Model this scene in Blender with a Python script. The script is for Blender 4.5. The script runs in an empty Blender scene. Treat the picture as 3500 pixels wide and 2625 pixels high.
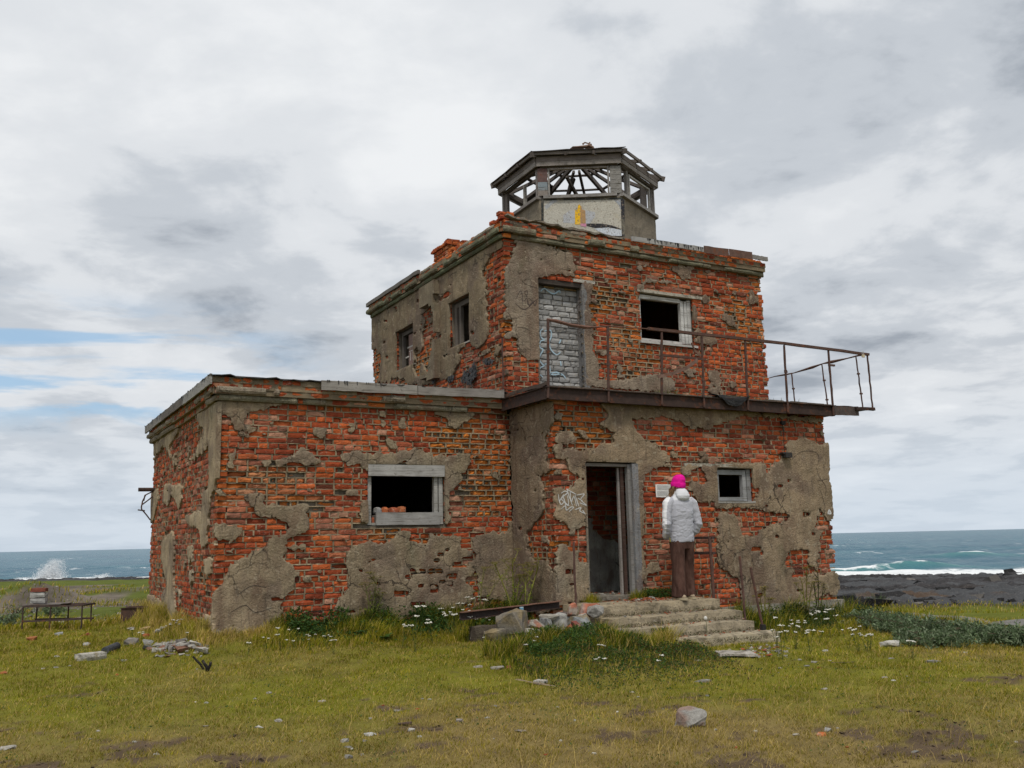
import bpy, bmesh, math, random
import numpy as np
from mathutils import Vector, Matrix

# ------------------------------------------------------------------ camera, sky, sun, exposure
SC = bpy.context.scene
COL = SC.collection
W, H = 3500.0, 2625.0                      # pixel frame of the photograph
FPX = 3225.0
YAW, PIT, ROL = np.radians([28.79, 9.41, -1.30])
CAM = np.array([-2.53, -12.6, 1.025])      # origin = front-left corner of the low wing
FW = np.array([math.sin(YAW)*math.cos(PIT), math.cos(YAW)*math.cos(PIT), math.sin(PIT)])
_r = np.array([math.cos(YAW), -math.sin(YAW), 0.0]); _u = np.cross(_r, FW)
RT = math.cos(ROL)*_r + math.sin(ROL)*_u
UP = -math.sin(ROL)*_r + math.cos(ROL)*_u
cd = bpy.data.cameras.new('camera'); cam = bpy.data.objects.new('camera', cd); COL.objects.link(cam)
m = Matrix.Identity(4)
for i in range(3):
    m[i][0], m[i][1], m[i][2], m[i][3] = RT[i], UP[i], -FW[i], CAM[i]
cam.matrix_world = m
cd.sensor_width = 36.0; cd.lens = FPX/W*36.0; cd.clip_start = 0.1; cd.clip_end = 60000
SC.camera = cam
SC.view_settings.view_transform = 'Standard'; SC.view_settings.look = 'None'
SC.view_settings.exposure = 0.6; SC.view_settings.gamma = 1.0
SC.view_settings.use_curve_mapping = False
SC.cycles.use_denoising = True
SC.cycles.max_bounces = 6; SC.cycles.transparent_max_bounces = 6

SUN_EL, SUN_AZ = math.radians(60), math.radians(212)     # compass-like: from +Y towards +X
wd = bpy.data.worlds.new('World'); SC.world = wd; wd.use_nodes = True
def nd(nt, typ, **kw):
    n = nt.nodes.new(typ)
    for k, v in kw.items():
        if k.startswith('i_'):
            n.inputs[k[2:].replace('_', ' ')].default_value = v
        else: setattr(n, k, v)
    return n
def math_n(nt, op, a, b=None, c=None, clamp=False):
    n = nt.nodes.new('ShaderNodeMath'); n.operation = op; n.use_clamp = clamp
    for i, v in enumerate((a, b, c)):
        if v is None: continue
        if hasattr(v, 'links') or hasattr(v, 'is_linked'): nt.links.new(v, n.inputs[i])
        else: n.inputs[i].default_value = v
    return n.outputs[0]
def ramp_n(nt, fac, stops, interp='LINEAR'):
    n = nt.nodes.new('ShaderNodeValToRGB'); cr = n.color_ramp; cr.interpolation = interp
    while len(cr.elements) < len(stops): cr.elements.new(0.5)
    for e, (p, c) in zip(cr.elements, stops):
        e.position = p; e.color = (c, c, c, 1) if isinstance(c, (int, float)) else (*c, 1)
    nt.links.new(fac, n.inputs[0]); return n.outputs[0]
def mix_n(nt, fac, a, b, blend='MIX'):
    n = nt.nodes.new('ShaderNodeMix'); n.data_type = 'RGBA'; n.blend_type = blend; n.clamp_factor = True
    for s, v in ((n.inputs[0], fac), (n.inputs[6], a), (n.inputs[7], b)):
        if hasattr(v, 'is_linked'): nt.links.new(v, s)
        elif isinstance(v, (int, float)): s.default_value = v
        else: s.default_value = (*v, 1)
    return n.outputs[2]
def noise_n(nt, vec, scale, detail=4, rough=0.55, dist=0.0, w=None):
    n = nt.nodes.new('ShaderNodeTexNoise')
    if w is not None: n.noise_dimensions = '4D'; n.inputs['W'].default_value = w
    n.inputs['Scale'].default_value = scale; n.inputs['Detail'].default_value = detail
    n.inputs['Roughness'].default_value = rough; n.inputs['Distortion'].default_value = dist
    if vec is not None: nt.links.new(vec, n.inputs['Vector'])
    return n.outputs[0]
def map_n(nt, vec, scale=(1, 1, 1), rot=(0, 0, 0), loc=(0, 0, 0)):
    n = nt.nodes.new('ShaderNodeMapping'); nt.links.new(vec, n.inputs[0])
    n.inputs['Scale'].default_value = scale; n.inputs['Rotation'].default_value = rot; n.inputs['Location'].default_value = loc
    return n.outputs[0]

SKYX, SKYY = 31.2, 4.4
def build_sky():
    nt = wd.node_tree; nt.nodes.clear()
    out = nt.nodes.new('ShaderNodeOutputWorld'); bg = nt.nodes.new('ShaderNodeBackground')
    sky = nt.nodes.new('ShaderNodeTexSky'); sky.sky_type = 'NISHITA'; sky.sun_disc = False
    sky.sun_elevation = SUN_EL; sky.sun_rotation = SUN_AZ; sky.air_density = 1.0; sky.dust_density = 1.5
    tc = nt.nodes.new('ShaderNodeTexCoord'); sp = nt.nodes.new('ShaderNodeSeparateXYZ')
    nt.links.new(tc.outputs['Generated'], sp.inputs[0])
    z = math_n(nt, 'MAXIMUM', sp.outputs[2], 0.0)
    den = math_n(nt, 'ADD', z, 0.16)
    cx = math_n(nt, 'DIVIDE', sp.outputs[0], den); cy = math_n(nt, 'DIVIDE', sp.outputs[1], den)
    cb = nt.nodes.new('ShaderNodeCombineXYZ'); nt.links.new(cx, cb.inputs[0]); nt.links.new(cy, cb.inputs[1])
    v = map_n(nt, cb.outputs[0], rot=(0, 0, 0.5), loc=(SKYX, SKYY, 0.0))
    n1 = noise_n(nt, v, 0.95, 10, 0.53, 0.2)
    n2 = noise_n(nt, map_n(nt, v, (1, 1, 1), loc=(9, 4, 2)), 2.9, 10, 0.58, 0.2)
    s = math_n(nt, 'ADD', math_n(nt, 'MULTIPLY', n1, 0.62), math_n(nt, 'MULTIPLY', n2, 0.38))
    cloud = ramp_n(nt, s, [(0.36, (0.225, 0.25, 0.285)), (0.45, (0.375, 0.40, 0.432)), (0.52, (0.485, 0.503, 0.525)), (0.64, (0.57, 0.582, 0.595))], 'EASE')
    # a low belt of broken cloud, with streaks of blue where the deck thins out to the north
    n3 = noise_n(nt, map_n(nt, tc.outputs['Generated'], (4, 4, 26), loc=(1.3, 7.7, 0)), 1.0, 6, 0.55, 0.5)
    low = ramp_n(nt, sp.outputs[2], [(0.10, 0.0), (0.145, 1.0), (0.20, 1.0), (0.255, 0.0)], 'EASE')
    az = nt.nodes.new('ShaderNodeVectorMath'); az.operation = 'DOT_PRODUCT'
    nt.links.new(tc.outputs['Generated'], az.inputs[0]); a0 = math.radians(1.0); az.inputs[1].default_value = (math.sin(a0), math.cos(a0), 0.0)
    side = ramp_n(nt, az.outputs['Value'], [(0.93, 0.0), (0.985, 1.0)], 'EASE')
    gap = math_n(nt, 'MULTIPLY', math_n(nt, 'MULTIPLY', low, side), ramp_n(nt, n3, [(0.49, 0.0), (0.60, 1.0)], 'EASE'))
    skyc = mix_n(nt, 1.0, sky.outputs[0], (0.07, 0.07, 0.07), 'MULTIPLY')
    bluec = mix_n(nt, 0.55, skyc, (0.25, 0.43, 0.62))
    hz = ramp_n(nt, sp.outputs[2], [(0.0, 1.0), (0.16, 0.0)], 'EASE')
    c1 = mix_n(nt, math_n(nt, 'MULTIPLY', hz, 0.72), cloud, (0.40, 0.46, 0.525))
    c2 = mix_n(nt, math_n(nt, 'MULTIPLY', gap, 0.85), c1, bluec)
    nt.links.new(c2, bg.inputs[0]); bg.inputs[1].default_value = 1.0
    nt.links.new(bg.outputs[0], out.inputs[0])
build_sky()
sl = bpy.data.lights.new('sun', 'SUN'); sl.energy = 1.5; sl.angle = math.radians(10); sl.color = (1.0, 0.93, 0.82)
so = bpy.data.objects.new('sun', sl); COL.objects.link(so)
_sd = Vector((math.sin(SUN_AZ)*math.cos(SUN_EL), math.cos(SUN_AZ)*math.cos(SUN_EL), math.sin(SUN_EL)))
so.rotation_euler = _sd.to_track_quat('Z', 'Y').to_euler(); so.location = (0, -20, 30)

# ------------------------------------------------------------------ helpers
rng = np.random.RandomState(7); rnd = random.Random(11)
def ray(px, py): return FW + RT*((px-W/2)/FPX) + UP*((H/2-py)/FPX)
def on_plane(px, py, ax, val):
    d = ray(px, py); return CAM + d*((val-CAM[ax])/d[ax])
def project(p):
    d = np.asarray(p, float)-CAM; z = d@FW
    return np.stack([W/2+FPX*(d@RT)/z, H/2-FPX*(d@UP)/z, z], -1)
def reg(ox, oy, s): return lambda pts: [(ox+x*s, oy+y*s) for x, y in pts]
R1, R2, R3 = reg(450, 1200, .603), reg(1100, 1250, .6029), reg(1650, 1300, .5726)
R4, R5, R6 = reg(1600, 450, .3617), reg(1200, 700, .4219), reg(2000, 750, .4747)
R7, R8, G8 = reg(0, 1850, .3617), reg(2600, 1050, .2713), reg(2500, 1750, .452)
R9, R10 = reg(1750, 1350, .3617), reg(1650, 1900, .226)
F1, F2, F3 = reg(0, 2150, .5425), reg(1200, 2150, .5425), reg(2300, 2150, .5425)

def _hash(ix, iy, iz, seed):
    h = (ix.astype(np.int64)*374761393 + iy.astype(np.int64)*668265263 + iz.astype(np.int64)*2147483647 + seed*974634541) & 0xffffffff
    h = ((h ^ (h >> 13))*1274126177) & 0xffffffff
    h = ((h ^ (h >> 16))*2246822519) & 0xffffffff
    return ((h ^ (h >> 15)) & 0xffffff)/float(0xffffff)
def vnoise(x, y, z=0.0, seed=0):
    x, y, z = np.broadcast_arrays(np.asarray(x, float), np.asarray(y, float), np.asarray(z, float))
    fx, fy, fz = np.floor(x), np.floor(y), np.floor(z); tx, ty, tz = x-fx, y-fy, z-fz
    tx, ty, tz = [t*t*(3-2*t) for t in (tx, ty, tz)]; r = 0
    for a in (0, 1):
        for b in (0, 1):
            for c in (0, 1):
                w = (tx if a else 1-tx)*(ty if b else 1-ty)*(tz if c else 1-tz)
                r = r + w*_hash(fx+a, fy+b, fz+c, seed)
    return r
def fbm(x, y, z=0.0, seed=0, o=4, g=.5):
    r, a, s = 0, 1.0, 0
    for i in range(o):
        r = r + a*vnoise(np.asarray(x)*2**i, np.asarray(y)*2**i, np.asarray(z)*2**i, seed+i*17); s += a; a *= g
    return r/s
def sstep(a, b, x):
    t = np.clip((np.asarray(x, float)-a)/(b-a), 0, 1); return t*t*(3-2*t)

def mesh_from(name, V, F, colr=None, smooth=False):
    V = np.asarray(V, np.float32).reshape(-1, 3)
    me = bpy.data.meshes.new(name)
    if isinstance(F, np.ndarray):
        k = F.shape[1]; n = len(F)
        me.vertices.add(len(V)); me.vertices.foreach_set('co', V.ravel())
        me.loops.add(n*k); me.loops.foreach_set('vertex_index', F.astype(np.int32).ravel())
        me.polygons.add(n); me.polygons.foreach_set('loop_start', np.arange(0, n*k, k, dtype=np.int32))
        me.update(calc_edges=True)
    else:
        me.from_pydata(V.tolist(), [], F); me.update()
    if colr is not None:
        c = np.ones((len(V), 4), np.float32); c[:, :3] = np.asarray(colr, np.float32).reshape(-1, 3) if np.ndim(colr) > 1 else np.asarray(colr, np.float32)
        at = me.color_attributes.new('col', 'FLOAT_COLOR', 'POINT'); at.data.foreach_set('color', c.ravel())
    me.polygons.foreach_set('use_smooth', np.full(len(me.polygons), bool(smooth)))
    return me
def link(name, me, mt=None, parent=None, loc=None):
    o = bpy.data.objects.new(name, me); COL.objects.link(o)
    if mt is not None and me is not None and not me.materials: me.materials.append(mt)
    if parent is not None: o.parent = parent
    if loc is not None: o.location = loc
    return o
def thing(name, label, cat, loc=(0, 0, 0), group=None):
    o = bpy.data.objects.new(name, None); COL.objects.link(o); o.location = loc; o.empty_display_size = .1
    return tag(o, label, cat, group)
def tag(o, label, cat, group=None):
    o['label'] = label; o['category'] = cat
    if group: o['group'] = group
    return o
def struct(o, kind='structure'): o['kind'] = kind; return o

class MB:
    def __init__(s): s.V, s.F, s.C, s.n = [], [], [], 0
    def add(s, V, F, c=(1, 1, 1)):
        V = np.asarray(V, float).reshape(-1, 3)
        s.V.append(V); s.F += [tuple(i+s.n for i in f) for f in F]
        c = np.asarray(c, float); s.C.append(np.tile(c, (len(V), 1)) if c.ndim == 1 else c); s.n += len(V); return s
    def box(s, lo, hi, c=(1, 1, 1), jit=0.0, M=None):
        x0, y0, z0 = lo; x1, y1, z1 = hi
        V = np.array([(x0,y0,z0),(x1,y0,z0),(x1,y1,z0),(x0,y1,z0),(x0,y0,z1),(x1,y0,z1),(x1,y1,z1),(x0,y1,z1)], float)
        if jit: V = V+rng.uniform(-jit, jit, V.shape)
        if M is not None: V = V@np.array(M)[:3, :3].T+np.array(M)[:3, 3]
        return s.add(V, [(0,3,2,1),(4,5,6,7),(0,1,5,4),(1,2,6,5),(2,3,7,6),(3,0,4,7)], c)
    def bar(s, a, b, w, h, c=(1, 1, 1), up=(0, 0, 1), segs=1, wob=0.0):
        """rectangular bar from a to b, w across, h along 'up'"""
        a, b = np.array(a, float), np.array(b, float); d = b-a; d /= np.linalg.norm(d)
        up = np.array(up, float); x = np.cross(d, up); x /= max(np.linalg.norm(x), 1e-6); y = np.cross(x, d)
        V = []; 
        for i in range(segs+1):
            p = a+(b-a)*i/segs
            if wob: p = p+rng.uniform(-wob, wob, 3)
            for sx, sy in ((-1,-1),(1,-1),(1,1),(-1,1)): V.append(p+x*w/2*sx+y*h/2*sy+(rng.uniform(-wob, wob, 3)*.5 if wob else 0))
        F = [(3, 2, 1, 0), tuple(range(4*segs, 4*segs+4))]
        for i in range(segs):
            for k in range(4): F.append((4*i+k, 4*i+(k+1) % 4, 4*i+4+(k+1) % 4, 4*i+4+k))
        return s.add(V, F, c)
    def tube(s, pts, rad, n=8, c=(1, 1, 1), caps=True):
        pts = [np.array(p, float) for p in pts]; k = len(pts)
        rad = [rad]*k if isinstance(rad, (int, float)) else list(rad)
        V = []; x = None
        for i, p in enumerate(pts):
            d = pts[min(i+1, k-1)]-pts[max(i-1, 0)]; d /= max(np.linalg.norm(d), 1e-9)
            if x is None:
                x = np.cross(d, (0, 0, 1) if abs(d[2]) < .9 else (1, 0, 0))
            x = x-d*(x@d); x /= max(np.linalg.norm(x), 1e-9); y = np.cross(d, x)
            for j in range(n):
                a = 2*math.pi*j/n; V.append(p+(x*math.cos(a)+y*math.sin(a))*rad[i])
        F = []
        for i in range(k-1):
            for j in range(n): F.append((i*n+j, i*n+(j+1) % n, (i+1)*n+(j+1) % n, (i+1)*n+j))
        if caps: F += [tuple(range(n-1, -1, -1)), tuple(range((k-1)*n, k*n))]
        return s.add(V, F, c)
    def loft(s, rings, n=20, c=(1, 1, 1)):
        """rings of (cx,cy,cz,rx,ry[,pow]) horizontal super-ellipses"""
        V = []
        for r in rings:
            e = 2/(r[5] if len(r) > 5 else 2.0)
            for j in range(n):
                a = 2*math.pi*j/n; ca, sa = math.cos(a), math.sin(a)
                V.append((r[0]+r[3]*math.copysign(abs(ca)**e, ca), r[1]+r[4]*math.copysign(abs(sa)**e, sa), r[2]))
        F = [tuple(range(n-1, -1, -1)), tuple(range((len(rings)-1)*n, len(rings)*n))]
        for i in range(len(rings)-1):
            for j in range(n): F.append((i*n+j, i*n+(j+1) % n, (i+1)*n+(j+1) % n, (i+1)*n+j))
        return s.add(V, F, c)
    def build(s, name, mt, parent=None, smooth=False, loc=None):
        V = np.concatenate(s.V); me = mesh_from(name, V, s.F, np.concatenate(s.C), smooth)
        return link(name, me, mt, parent, loc)

# ------------------------------------------------------------------ materials
MATS = {}
def material(name, rough=.9, spec=.2, var=.25, vscale=(6, 6, 6), bump=.5, bscale=40, bdist=.01, stains=(), fine=.15, grain=None, transl=0.0, metal=0.0, tint=None, lo=None):
    """Principled whose base colour is the piece's own 'col' tint, varied by noise, with stains of other colours and fine relief."""
    mt = bpy.data.materials.new(name); mt.use_nodes = True; nt = mt.node_tree; b = nt.nodes['Principled BSDF']
    at = nt.nodes.new('ShaderNodeAttribute'); at.attribute_name = 'col'
    gp = nt.nodes.new('ShaderNodeNewGeometry'); P = gp.outputs['Position']
    c = at.outputs['Color']
    n1 = noise_n(nt, map_n(nt, P, vscale), 1.0, 6, .6, .3)
    c = mix_n(nt, 1.0, c, ramp_n(nt, n1, [(.25, 1-var), (.75, 1+var)]), 'MULTIPLY')
    if fine:
        nf = noise_n(nt, P, 160, 3, .6); c = mix_n(nt, 1.0, c, ramp_n(nt, nf, [(.3, 1-fine), (.7, 1+fine)]), 'MULTIPLY')
    for i, (sc_, lo_, hi_, sc_col, amt) in enumerate(stains):
        ns = noise_n(nt, map_n(nt, P, sc_ if isinstance(sc_, tuple) else (sc_,)*3, loc=(3.7*i+1.3, 7.1*i, 2.9*i)), 1.0, 7, .62, .5)
        c = mix_n(nt, math_n(nt, 'MULTIPLY', ramp_n(nt, ns, [(lo_, 0.0), (hi_, 1.0)]), amt), c, sc_col)
    nt.links.new(c, b.inputs['Base Color'])
    b.inputs['Roughness'].default_value = rough; b.inputs['Specular IOR Level'].default_value = spec; b.inputs['Metallic'].default_value = metal
    if bump:
        nb = noise_n(nt, P if grain is None else map_n(nt, P, grain), bscale if grain is None else 1.0, 6, .65)
        bp = nt.nodes.new('ShaderNodeBump'); bp.inputs['Strength'].default_value = bump; bp.inputs['Distance'].default_value = bdist
        nt.links.new(nb, bp.inputs['Height']); nt.links.new(bp.outputs[0], b.inputs['Normal'])
    if transl:
        out = nt.nodes['Material Output']; tr = nt.nodes.new('ShaderNodeBsdfTranslucent'); ms = nt.nodes.new('ShaderNodeMixShader')
        nt.links.new(c, tr.inputs[0]); ms.inputs[0].default_value = transl
        nt.links.new(b.outputs[0], ms.inputs[1]); nt.links.new(tr.outputs[0], ms.inputs[2]); nt.links.new(ms.outputs[0], out.inputs[0])
    MATS[name] = mt; return mt
M_brick = material('brick', .9, .2, .34, (11, 11, 11), 1.0, 60, .014, [(16, .60, .67, (.52, .40, .32), .45), (5, .60, .75, (.12, .05, .03), .5), (38, .59, .67, (.09, .03, .018), .5)], .22)
M_mortar = material('mortar', .95, .1, .3, (7, 7, 7), .9, 70, .012, [(5, .52, .70, (.10, .085, .065), .7)])
M_plaster = material('plaster', .95, .12, .3, (4, 4, 4), 1.0, 34, .022,
    [((3.5, 3.5, 1.1), .50, .66, (.15, .100, .072), .7), ((1.6, 1.6, .9), .58, .74, (.10, .105, .062), .5), (11, .58, .66, (.40, .345, .26), .55), ((30, 30, 2.6), .57, .66, (.085, .068, .055), .55), (46, .58, .64, (.09, .07, .05), .5), (27, .60, .66, (.38, .33, .25), .45)], .25)
def add_cracks(mt):
    nt = mt.node_tree; b = nt.nodes['Principled BSDF']; P = nt.nodes.new('ShaderNodeNewGeometry').outputs['Position']
    w = nt.nodes.new('ShaderNodeTexNoise'); w.inputs['Scale'].default_value = 5; w.inputs['Detail'].default_value = 4; nt.links.new(P, w.inputs['Vector'])
    ad = nt.nodes.new('ShaderNodeVectorMath'); ad.operation = 'MULTIPLY_ADD'; nt.links.new(w.outputs['Color'], ad.inputs[0]); ad.inputs[1].default_value = (.25, .25, .25); nt.links.new(P, ad.inputs[2])
    v = nt.nodes.new('ShaderNodeTexVoronoi'); v.feature = 'DISTANCE_TO_EDGE'; v.inputs['Scale'].default_value = 2.6; nt.links.new(ad.outputs[0], v.inputs['Vector'])
    k = math_n(nt, 'MULTIPLY', ramp_n(nt, v.outputs['Distance'], [(.006, 1.0), (.022, 0.0)]), ramp_n(nt, noise_n(nt, P, 1.3, 4), [(.46, 0.0), (.58, .9)]))
    src = b.inputs['Base Color'].links[0].from_socket; nt.links.new(mix_n(nt, k, src, (.045, .035, .028)), b.inputs['Base Color'])
add_cracks(M_plaster)
M_render = material('roughcast', .95, .12, .2, (3, 3, 3), 1.0, 26, .02, [(5, .55, .68, (.16, .13, .10), .7), ((14, 14, 3), .58, .7, (.12, .11, .09), .5)], .25)
M_conc = material('concrete', .93, .15, .3, (5, 5, 5), 1.0, 40, .02, [(7, .50, .64, (.10, .085, .06), .75), (4, .60, .68, (.26, .19, .06), .5), (40, .57, .63, (.08, .07, .055), .55), (13, .6, .67, (.42, .38, .31), .5)], .22)
M_wood = material('weathered_wood', .9, .15, .30, (3, 3, 3), .7, 1, .006, [((2.5, 40, 60), .52, .66, (.10, .085, .07), .75), ((14, 14, 14), .60, .7, (.08, .065, .055), .6)], .12, grain=(5, 70, 90))
M_rust = material('rusted_iron', .85, .3, .35, (14, 14, 14), .7, 90, .006, [(9, .55, .68, (.16, .055, .025), .7), (22, .62, .7, (.03, .02, .02), .7)], .2)
M_felt = material('roofing_felt', .8, .3, .35, (10, 10, 10), .9, 45, .02, [(7, .6, .72, (.16, .15, .14), .5)], .2)
M_stone = material('stone', .92, .2, .30, (11, 11, 11), .9, 32, .014, [(12, .56, .68, (.12, .11, .105), .6), (8, .64, .72, (.46, .42, .36), .5)], .2)
M_paint = material('aged_paint', .8, .2, .2, (12, 12, 12), .4, 60, .006, [(30, .58, .64, (.34, .30, .24), .75)], .1)
M_leaf = material('leaf', .6, .25, .28, (9, 9, 9), 0, transl=.35, fine=0)
M_grass = material('grass', .75, .12, .22, (3, 3, 3), 0, transl=.35, fine=0)
M_flower = material('petal', .7, .2, .08, (20, 20, 20), 0, transl=.3, fine=0)
M_cloth = material('cloth', .8, .15, .05, (20, 20, 20), .35, 500, .002, fine=.05)
M_cord = material('corduroy', .95, .1, .28, (26, 26, 9), .7, 300, .004, [((22, 22, 8), .52, .7, (.14, .085, .07), .6)], .2)
M_skin = material('skin', .55, .35, .06, (20, 20, 20), .1, 200, .001, fine=.05)
M_void = material('interior', .95, .05, .25, (4, 4, 4), .3, 30, .01)
M_ground = material('earth', 1.0, .05, .28, (2.5, 2.5, 2.5), .9, 22, .04, [(6, .55, .72, (.085, .065, .045), .5)], .25)
M_wall_tar = material('tar', .45, .5, .3, (20, 20, 20), .9, 40, .02)

# ------------------------------------------------------------------ terrain
AX = np.array([math.sin(YAW), math.cos(YAW)]); BX = np.array([math.cos(YAW), -math.sin(YAW)])
PLa = np.array([(0,-.47),(6,-.47),(10,-.34),(12,-.26),(18,-.27),(24,-.45),(40,-.75),(60,-1.1),(100,-2.35),(150,-3.6),(165,-4.05),(180,-5.2),(600,-9)])
PRa = np.array([(0,-.47),(6,-.47),(10,-.40),(13,-.34),(15,-.42),(17,-.66),(20,-1.02),(26,-1.5),(34,-1.9),(42,-2.2),(70,-3.0),(104,-3.8),(111,-4.2),(125,-5.2),(600,-9)])
def rect_dist(x, y, x0, y0, x1, y1):
    dx = np.maximum(np.maximum(x0-x, x-x1), 0); dy = np.maximum(np.maximum(y0-y, y-y1), 0); return np.hypot(dx, dy)
def ab(x, y): return (x-CAM[0])*AX[0]+(y-CAM[1])*AX[1], (x-CAM[0])*BX[0]+(y-CAM[1])*BX[1]
def terrain(x, y, detail=True):
    x, y = np.asarray(x, float), np.asarray(y, float); a, b = ab(x, y)
    t = sstep(-4, 9, b); aa = np.abs(a)
    z = (1-t)*np.interp(aa, PLa[:, 0], PLa[:, 1])+t*np.interp(aa, PRa[:, 0], PRa[:, 1])
    d1 = rect_dist(x, y, 0, 0, 4.4, 6); z = z+.17*np.exp(-(d1/.6)**2)
    d2 = rect_dist(x, y, 4.35, -1.22, 9.8, 6); z = z+.10*np.exp(-(d2/.6)**2)
    z = z+.20*np.exp(-(((x-3.6)/.85)**2+((y+3.15)/.75)**2))            # weedy bank beside the steps
    a2 = (a-27); b2 = b+13.45
    z = z+.66*np.exp(-((a2/2.2)**2+(b2/np.where(b2 < 0, 1.5, .62))**2))                          # earth mound
    z = z+.36*np.exp(-(((a-33)/2.6)**2+((b+12.6)/2.0)**2))
    if detail:
        amp = .5*sstep(2, 14, a)+.5
        z = z+(fbm(x*.5, y*.5, 0, 3, 3)-.5)*.10*amp+(fbm(x*2.3, y*2.3, 0, 9, 2)-.5)*.04+(fbm(x*.06, y*.06, 0, 5, 3)-.5)*1.0*sstep(30, 90, a)
        z = z-.11*sstep(-.2, .35, -rect_dist(x, y, 4.3, -3.1, 6.9, -1.2)+.3)    # flat bed under the steps
    return z
def G(px, py):
    """where the line of sight through a pixel meets the ground"""
    d = ray(px, py); t = np.concatenate([np.linspace(2, 40, 3000), np.linspace(40, 400, 3000)])
    P = CAM+d[None]*t[:, None]; below = P[:, 2] < terrain(P[:, 0], P[:, 1])
    i = int(np.argmax(below)) if below.any() else len(t)-1
    return P[i]
def gz(x, y): return float(terrain(np.array([x]), np.array([y]))[0])

def lawn_masks(x, y):
    """greenness, dryness and bare soil over the lawn"""
    a, b = ab(x, y)
    g = fbm(x*.55, y*.55, 0, 21, 4); s = fbm(x*1.1, y*1.1, 0, 33, 4, .6); s2 = fbm(x*3.2, y*3.2, 0, 51, 3)
    green = np.clip(sstep(6.8, 10.5, a)*.80+(g-.5)*2.2+.12, 0, 1)
    s3 = fbm(a*1.5, b*.7, 0, 35, 4, .6)
    s4 = fbm(x*9, y*9, 0, 57, 3, .6); soil = sstep(.59, .65, s3*.36+s2*.30+s*.10+s4*.24+.030*(1-sstep(7, 9.5, a)))*(1-.7*sstep(9, 12, a))
    return green, soil
def build_ground():
    rr = np.concatenate([np.geomspace(.6, 5, 25)[:-1], np.linspace(5, 20, 170)[:-1], np.geomspace(20, 260, 130)])
    th = np.concatenate([np.linspace(-42, 42, 420), np.linspace(42, 318, 90)[1:-1]])
    T, Rr = np.meshgrid(np.radians(th)+YAW, rr); x = CAM[0]+Rr*np.sin(T); y = CAM[1]+Rr*np.cos(T)
    x, y = x.ravel(), y.ravel(); z = terrain(x, y); nr, ntm = len(rr), len(th)
    i = np.arange(nr-1)[:, None]*ntm; j = np.arange(ntm)[None]; j2 = (j+1) % ntm
    F = np.stack([i+j, i+j2, i+ntm+j2, i+ntm+j], -1).reshape(-1, 4)
    a, b = ab(x, y); green, soil = lawn_masks(x, y)
    c = np.array([.21, .160, .062])[None]*(1-green)[:, None]+np.array([.165, .160, .024])[None]*green[:, None]
    c = c*(1-soil)[:, None]+np.array([.115, .083, .055])[None]*soil[:, None]
    far = sstep(16, 22, a); n = fbm(x*.18, y*.18, 0, 71, 4); n2 = fbm(x*.8, y*.8, 0, 72, 3)
    grassfar = np.array([.095, .115, .022])*(.7+.6*n2)[:, None]
    grav = np.array([.15, .128, .105])*(.45+1.1*n2)[:, None]
    left = 1-sstep(-4, 4, b)
    kg = sstep(.40, .52, n+.30*np.exp(-((a-21.5)/3.0)**2)-.6*np.exp(-((a-27)/2.6)**2)*sstep(-.1, .3, -(b+13.3))+.20*np.exp(-((a-27)/2.2)**2)*sstep(-.1, .3, b+13.3)*sstep(-12.0, -12.5, b)-.12*sstep(-12.6, -12.0, b)+.10*np.exp(-((a-34)/6)**2)-.3*sstep(45, 70, a))
    fc = grassfar*(1-kg)[:, None]+grav*kg[:, None]
    fr = grassfar*np.array([1.15, 1.05, .8]); rock = np.array([.05, .045, .042])*(.5+n2)[:, None]
    kr = sstep(38, 43, a+8*(n-.5)); fr = fr*(1-kr)[:, None]+rock*kr[:, None]
    kl = sstep(150, 162, a+14*(n-.5)); fc = fc*(1-kl)[:, None]+rock*kl[:, None]
    fcol = fc*left[:, None]+fr*(1-left)[:, None]
    c = c*(1-far)[:, None]+fcol*far[:, None]
    o = link('ground', mesh_from('ground', np.stack([x, y, z], 1), F, c, True), M_ground); struct(o)
build_ground()
SEA_Z = -4.0

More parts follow.
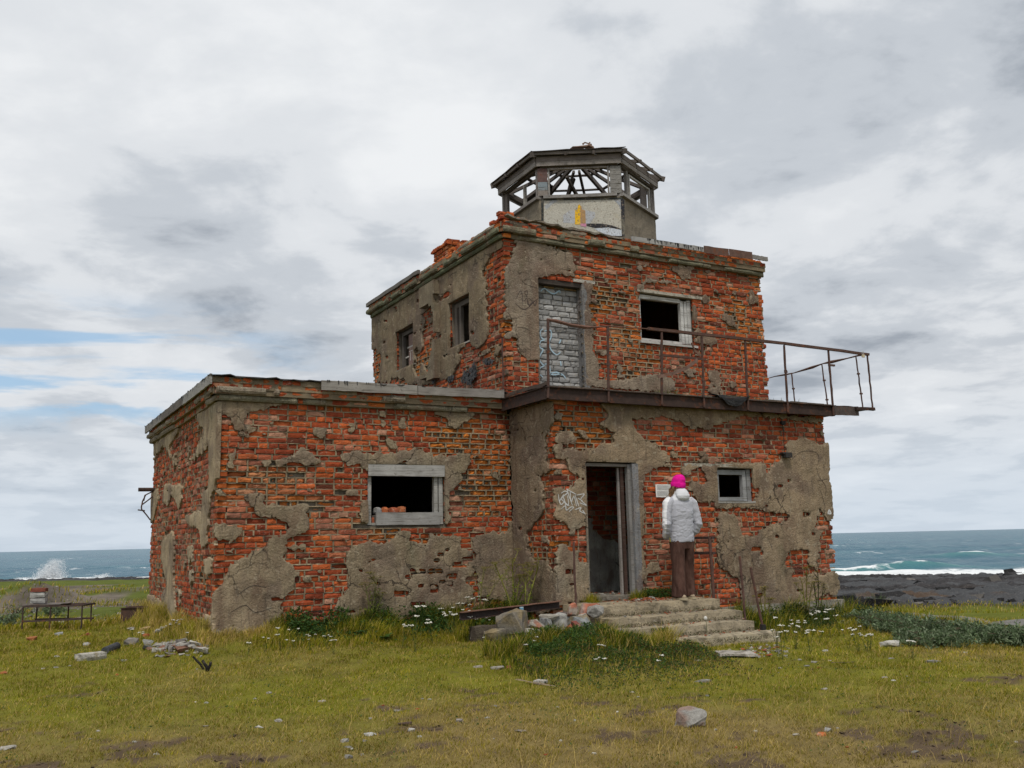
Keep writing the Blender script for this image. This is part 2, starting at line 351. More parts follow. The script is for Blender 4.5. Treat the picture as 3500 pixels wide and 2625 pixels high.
# ------------------------------------------------------------------ sea, shore rocks, spray, path
def build_sea():
    mt = bpy.data.materials.new('sea_water'); mt.use_nodes = True; nt = mt.node_tree; b = nt.nodes['Principled BSDF']
    at = nt.nodes.new('ShaderNodeAttribute'); at.attribute_name = 'col'; sp = nt.nodes.new('ShaderNodeSeparateColor'); nt.links.new(at.outputs['Color'], sp.inputs[0])
    P = nt.nodes.new('ShaderNodeNewGeometry').outputs['Position']
    n1 = noise_n(nt, P, .02, 4, .6); base = ramp_n(nt, n1, [(.3, (.022, .090, .150)), (.7, (.042, .145, .195))])
    base = mix_n(nt, sp.outputs[1], base, (.07, .22, .23))
    caps = ramp_n(nt, noise_n(nt, map_n(nt, P, (.22, .10, .2)), 1.0, 5, .62, .4), [(.635, 0.0), (.665, 1.0)])
    caps = math_n(nt, 'MULTIPLY', caps, ramp_n(nt, noise_n(nt, P, .012, 2), [(.42, 0.0), (.6, .8)]))
    fn = noise_n(nt, P, .7, 6, .7, .6)
    surf = math_n(nt, 'MULTIPLY_ADD', fn, .9, math_n(nt, 'MULTIPLY_ADD', sp.outputs[0], 1.5, -1.05)); surf = ramp_n(nt, surf, [(.0, 0.0), (.18, 1.0)])
    foam = math_n(nt, 'MAXIMUM', caps, surf)
    c = mix_n(nt, foam, base, (.80, .83, .85)); nt.links.new(c, b.inputs['Base Color'])
    nt.links.new(math_n(nt, 'MULTIPLY_ADD', foam, .5, .28), b.inputs['Roughness']); b.inputs['Specular IOR Level'].default_value = .08
    nb = noise_n(nt, map_n(nt, P, (.45, .28, .4)), 1.0, 7, .68, .3); bp = nt.nodes.new('ShaderNodeBump'); bp.inputs['Strength'].default_value = 1.0; bp.inputs['Distance'].default_value = .9
    nt.links.new(nb, bp.inputs['Height']); nt.links.new(bp.outputs[0], b.inputs['Normal'])
    rr = np.concatenate([np.linspace(80, 330, 190)[:-1], np.geomspace(330, 1500, 70)[:-1], np.geomspace(1500, 40000, 30)])
    th = np.concatenate([np.linspace(-40, 40, 380), np.linspace(40, 320, 60)[1:-1]]); nt_ = len(th)
    T, Rr = np.meshgrid(np.radians(th)+YAW, rr); x = (CAM[0]+Rr*np.sin(T)).ravel(); y = (CAM[1]+Rr*np.cos(T)).ravel(); a, b_ = ab(x, y)
    # swell rolling in towards the shore, broken up sideways
    k = sstep(1500, 300, Rr.ravel()); ph = a*2*math.pi/19+4.5*fbm(b_*.02, a*.01, 0, 5, 3)*2
    z = SEA_Z+k*(.26*np.sin(ph)+(fbm(x*.16, y*.16, 0, 41, 4)-.5)*1.1)
    dep = SEA_Z-terrain(x, y); foam = np.where(b_ > 0, np.clip(1.02-dep/1.6, 0, 1), np.clip(.92-dep/1.3, 0, 1))
    crest = np.zeros_like(x)
    for (px, py, ca, cb, hh) in ((3125, 1944, 1.6, 9, .9), (3325, 1903, 2.5, 8, .8), (2920, 1950, 2.0, 10, .4)):
        d = ray(px, py); t = (SEA_Z-CAM[2])/d[2]; q = CAM+d*t; a0, b0 = ab(q[0], q[1])
        g = np.exp(-(((a-a0-.06*(b_-b0))/ca)**2+((b_-b0)/cb)**2)); z = z+hh*g; crest = np.maximum(crest, g)
        foam = np.maximum(foam, .78*np.exp(-(((a-a0-.06*(b_-b0)-.4)/(ca*.55))**2+((b_-b0-.6)/(cb*.6))**2)))
    i = np.arange(len(rr)-1)[:, None]*nt_; j = np.arange(nt_)[None]; j2 = (j+1) % nt_
    F = np.stack([i+j, i+j2, i+nt_+j2, i+nt_+j], -1).reshape(-1, 4)
    struct(link('sea', mesh_from('sea', np.stack([x, y, z], 1), F, np.stack([foam, crest, foam*0], 1), True), mt))
build_sea()

def build_rock_shelf(name, a0, a1, b0f, b1f, na, nb, lift, seed, kfun):
    A, T = np.meshgrid(np.geomspace(a0, a1, na), np.linspace(0, 1, nb), indexing='ij')
    B = A*(b0f+(b1f-b0f)*T); x = (CAM[0]+A*AX[0]+B*BX[0]).ravel(); y = (CAM[1]+A*AX[1]+B*BX[1]).ravel(); a, b = A.ravel(), B.ravel()
    s = (a*.8+b*.25)/2.2+2.5*fbm(a*.05, b*.05, 0, seed, 3)
    saw = s-np.floor(s); led = np.where(saw < .75, saw/.75, (1-saw)/.25)
    z = terrain(x, y)+lift*kfun(a, b)*(.20+.45*led+1.1*(fbm(a*.30, b*.16, 0, seed+4, 5, .65)-.45)-.5*np.abs(fbm(a*.55, b*.30, 0, seed+6, 4, .6)-.5)*2)+(fbm(a*1.8, b*1.2, 0, seed+7, 3, .7)-.5)*.9*lift-.05
    edge = kfun(a, b); z = z-(1-np.clip(edge*4, 0, 1))*.6
    i = np.arange(na-1)[:, None]*nb; j = np.arange(nb-1)[None]; F = np.stack([i+j, i+j+1, i+nb+j+1, i+nb+j], -1).reshape(-1, 4)
    n = fbm(a*.22, b*.12, 0, seed+9, 4); c = np.array([.028, .027, .029])*(.2+1.6*n)[:, None]*(.45+1.1*fbm(a*1.9, b*1.3, 0, seed+22, 3, .7))[:, None]
    wr = sstep(.52, .62, fbm(a*.12, b*.05, 0, seed+12, 4)); c = c*(1-.7*wr)[:, None]+np.array([.07, .074, .08])*(.7*wr)[:, None]
    wd_ = sstep(.55, .66, fbm(a*.3, b*.2, 0, seed+15, 4))*(1-sstep(44, 60, a)); c = c*(1-wd_)[:, None]+np.array([.075, .045, .025])*wd_[:, None]
    struct(link(name, mesh_from(name, np.stack([x, y, z], 1), F, c, False), M_stone))
build_rock_shelf('rock_shelf', 40, 118, .16, .95, 210, 380, .62, 131, lambda a, b: sstep(40, 47, a+3*np.sin(b*.3))*(1-.55*sstep(80, 100, a))*sstep(119, 104, a+7*np.sin(b*.09+1)+4*np.sin(b*.31)))
build_rock_shelf('rock_shelf', 148, 176, -.75, -.12, 60, 300, .55, 191, lambda a, b: sstep(148, 153, a)*sstep(175, 166, a+4*np.sin(b*.11)+3*np.sin(b*.37+2)))

def build_spray():
    V, F = [], []; n = 0
    for (px, py, wpx, hpx, cnt, a0) in ((170, 1978, 78, 62, 22000, 170), (345, 1985, 60, 26, 5000, 168), (440, 1986, 140, 9, 4000, 168), (300, 1982, 36, 14, 1500, 168), (80, 1978, 60, 9, 1500, 170)):
        d = ray(px, py); dh = d[:2]@AX; q = CAM+d*(a0/dh); sc_ = a0/FPX
        k = rng.rand(cnt)**1.6; lat = rng.normal(0, .30, cnt)*(1-.25*k)+.12*k
        top = .75+.5*vnoise(lat*7, 0*lat, 0, int(px))
        h = k*top*hpx*sc_; b = lat*wpx*sc_; dd = rng.normal(0, .9, cnt)
        c = q[None]+np.stack([b*BX[0]+dd*AX[0], b*BX[1]+dd*AX[1], h-.2], 1)
        s = (.025+.075*rng.rand(cnt)**2)*(1.25-.7*k)
        D = rng.normal(size=(cnt, 4, 3)); D /= np.linalg.norm(D, axis=2, keepdims=True)
        V.append((c[:, None]+D*s[:, None, None]).reshape(-1, 3))
        base = n+np.arange(cnt)[:, None]*4
        F.append(np.concatenate([base+np.array(t)[None] for t in ((0, 1, 2), (0, 2, 3), (0, 3, 1), (1, 3, 2))], 0)); n += 4*cnt
    V = np.concatenate(V); o = link('sea_spray', mesh_from('sea_spray', V, np.concatenate(F), (.86, .88, .90)), M_flower); struct(o, 'stuff')
    tag(o, 'white spray of waves bursting over the shore rocks', 'spray')
build_spray()

def build_path():
    pts = [G(*G8([(x, y)])[0]) for x, y in ((1120, 758), (1400, 785), (1800, 815), (2212, 848), (2900, 900))]
    P = np.array(pts)[:, :2]; t = np.linspace(0, len(P)-1, 60); cx = np.interp(t, range(len(P)), P[:, 0]); cy = np.interp(t, range(len(P)), P[:, 1])
    tx, ty = np.gradient(cx), np.gradient(cy); l = np.hypot(tx, ty); nx, ny = -ty/l, tx/l; V = []
    ws = np.linspace(-.5, .5, 5)
    for i in range(60):
        for w in ws:
            x, y = cx[i]+nx[i]*w*(.8+.4*vnoise(i*.4, w, 0, 3)), cy[i]+ny[i]*w; V.append((x, y, gz(x, y)+.05-.06*abs(w)))
    F = np.array([(i*5+j, i*5+j+1, i*5+j+6, i*5+j+5) for i in range(59) for j in range(4)])
    struct(link('path', mesh_from('path', V, F, (.20, .195, .19), True), M_ground))
build_path()

# ------------------------------------------------------------------ the brick building: frames, plaster masks, bricks
BLD = thing('brick_building', 'ruined two-storey red brick building with crumbling plaster and a wooden lookout', 'building', (0, 0, 0))
class Face:
    def __init__(s, name, o, u, n, L, z0, z1, ax, val, openings=()):
        s.name, s.o, s.u, s.n, s.L, s.z0, s.z1, s.ax, s.val = name, np.array(o, float), np.array(u, float), np.array(n, float), L, z0, z1, ax, val
        s.openings = list(openings); s.polys = []; s.holes = []
    def P(s, u, z, d=0.0):
        u, z, d = np.broadcast_arrays(np.asarray(u, float), np.asarray(z, float), np.asarray(d, float))
        return s.o+u[..., None]*s.u+z[..., None]*np.array([0, 0, 1.0])+d[..., None]*s.n
    def uz(s, pxs):
        r = []
        for px, py in pxs:
            p = on_plane(px, py, s.ax, s.val); r.append(((p-s.o)@s.u, p[2]))
        return np.array(r)
    def plaster(s, *pxs): s.polys.append(s.uz([p for l in pxs for p in l]))
    def hole(s, *pxs): s.holes.append(s.uz([p for l in pxs for p in l]))
    def box_hole(s, r, *boxes):
        for x0, y0, x1, y1 in boxes: s.hole(r([(x0, y0), (x1, y0), (x1, y1), (x0, y1)]))
WF = Face('front_wall', (0, 0, 0), (1, 0, 0), (0, -1, 0), 4.35, -.16, 2.93, 1, 0.0, [(2.06, 1.27, 3.24, 2.13)])
WL = Face('side_wall', (0, 0, 0), (0, 1, 0), (-1, 0, 0), 5.71, -.24, 2.93, 0, 0.0)
DF = Face('entrance_wall', (4.35, -1.22, 0), (1, 0, 0), (0, -1, 0), 5.42, -.10, 2.98, 1, -1.22, [(.53, .20, 1.44, 2.12), (2.97, 1.54, 3.71, 2.07)])
DS = Face('return_wall', (4.35, -1.22, 0), (0, 1, 0), (-1, 0, 0), 1.22, -.10, 2.98, 0, 4.35)
UF = Face('upper_front_wall', (4.30, 0, 0), (1, 0, 0), (0, -1, 0), 5.44, 3.16, 5.74, 1, 0.0, [(.60, 3.2, 1.44, 5.17), (2.62, 4.30, 3.76, 5.14)])
UL = Face('upper_side_wall', (4.30, 0, 0), (0, 1, 0), (-1, 0, 0), 5.90, 3.16, 5.74, 0, 4.30, [(1.24, 4.34, 2.07, 5.16), (3.66, 4.37, 4.58, 5.16)])
FACES = [WF, WL, DF, DS, UF, UL]
# outlines of the surviving plaster, traced on the photograph and laid on their walls
WL.plaster(R1([(380,345),(508,270),(510,480),(500,640),(482,760),(455,820),(440,930),(428,1100),(395,1110),(393,1000),(330,985),(310,945),(360,915),(400,905),(405,800),(440,780),(445,700),(440,520),(420,560),(385,590),(345,625),(330,640),(362,580),(400,500),(415,440),(385,400)]))
WL.plaster(R1([(130,505),(268,430),(262,470),(230,510),(215,545),(222,605),(205,560),(185,530),(160,575),(128,590)]))
WL.plaster(R1([(178,815),(200,740),(225,765),(285,765),(285,850),(268,905),(245,840),(225,820),(205,880),(178,860)]))
WL.plaster(R1([(190,1060),(240,1020),(246,1100),(240,1300),(250,1500),(225,1490),(172,1420),(170,1380),(205,1330),(175,1200),(170,1090)]))
WL.plaster(R1([(110,800),(150,785),(148,860),(125,950),(106,985)]))
WL.plaster(R1([(322,1110),(347,1105),(346,1195),(325,1200)])); WL.plaster(R1([(412,1180),(460,1178),(452,1260),(430,1272)]))
WL.plaster(R1([(393,1512),(462,1498),(462,1600),(398,1580)])); WL.plaster(R1([(88,1385),(130,1395),(180,1432),(250,1500),(240,1530),(90,1450)]))
WL.plaster(R1([(240,600),(252,590),(250,650),(238,655)])); WL.plaster(R1([(330,1250),(345,1240),(345,1310),(333,1330)]))
WF.plaster(R1([(498,268),(870,280),(850,292),(790,310),(760,335),(740,345),(690,345),(640,385),(635,415),(700,430),(715,445),(690,455),(600,450),(570,400),(560,370),(498,345)]))
WF.plaster(R1([(800,612),(905,600),(965,545),(1030,600),(1080,620),(1080,642),(1000,646),(900,636),(830,650)])); WF.plaster(R1([(1005,430),(1105,440),(1095,485),(1040,485)])); WF.plaster(R1([(552,580),(580,575),(585,640),(555,670),(545,640)]))
WF.plaster(R1([(640,805),(740,805),(760,860),(820,860),(870,880),(1000,870),(1000,990),(985,1040),(890,1040),(885,1110),(890,1130),(870,1160),(910,1230),(950,1260),(930,1290),(900,1370),(780,1400),(855,1430),(850,1500),(830,1520),(720,1640),(440,1650),(450,1400),(490,1350),(520,1310),(530,1280),(560,1190),(590,1205),(640,1170),(720,1125),(800,1080),(805,1040),(880,1030),(885,985),(820,945),(700,935),(680,870),(645,830)]))
WF.plaster(R1([(468,955),(530,980),(535,1000),(610,1005),(600,1040),(560,1080),(555,1100),(530,1080),(468,1050)])); WF.plaster(R1([(890,1105),(985,1100),(980,1125),(900,1125)])); WF.plaster(R1([(475,785),(540,790),(540,830),(490,830)]))
WF.plaster(R2([(95,510),(185,460),(240,490),(320,500),(480,490),(540,465),(610,495),(640,510),(700,510),(760,500),(840,500),(850,545),(800,620),(800,655),(760,690),(720,715),(715,905),(680,905),(680,600),(270,600),(225,560),(150,570),(120,540)]))
WF.plaster(R2([(235,770),(270,760),(270,895),(230,890),(222,830)]))
WF.plaster(R2([(140,1040),(240,1010),(390,1000),(430,940),(500,935),(500,990),(580,1020),(620,965),(790,965),(790,1040),(855,1050),(855,1140),(870,1180),(800,1200),(870,1290),(840,1360),(700,1400),(560,1390),(400,1450),(140,1440),(90,1380),(60,1330),(130,1310),(150,1200),(135,1100)]))
WF.box_hole(R2, (500,1150,590,1180),(600,1148,685,1180),(700,1178,765,1208),(410,1275,495,1308),(495,1338,590,1368),(612,1240,662,1290),(468,1185,512,1212),(740,1110,832,1142),(790,1082,862,1110),(655,1060,690,1080),(660,1210,700,1235),(540,1235,575,1260),(300,1225,330,1245),(700,1035,722,1050),(630,1095,665,1115),(700,1225,740,1250))
WF.plaster(R2([(850,1010),(855,980),(890,955),(1062,940),(1050,890),(1085,850),(1110,850),(1110,1345),(1080,1345),(900,1310),(885,1240),(890,1190),(870,1170),(865,1060)]))
WF.plaster(R2([(580,245),(900,245),(860,290),(820,310),(790,315),(775,350),(740,358),(730,320),(690,290),(640,270)])); WF.plaster(R2([(315,250),(365,255),(365,285),(330,290)])); WF.plaster(R2([(340,405),(370,405),(420,450),(400,465),(370,440)])); WF.plaster(R2([(960,615),(985,605),(995,640),(950,645)]))
WF.plaster(R2([(1066,290),(1100,290),(1100,580),(1072,570)]))
DS.plaster(R9([(-10,150),(392,50),(390,285),(355,300),(340,370),(318,390),(318,480),(325,560),(325,640),(345,700),(290,760),(245,750),(275,800),(290,880),(295,960),(285,1020),(300,1060),(285,1150),(230,1190),(205,1260),(150,1300),(150,1440),(145,1470),(180,1545),(250,1560),(340,1560)]), R10([(985,60),(1010,160),(1040,260),(1110,265),(1135,420),(1145,800),(480,820),(470,0)]))
DF.plaster(R9([(405,455),(470,460),(475,500),(560,510),(640,535),(800,505),(815,475),(975,465),(970,380),(900,305),(780,290),(890,250),(905,180),(820,100)]), R3([(720,110),(880,105),(1560,175),(2060,240),(2000,250),(1740,225),(1560,205),(1500,235),(1420,260),(1320,295),(1230,280),(1180,245),(1090,225),(1040,210),(1010,230),(885,225),(910,290),(940,340),(970,380),(1040,380),(1050,420),(1090,430),(1112,480),(1080,500),(1060,515),(1030,520),(1000,545),(965,560),(955,640),(960,1000),(980,1210),(900,1215),(900,505),(620,500),(622,690),(600,690),(560,520),(540,560),(500,470),(430,470)]))
DF.plaster(R9([(405,370),(580,350),(600,400),(602,470),(480,470),(405,470)])); DF.plaster(R9([(620,330),(660,340),(720,420),(690,430),(640,380),(600,350)])); DF.plaster(R9([(405,180),(470,180),(460,230),(410,240)])); DF.plaster(R9([(390,700),(450,700),(470,750),(420,780),(340,760)]))
DF.plaster(R9([(400,880),(440,865),(480,905),(600,870),(615,820),(720,800),(720,1240),(640,1238),(610,1280),(590,1300),(590,1325),(555,1320),(545,1260),(500,1220),(405,1190)]))
DF.plaster(R9([(420,1420),(490,1395),(510,1440),(560,1470),(630,1480),(630,1530),(660,1590),(720,1600)]), R10([(1610,10),(1620,620),(1420,720),(1100,760),(1110,300),(1105,0)]))
DF.box_hole(R10, (1240,195,1375,285), (1450,0,1560,100))
DF.plaster(R3([(985,1085),(1040,1080),(1055,1120),(1040,1145),(980,1145)])); DF.plaster(R3([(1170,520),(1240,508),(1420,508),(1420,735),(1395,735),(1340,705),(1300,740),(1270,700),(1230,660),(1240,600),(1330,615),(1335,570),(1310,530),(1245,525),(1230,590),(1195,560)]))
DF.plaster(R3([(1380,505),(1500,490),(1600,490),(1680,500),(1690,560),(1740,510),(1780,480),(1810,430),(1815,370),(1940,340),(1980,380),(2075,380),(2085,560),(2112,780),(2100,830),(2060,830),(2010,770),(1990,830),(1985,880),(2020,900),(2010,970),(2000,1040),(1990,1130),(1950,1090),(1940,1020),(1900,1010),(1830,1020),(1790,1080),(1790,1110),(1850,1120),(1840,1180),(1990,1150),(2110,1150),(2135,1230),(2120,1270),(1990,1290),(1990,1345),(1700,1360),(1560,1360),(1530,1260),(1530,1180),(1480,1160),(1420,1130),(1400,1050),(1400,880),(1410,800),(1430,795),(1510,800),(1530,870),(1545,930),(1640,935),(1650,900),(1730,860),(1830,840),(1830,790),(1760,790),(1640,770),(1600,760),(1400,760),(1380,735)]))
DF.box_hole(R3, (1600,993,1662,1022),(1650,1015,1675,1045),(1758,618,1792,642),(1908,788,1952,816),(1815,590,1840,610),(1680,740,1700,760),(1620,640,1650,700),(1740,920,1765,940),(1960,905,1985,930),(1870,1245,1910,1260),(1640,1270,1670,1295))
UF.plaster(R5([(1335,235),(1500,300),(1660,340),(1660,370),(1800,390),(1822,580),(1700,570),(1540,580),(1540,1240),(1430,1262),(1410,1250),(1345,1180),(1345,1075),(1240,1080),(1270,1040),(1300,1010),(1300,940),(1240,930),(1245,700),(1240,650),(1250,520),(1310,400),(1325,350)]))
UF.plaster(R5([(1870,620),(1940,640),(1960,700),(1935,760),(1940,950),(1975,960),(1940,1080),(1960,1200),(2000,1280),(2000,1420),(1960,1470),(1870,1470)])); UF.plaster(R6([(40,1180),(110,1150),(190,1165),(200,1140),(270,1160),(350,1150),(450,1115),(560,1130),(630,1150),(640,1220),(550,1245),(200,1220),(50,1200)]))
for q in ([(890,1100),(960,1090),(970,1160),(960,1250),(900,1250)], [(370,340),(450,300),(455,350),(370,372)], [(635,340),(680,330),(770,330),(760,410),(700,440),(630,370)], [(350,490),(420,440),(450,430),(640,448),(560,462),(440,458),(420,500),(370,512)],
          [(765,560),(800,640),(795,915),(765,915)], [(800,790),(960,870),(930,910),(800,890)], [(1165,560),(1195,510),(1240,580),(1240,612),(1200,612),(1185,640)], [(990,680),(1040,690),(1085,750),(1085,782),(1040,770),(1000,720)], [(843,545),(875,538),(892,590),(850,602)], [(225,1055),(272,1060),(260,1105),(230,1100)], [(1040,525),(1085,520),(1080,545),(1045,545)], [(920,500),(945,500),(955,535),(930,530)], [(130,415),(150,410),(175,450),(150,468)]):
    UF.plaster(R6(q))
UL.plaster(R5([(150,895),(560,650),(700,560),(1232,235),(1225,345),(1130,400),(1075,530),(1070,570),(1095,600),(1090,700),(1100,860),(1110,990),(1100,1090),(1090,1120),(1030,1160),(980,1150),(960,1090),(880,1190),(780,1230),(740,1220),(830,1200),(890,1220),(880,1290),(850,1330),(830,1390),(760,1410),(700,1420),(570,1460),(460,1450),(440,1400),(330,1400),(310,1440),(220,1440),(250,1260),(240,1200),(205,1170),(150,1160)]))
UL.hole(R5([(575,890),(640,830),(700,840),(708,1000),(700,1150),(690,1180),(665,1360),(640,1370),(605,1340),(580,1280),(560,1390),(530,1390),(505,1320),(520,1250),(515,1180),(540,1150),(570,1200),(590,1150),(575,1040),(600,950)]))
UL.hole(R5([(720,740),(780,700),(822,715),(800,742),(715,788)])); UL.box_hole(R5, (715,1050,735,1080),(535,762,565,790),(270,930,300,950),(285,1220,310,1245),(975,1020,1000,1050))

def seg_dist(u, z, poly):
    d = np.full(u.shape, 1e9); ins = np.zeros(u.shape, bool); n = len(poly)
    for i in range(n):
        x0, y0 = poly[i]; x1, y1 = poly[(i+1) % n]; ex, ey = x1-x0, y1-y0; l = ex*ex+ey*ey+1e-12
        t = np.clip(((u-x0)*ex+(z-y0)*ey)/l, 0, 1); d = np.minimum(d, np.hypot(u-x0-t*ex, z-y0-t*ey))
        c = ((y0 > z) != (y1 > z)) & (u < (x1-x0)*(z-y0)/(y1-y0+1e-12)+x0); ins ^= c
    return np.where(ins, d, -d)
def face_sdf(f, u, z, seed):
    s = np.full(u.shape, -1.0)
    # plaster breaks away in angular flakes: the outline follows the cells of a random mosaic
    cs = .085; iu, iz = np.floor(u/cs), np.floor(z/cs); best = np.full(u.shape, 9.0); fu, fz = u.copy(), z.copy()
    for du in (-1, 0, 1):
        for dz in (-1, 0, 1):
            gu, gv = iu+du, iz+dz; pu_, pz_ = (gu+_hash(gu, gv, gu*0, seed+1))*cs, (gv+_hash(gu, gv, gu*0, seed+2))*cs; d = np.hypot((u-pu_)*.8, z-pz_); k = d < best
            best = np.where(k, d, best); fu = np.where(k, pu_, fu); fz = np.where(k, pz_, fz)
    wu, wz = u+(fu-u)*.62, z+(fz-z)*.62
    for p in f.polys: s = np.maximum(s, seg_dist(wu, wz, p))
    s = s+(fbm(wu*6, wz*6, 0, seed, 3, .6)-.5)*.06+(fbm(u*22, z*22, 0, seed+5, 3, .65)-.5)*.045
    for p in f.holes: s = np.minimum(s, -seg_dist(u, z, p)+(fbm(u*12, z*12, 0, seed+9, 2)-.5)*.03)
    # odd pits where a brick shows through, and scraps of plaster left on bare brick
    pit = fbm(u*4.1, z*7.5, 0, seed+21, 3); s = np.where(s > .07, np.minimum(s, (.80-pit)*.35), s)
    scr = fbm(u*3.3, z*5.2, 0, seed+31, 4, .62); s = np.maximum(s, np.where(s < -.02, (scr-.735)*.35, -1))
    for (u0, z0, u1, z1) in f.openings: s = np.minimum(s, np.maximum(np.maximum(u0-u, u-u1), np.maximum(z0-z, z-z1)))
    rag = (fbm(z*5, z*0+3, 0, seed+77, 4, .65)-.42)*.22 if f.name in ('entrance_wall', 'upper_front_wall') else 0.0
    s = np.minimum(s, np.minimum(np.minimum(u, f.L-u-np.maximum(rag, 0))+.02, np.minimum(z-f.z0+.02, f.z1-z)))
    return s
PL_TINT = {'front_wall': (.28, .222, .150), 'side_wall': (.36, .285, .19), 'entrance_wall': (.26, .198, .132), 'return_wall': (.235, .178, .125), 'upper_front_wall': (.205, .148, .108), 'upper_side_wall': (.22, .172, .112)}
def plaster_mesh(f, seed, th=.024, step=.027):
    nu, nz = int(f.L/step)+2, int((f.z1-f.z0)/step)+2
    uu = np.linspace(-.02, f.L+.02, nu); zz = np.linspace(f.z0, f.z1, nz); Ug, Zg = np.meshgrid(uu, zz)
    S = face_sdf(f, Ug, Zg, seed); f.grid = (uu, zz, S)
    D = th+(fbm(Ug*2.2, Zg*2.2, 0, seed+40, 3)-.5)*.030+(fbm(Ug*14, Zg*14, 0, seed+41, 2)-.5)*.007-.010*np.exp(-np.clip(S, 0, 1)/.02)
    V, keys, Fc, C = [], {}, [], []
    def vid(k, u, z, d, s):
        if k not in keys: keys[k] = len(V); V.append((u, z, d)); C.append(s)
        return keys[k]
    ins = S > 0
    for j in range(nz-1):
        row = ins[j, :-1].astype(int)+ins[j, 1:]+ins[j+1, 1:]+ins[j+1, :-1]
        for i in np.nonzero(row)[0]:
            cs = [(j, i), (j, i+1), (j+1, i+1), (j+1, i)]
            if row[i] == 4: Fc.append(tuple(vid(c, uu[c[1]], zz[c[0]], D[c], S[c]) for c in cs)); continue
            loop, cross = [], []
            for k in range(4):
                a, b = cs[k], cs[(k+1) % 4]
                if ins[a]: loop.append(vid(a, uu[a[1]], zz[a[0]], D[a], S[a]))
                if ins[a] != ins[b]:
                    t = S[a]/(S[a]-S[b]); q = (min(a, b), max(a, b))
                    v = vid(q, uu[a[1]]+(uu[b[1]]-uu[a[1]])*t, zz[a[0]]+(zz[b[0]]-zz[a[0]])*t, D[a]+(D[b]-D[a])*t, 0.0)
                    loop.append(v); cross.append((v, ins[a], q, V[v]))
            if len(loop) >= 3: Fc.append(tuple(loop))
            for k in range(0, len(cross)-1, 2):
                A, B = (cross[k], cross[k+1]) if cross[k][1] else (cross[k+1], cross[k])
                a2 = vid((A[2], 'b'), A[3][0], A[3][1], -.03, -.02); b2 = vid((B[2], 'b'), B[3][0], B[3][1], -.03, -.02)
                Fc.append((A[0], a2, b2, B[0]) if False else (B[0], A[0], a2, b2))
    V = np.array(V); C = np.array(C); u, z = V[:, 0], V[:, 1]
    base = np.array(PL_TINT[f.name])
    t = fbm(u*.9, z*.9, 0, seed+50, 4)[:, None]; t2 = fbm(u*2.7, z*2.2, 0, seed+53, 3)[:, None]
    c = base*(.66+.68*t)
    c = c*(1-.55*sstep(.5, .68, t2))+np.array([.135, .10, .085])*.55*sstep(.5, .68, t2)
    c = c+(np.array([.34, .29, .21])-c)*(.5*np.exp(-np.clip(C, 0, 1)/.010)*sstep(.35, .65, fbm(u*4, z*4, 0, seed+59, 2)))[:, None]
    lightp = sstep(.56, .66, fbm(u*.7+3, z*.6, 0, seed+57, 3))[:, None]; c = c*(1-.4*lightp)+np.array([.30, .27, .21])*.4*lightp
    # each separate patch of plaster is a part of its own
    par = list(range(len(V)))
    def find(a):
        while par[a] != a: par[a] = par[par[a]]; a = par[a]
        return a
    for fc in Fc:
        r = find(fc[0])
        for v in fc[1:]: par[find(v)] = r
    comp = {}
    for fc in Fc: comp.setdefault(find(fc[0]), []).append(fc)
    small_V = None
    big = sorted(comp.values(), key=len, reverse=True)
    co = f.P(V[:, 0], V[:, 1], V[:, 2])
    for fl in big[:14]: emit_sub(co, fl, c, 'plaster_patch', None)
    rest = [fc for fl in big[14:] for fc in fl]
    if rest: emit_sub(co, rest, c, 'plaster_scraps', 'stuff')
def emit_sub(co, fl, c, name, kind):
    ids = sorted({v for fc in fl for v in fc}); mp = {v: i for i, v in enumerate(ids)}
    me = mesh_from(name, co[ids], [tuple(mp[v] for v in fc) for fc in fl], c[ids], False)
    o = link(name, me, M_plaster, BLD)
    if kind: o['kind'] = kind
    return o
for k, f in enumerate(FACES): plaster_mesh(f, 300+60*k)
def covered(f, u, z):
    uu, zz, S = f.grid; i = np.clip(np.searchsorted(uu, u)-1, 0, len(uu)-2); j = np.clip(np.searchsorted(zz, z)-1, 0, len(zz)-2)
    return S[j, i]

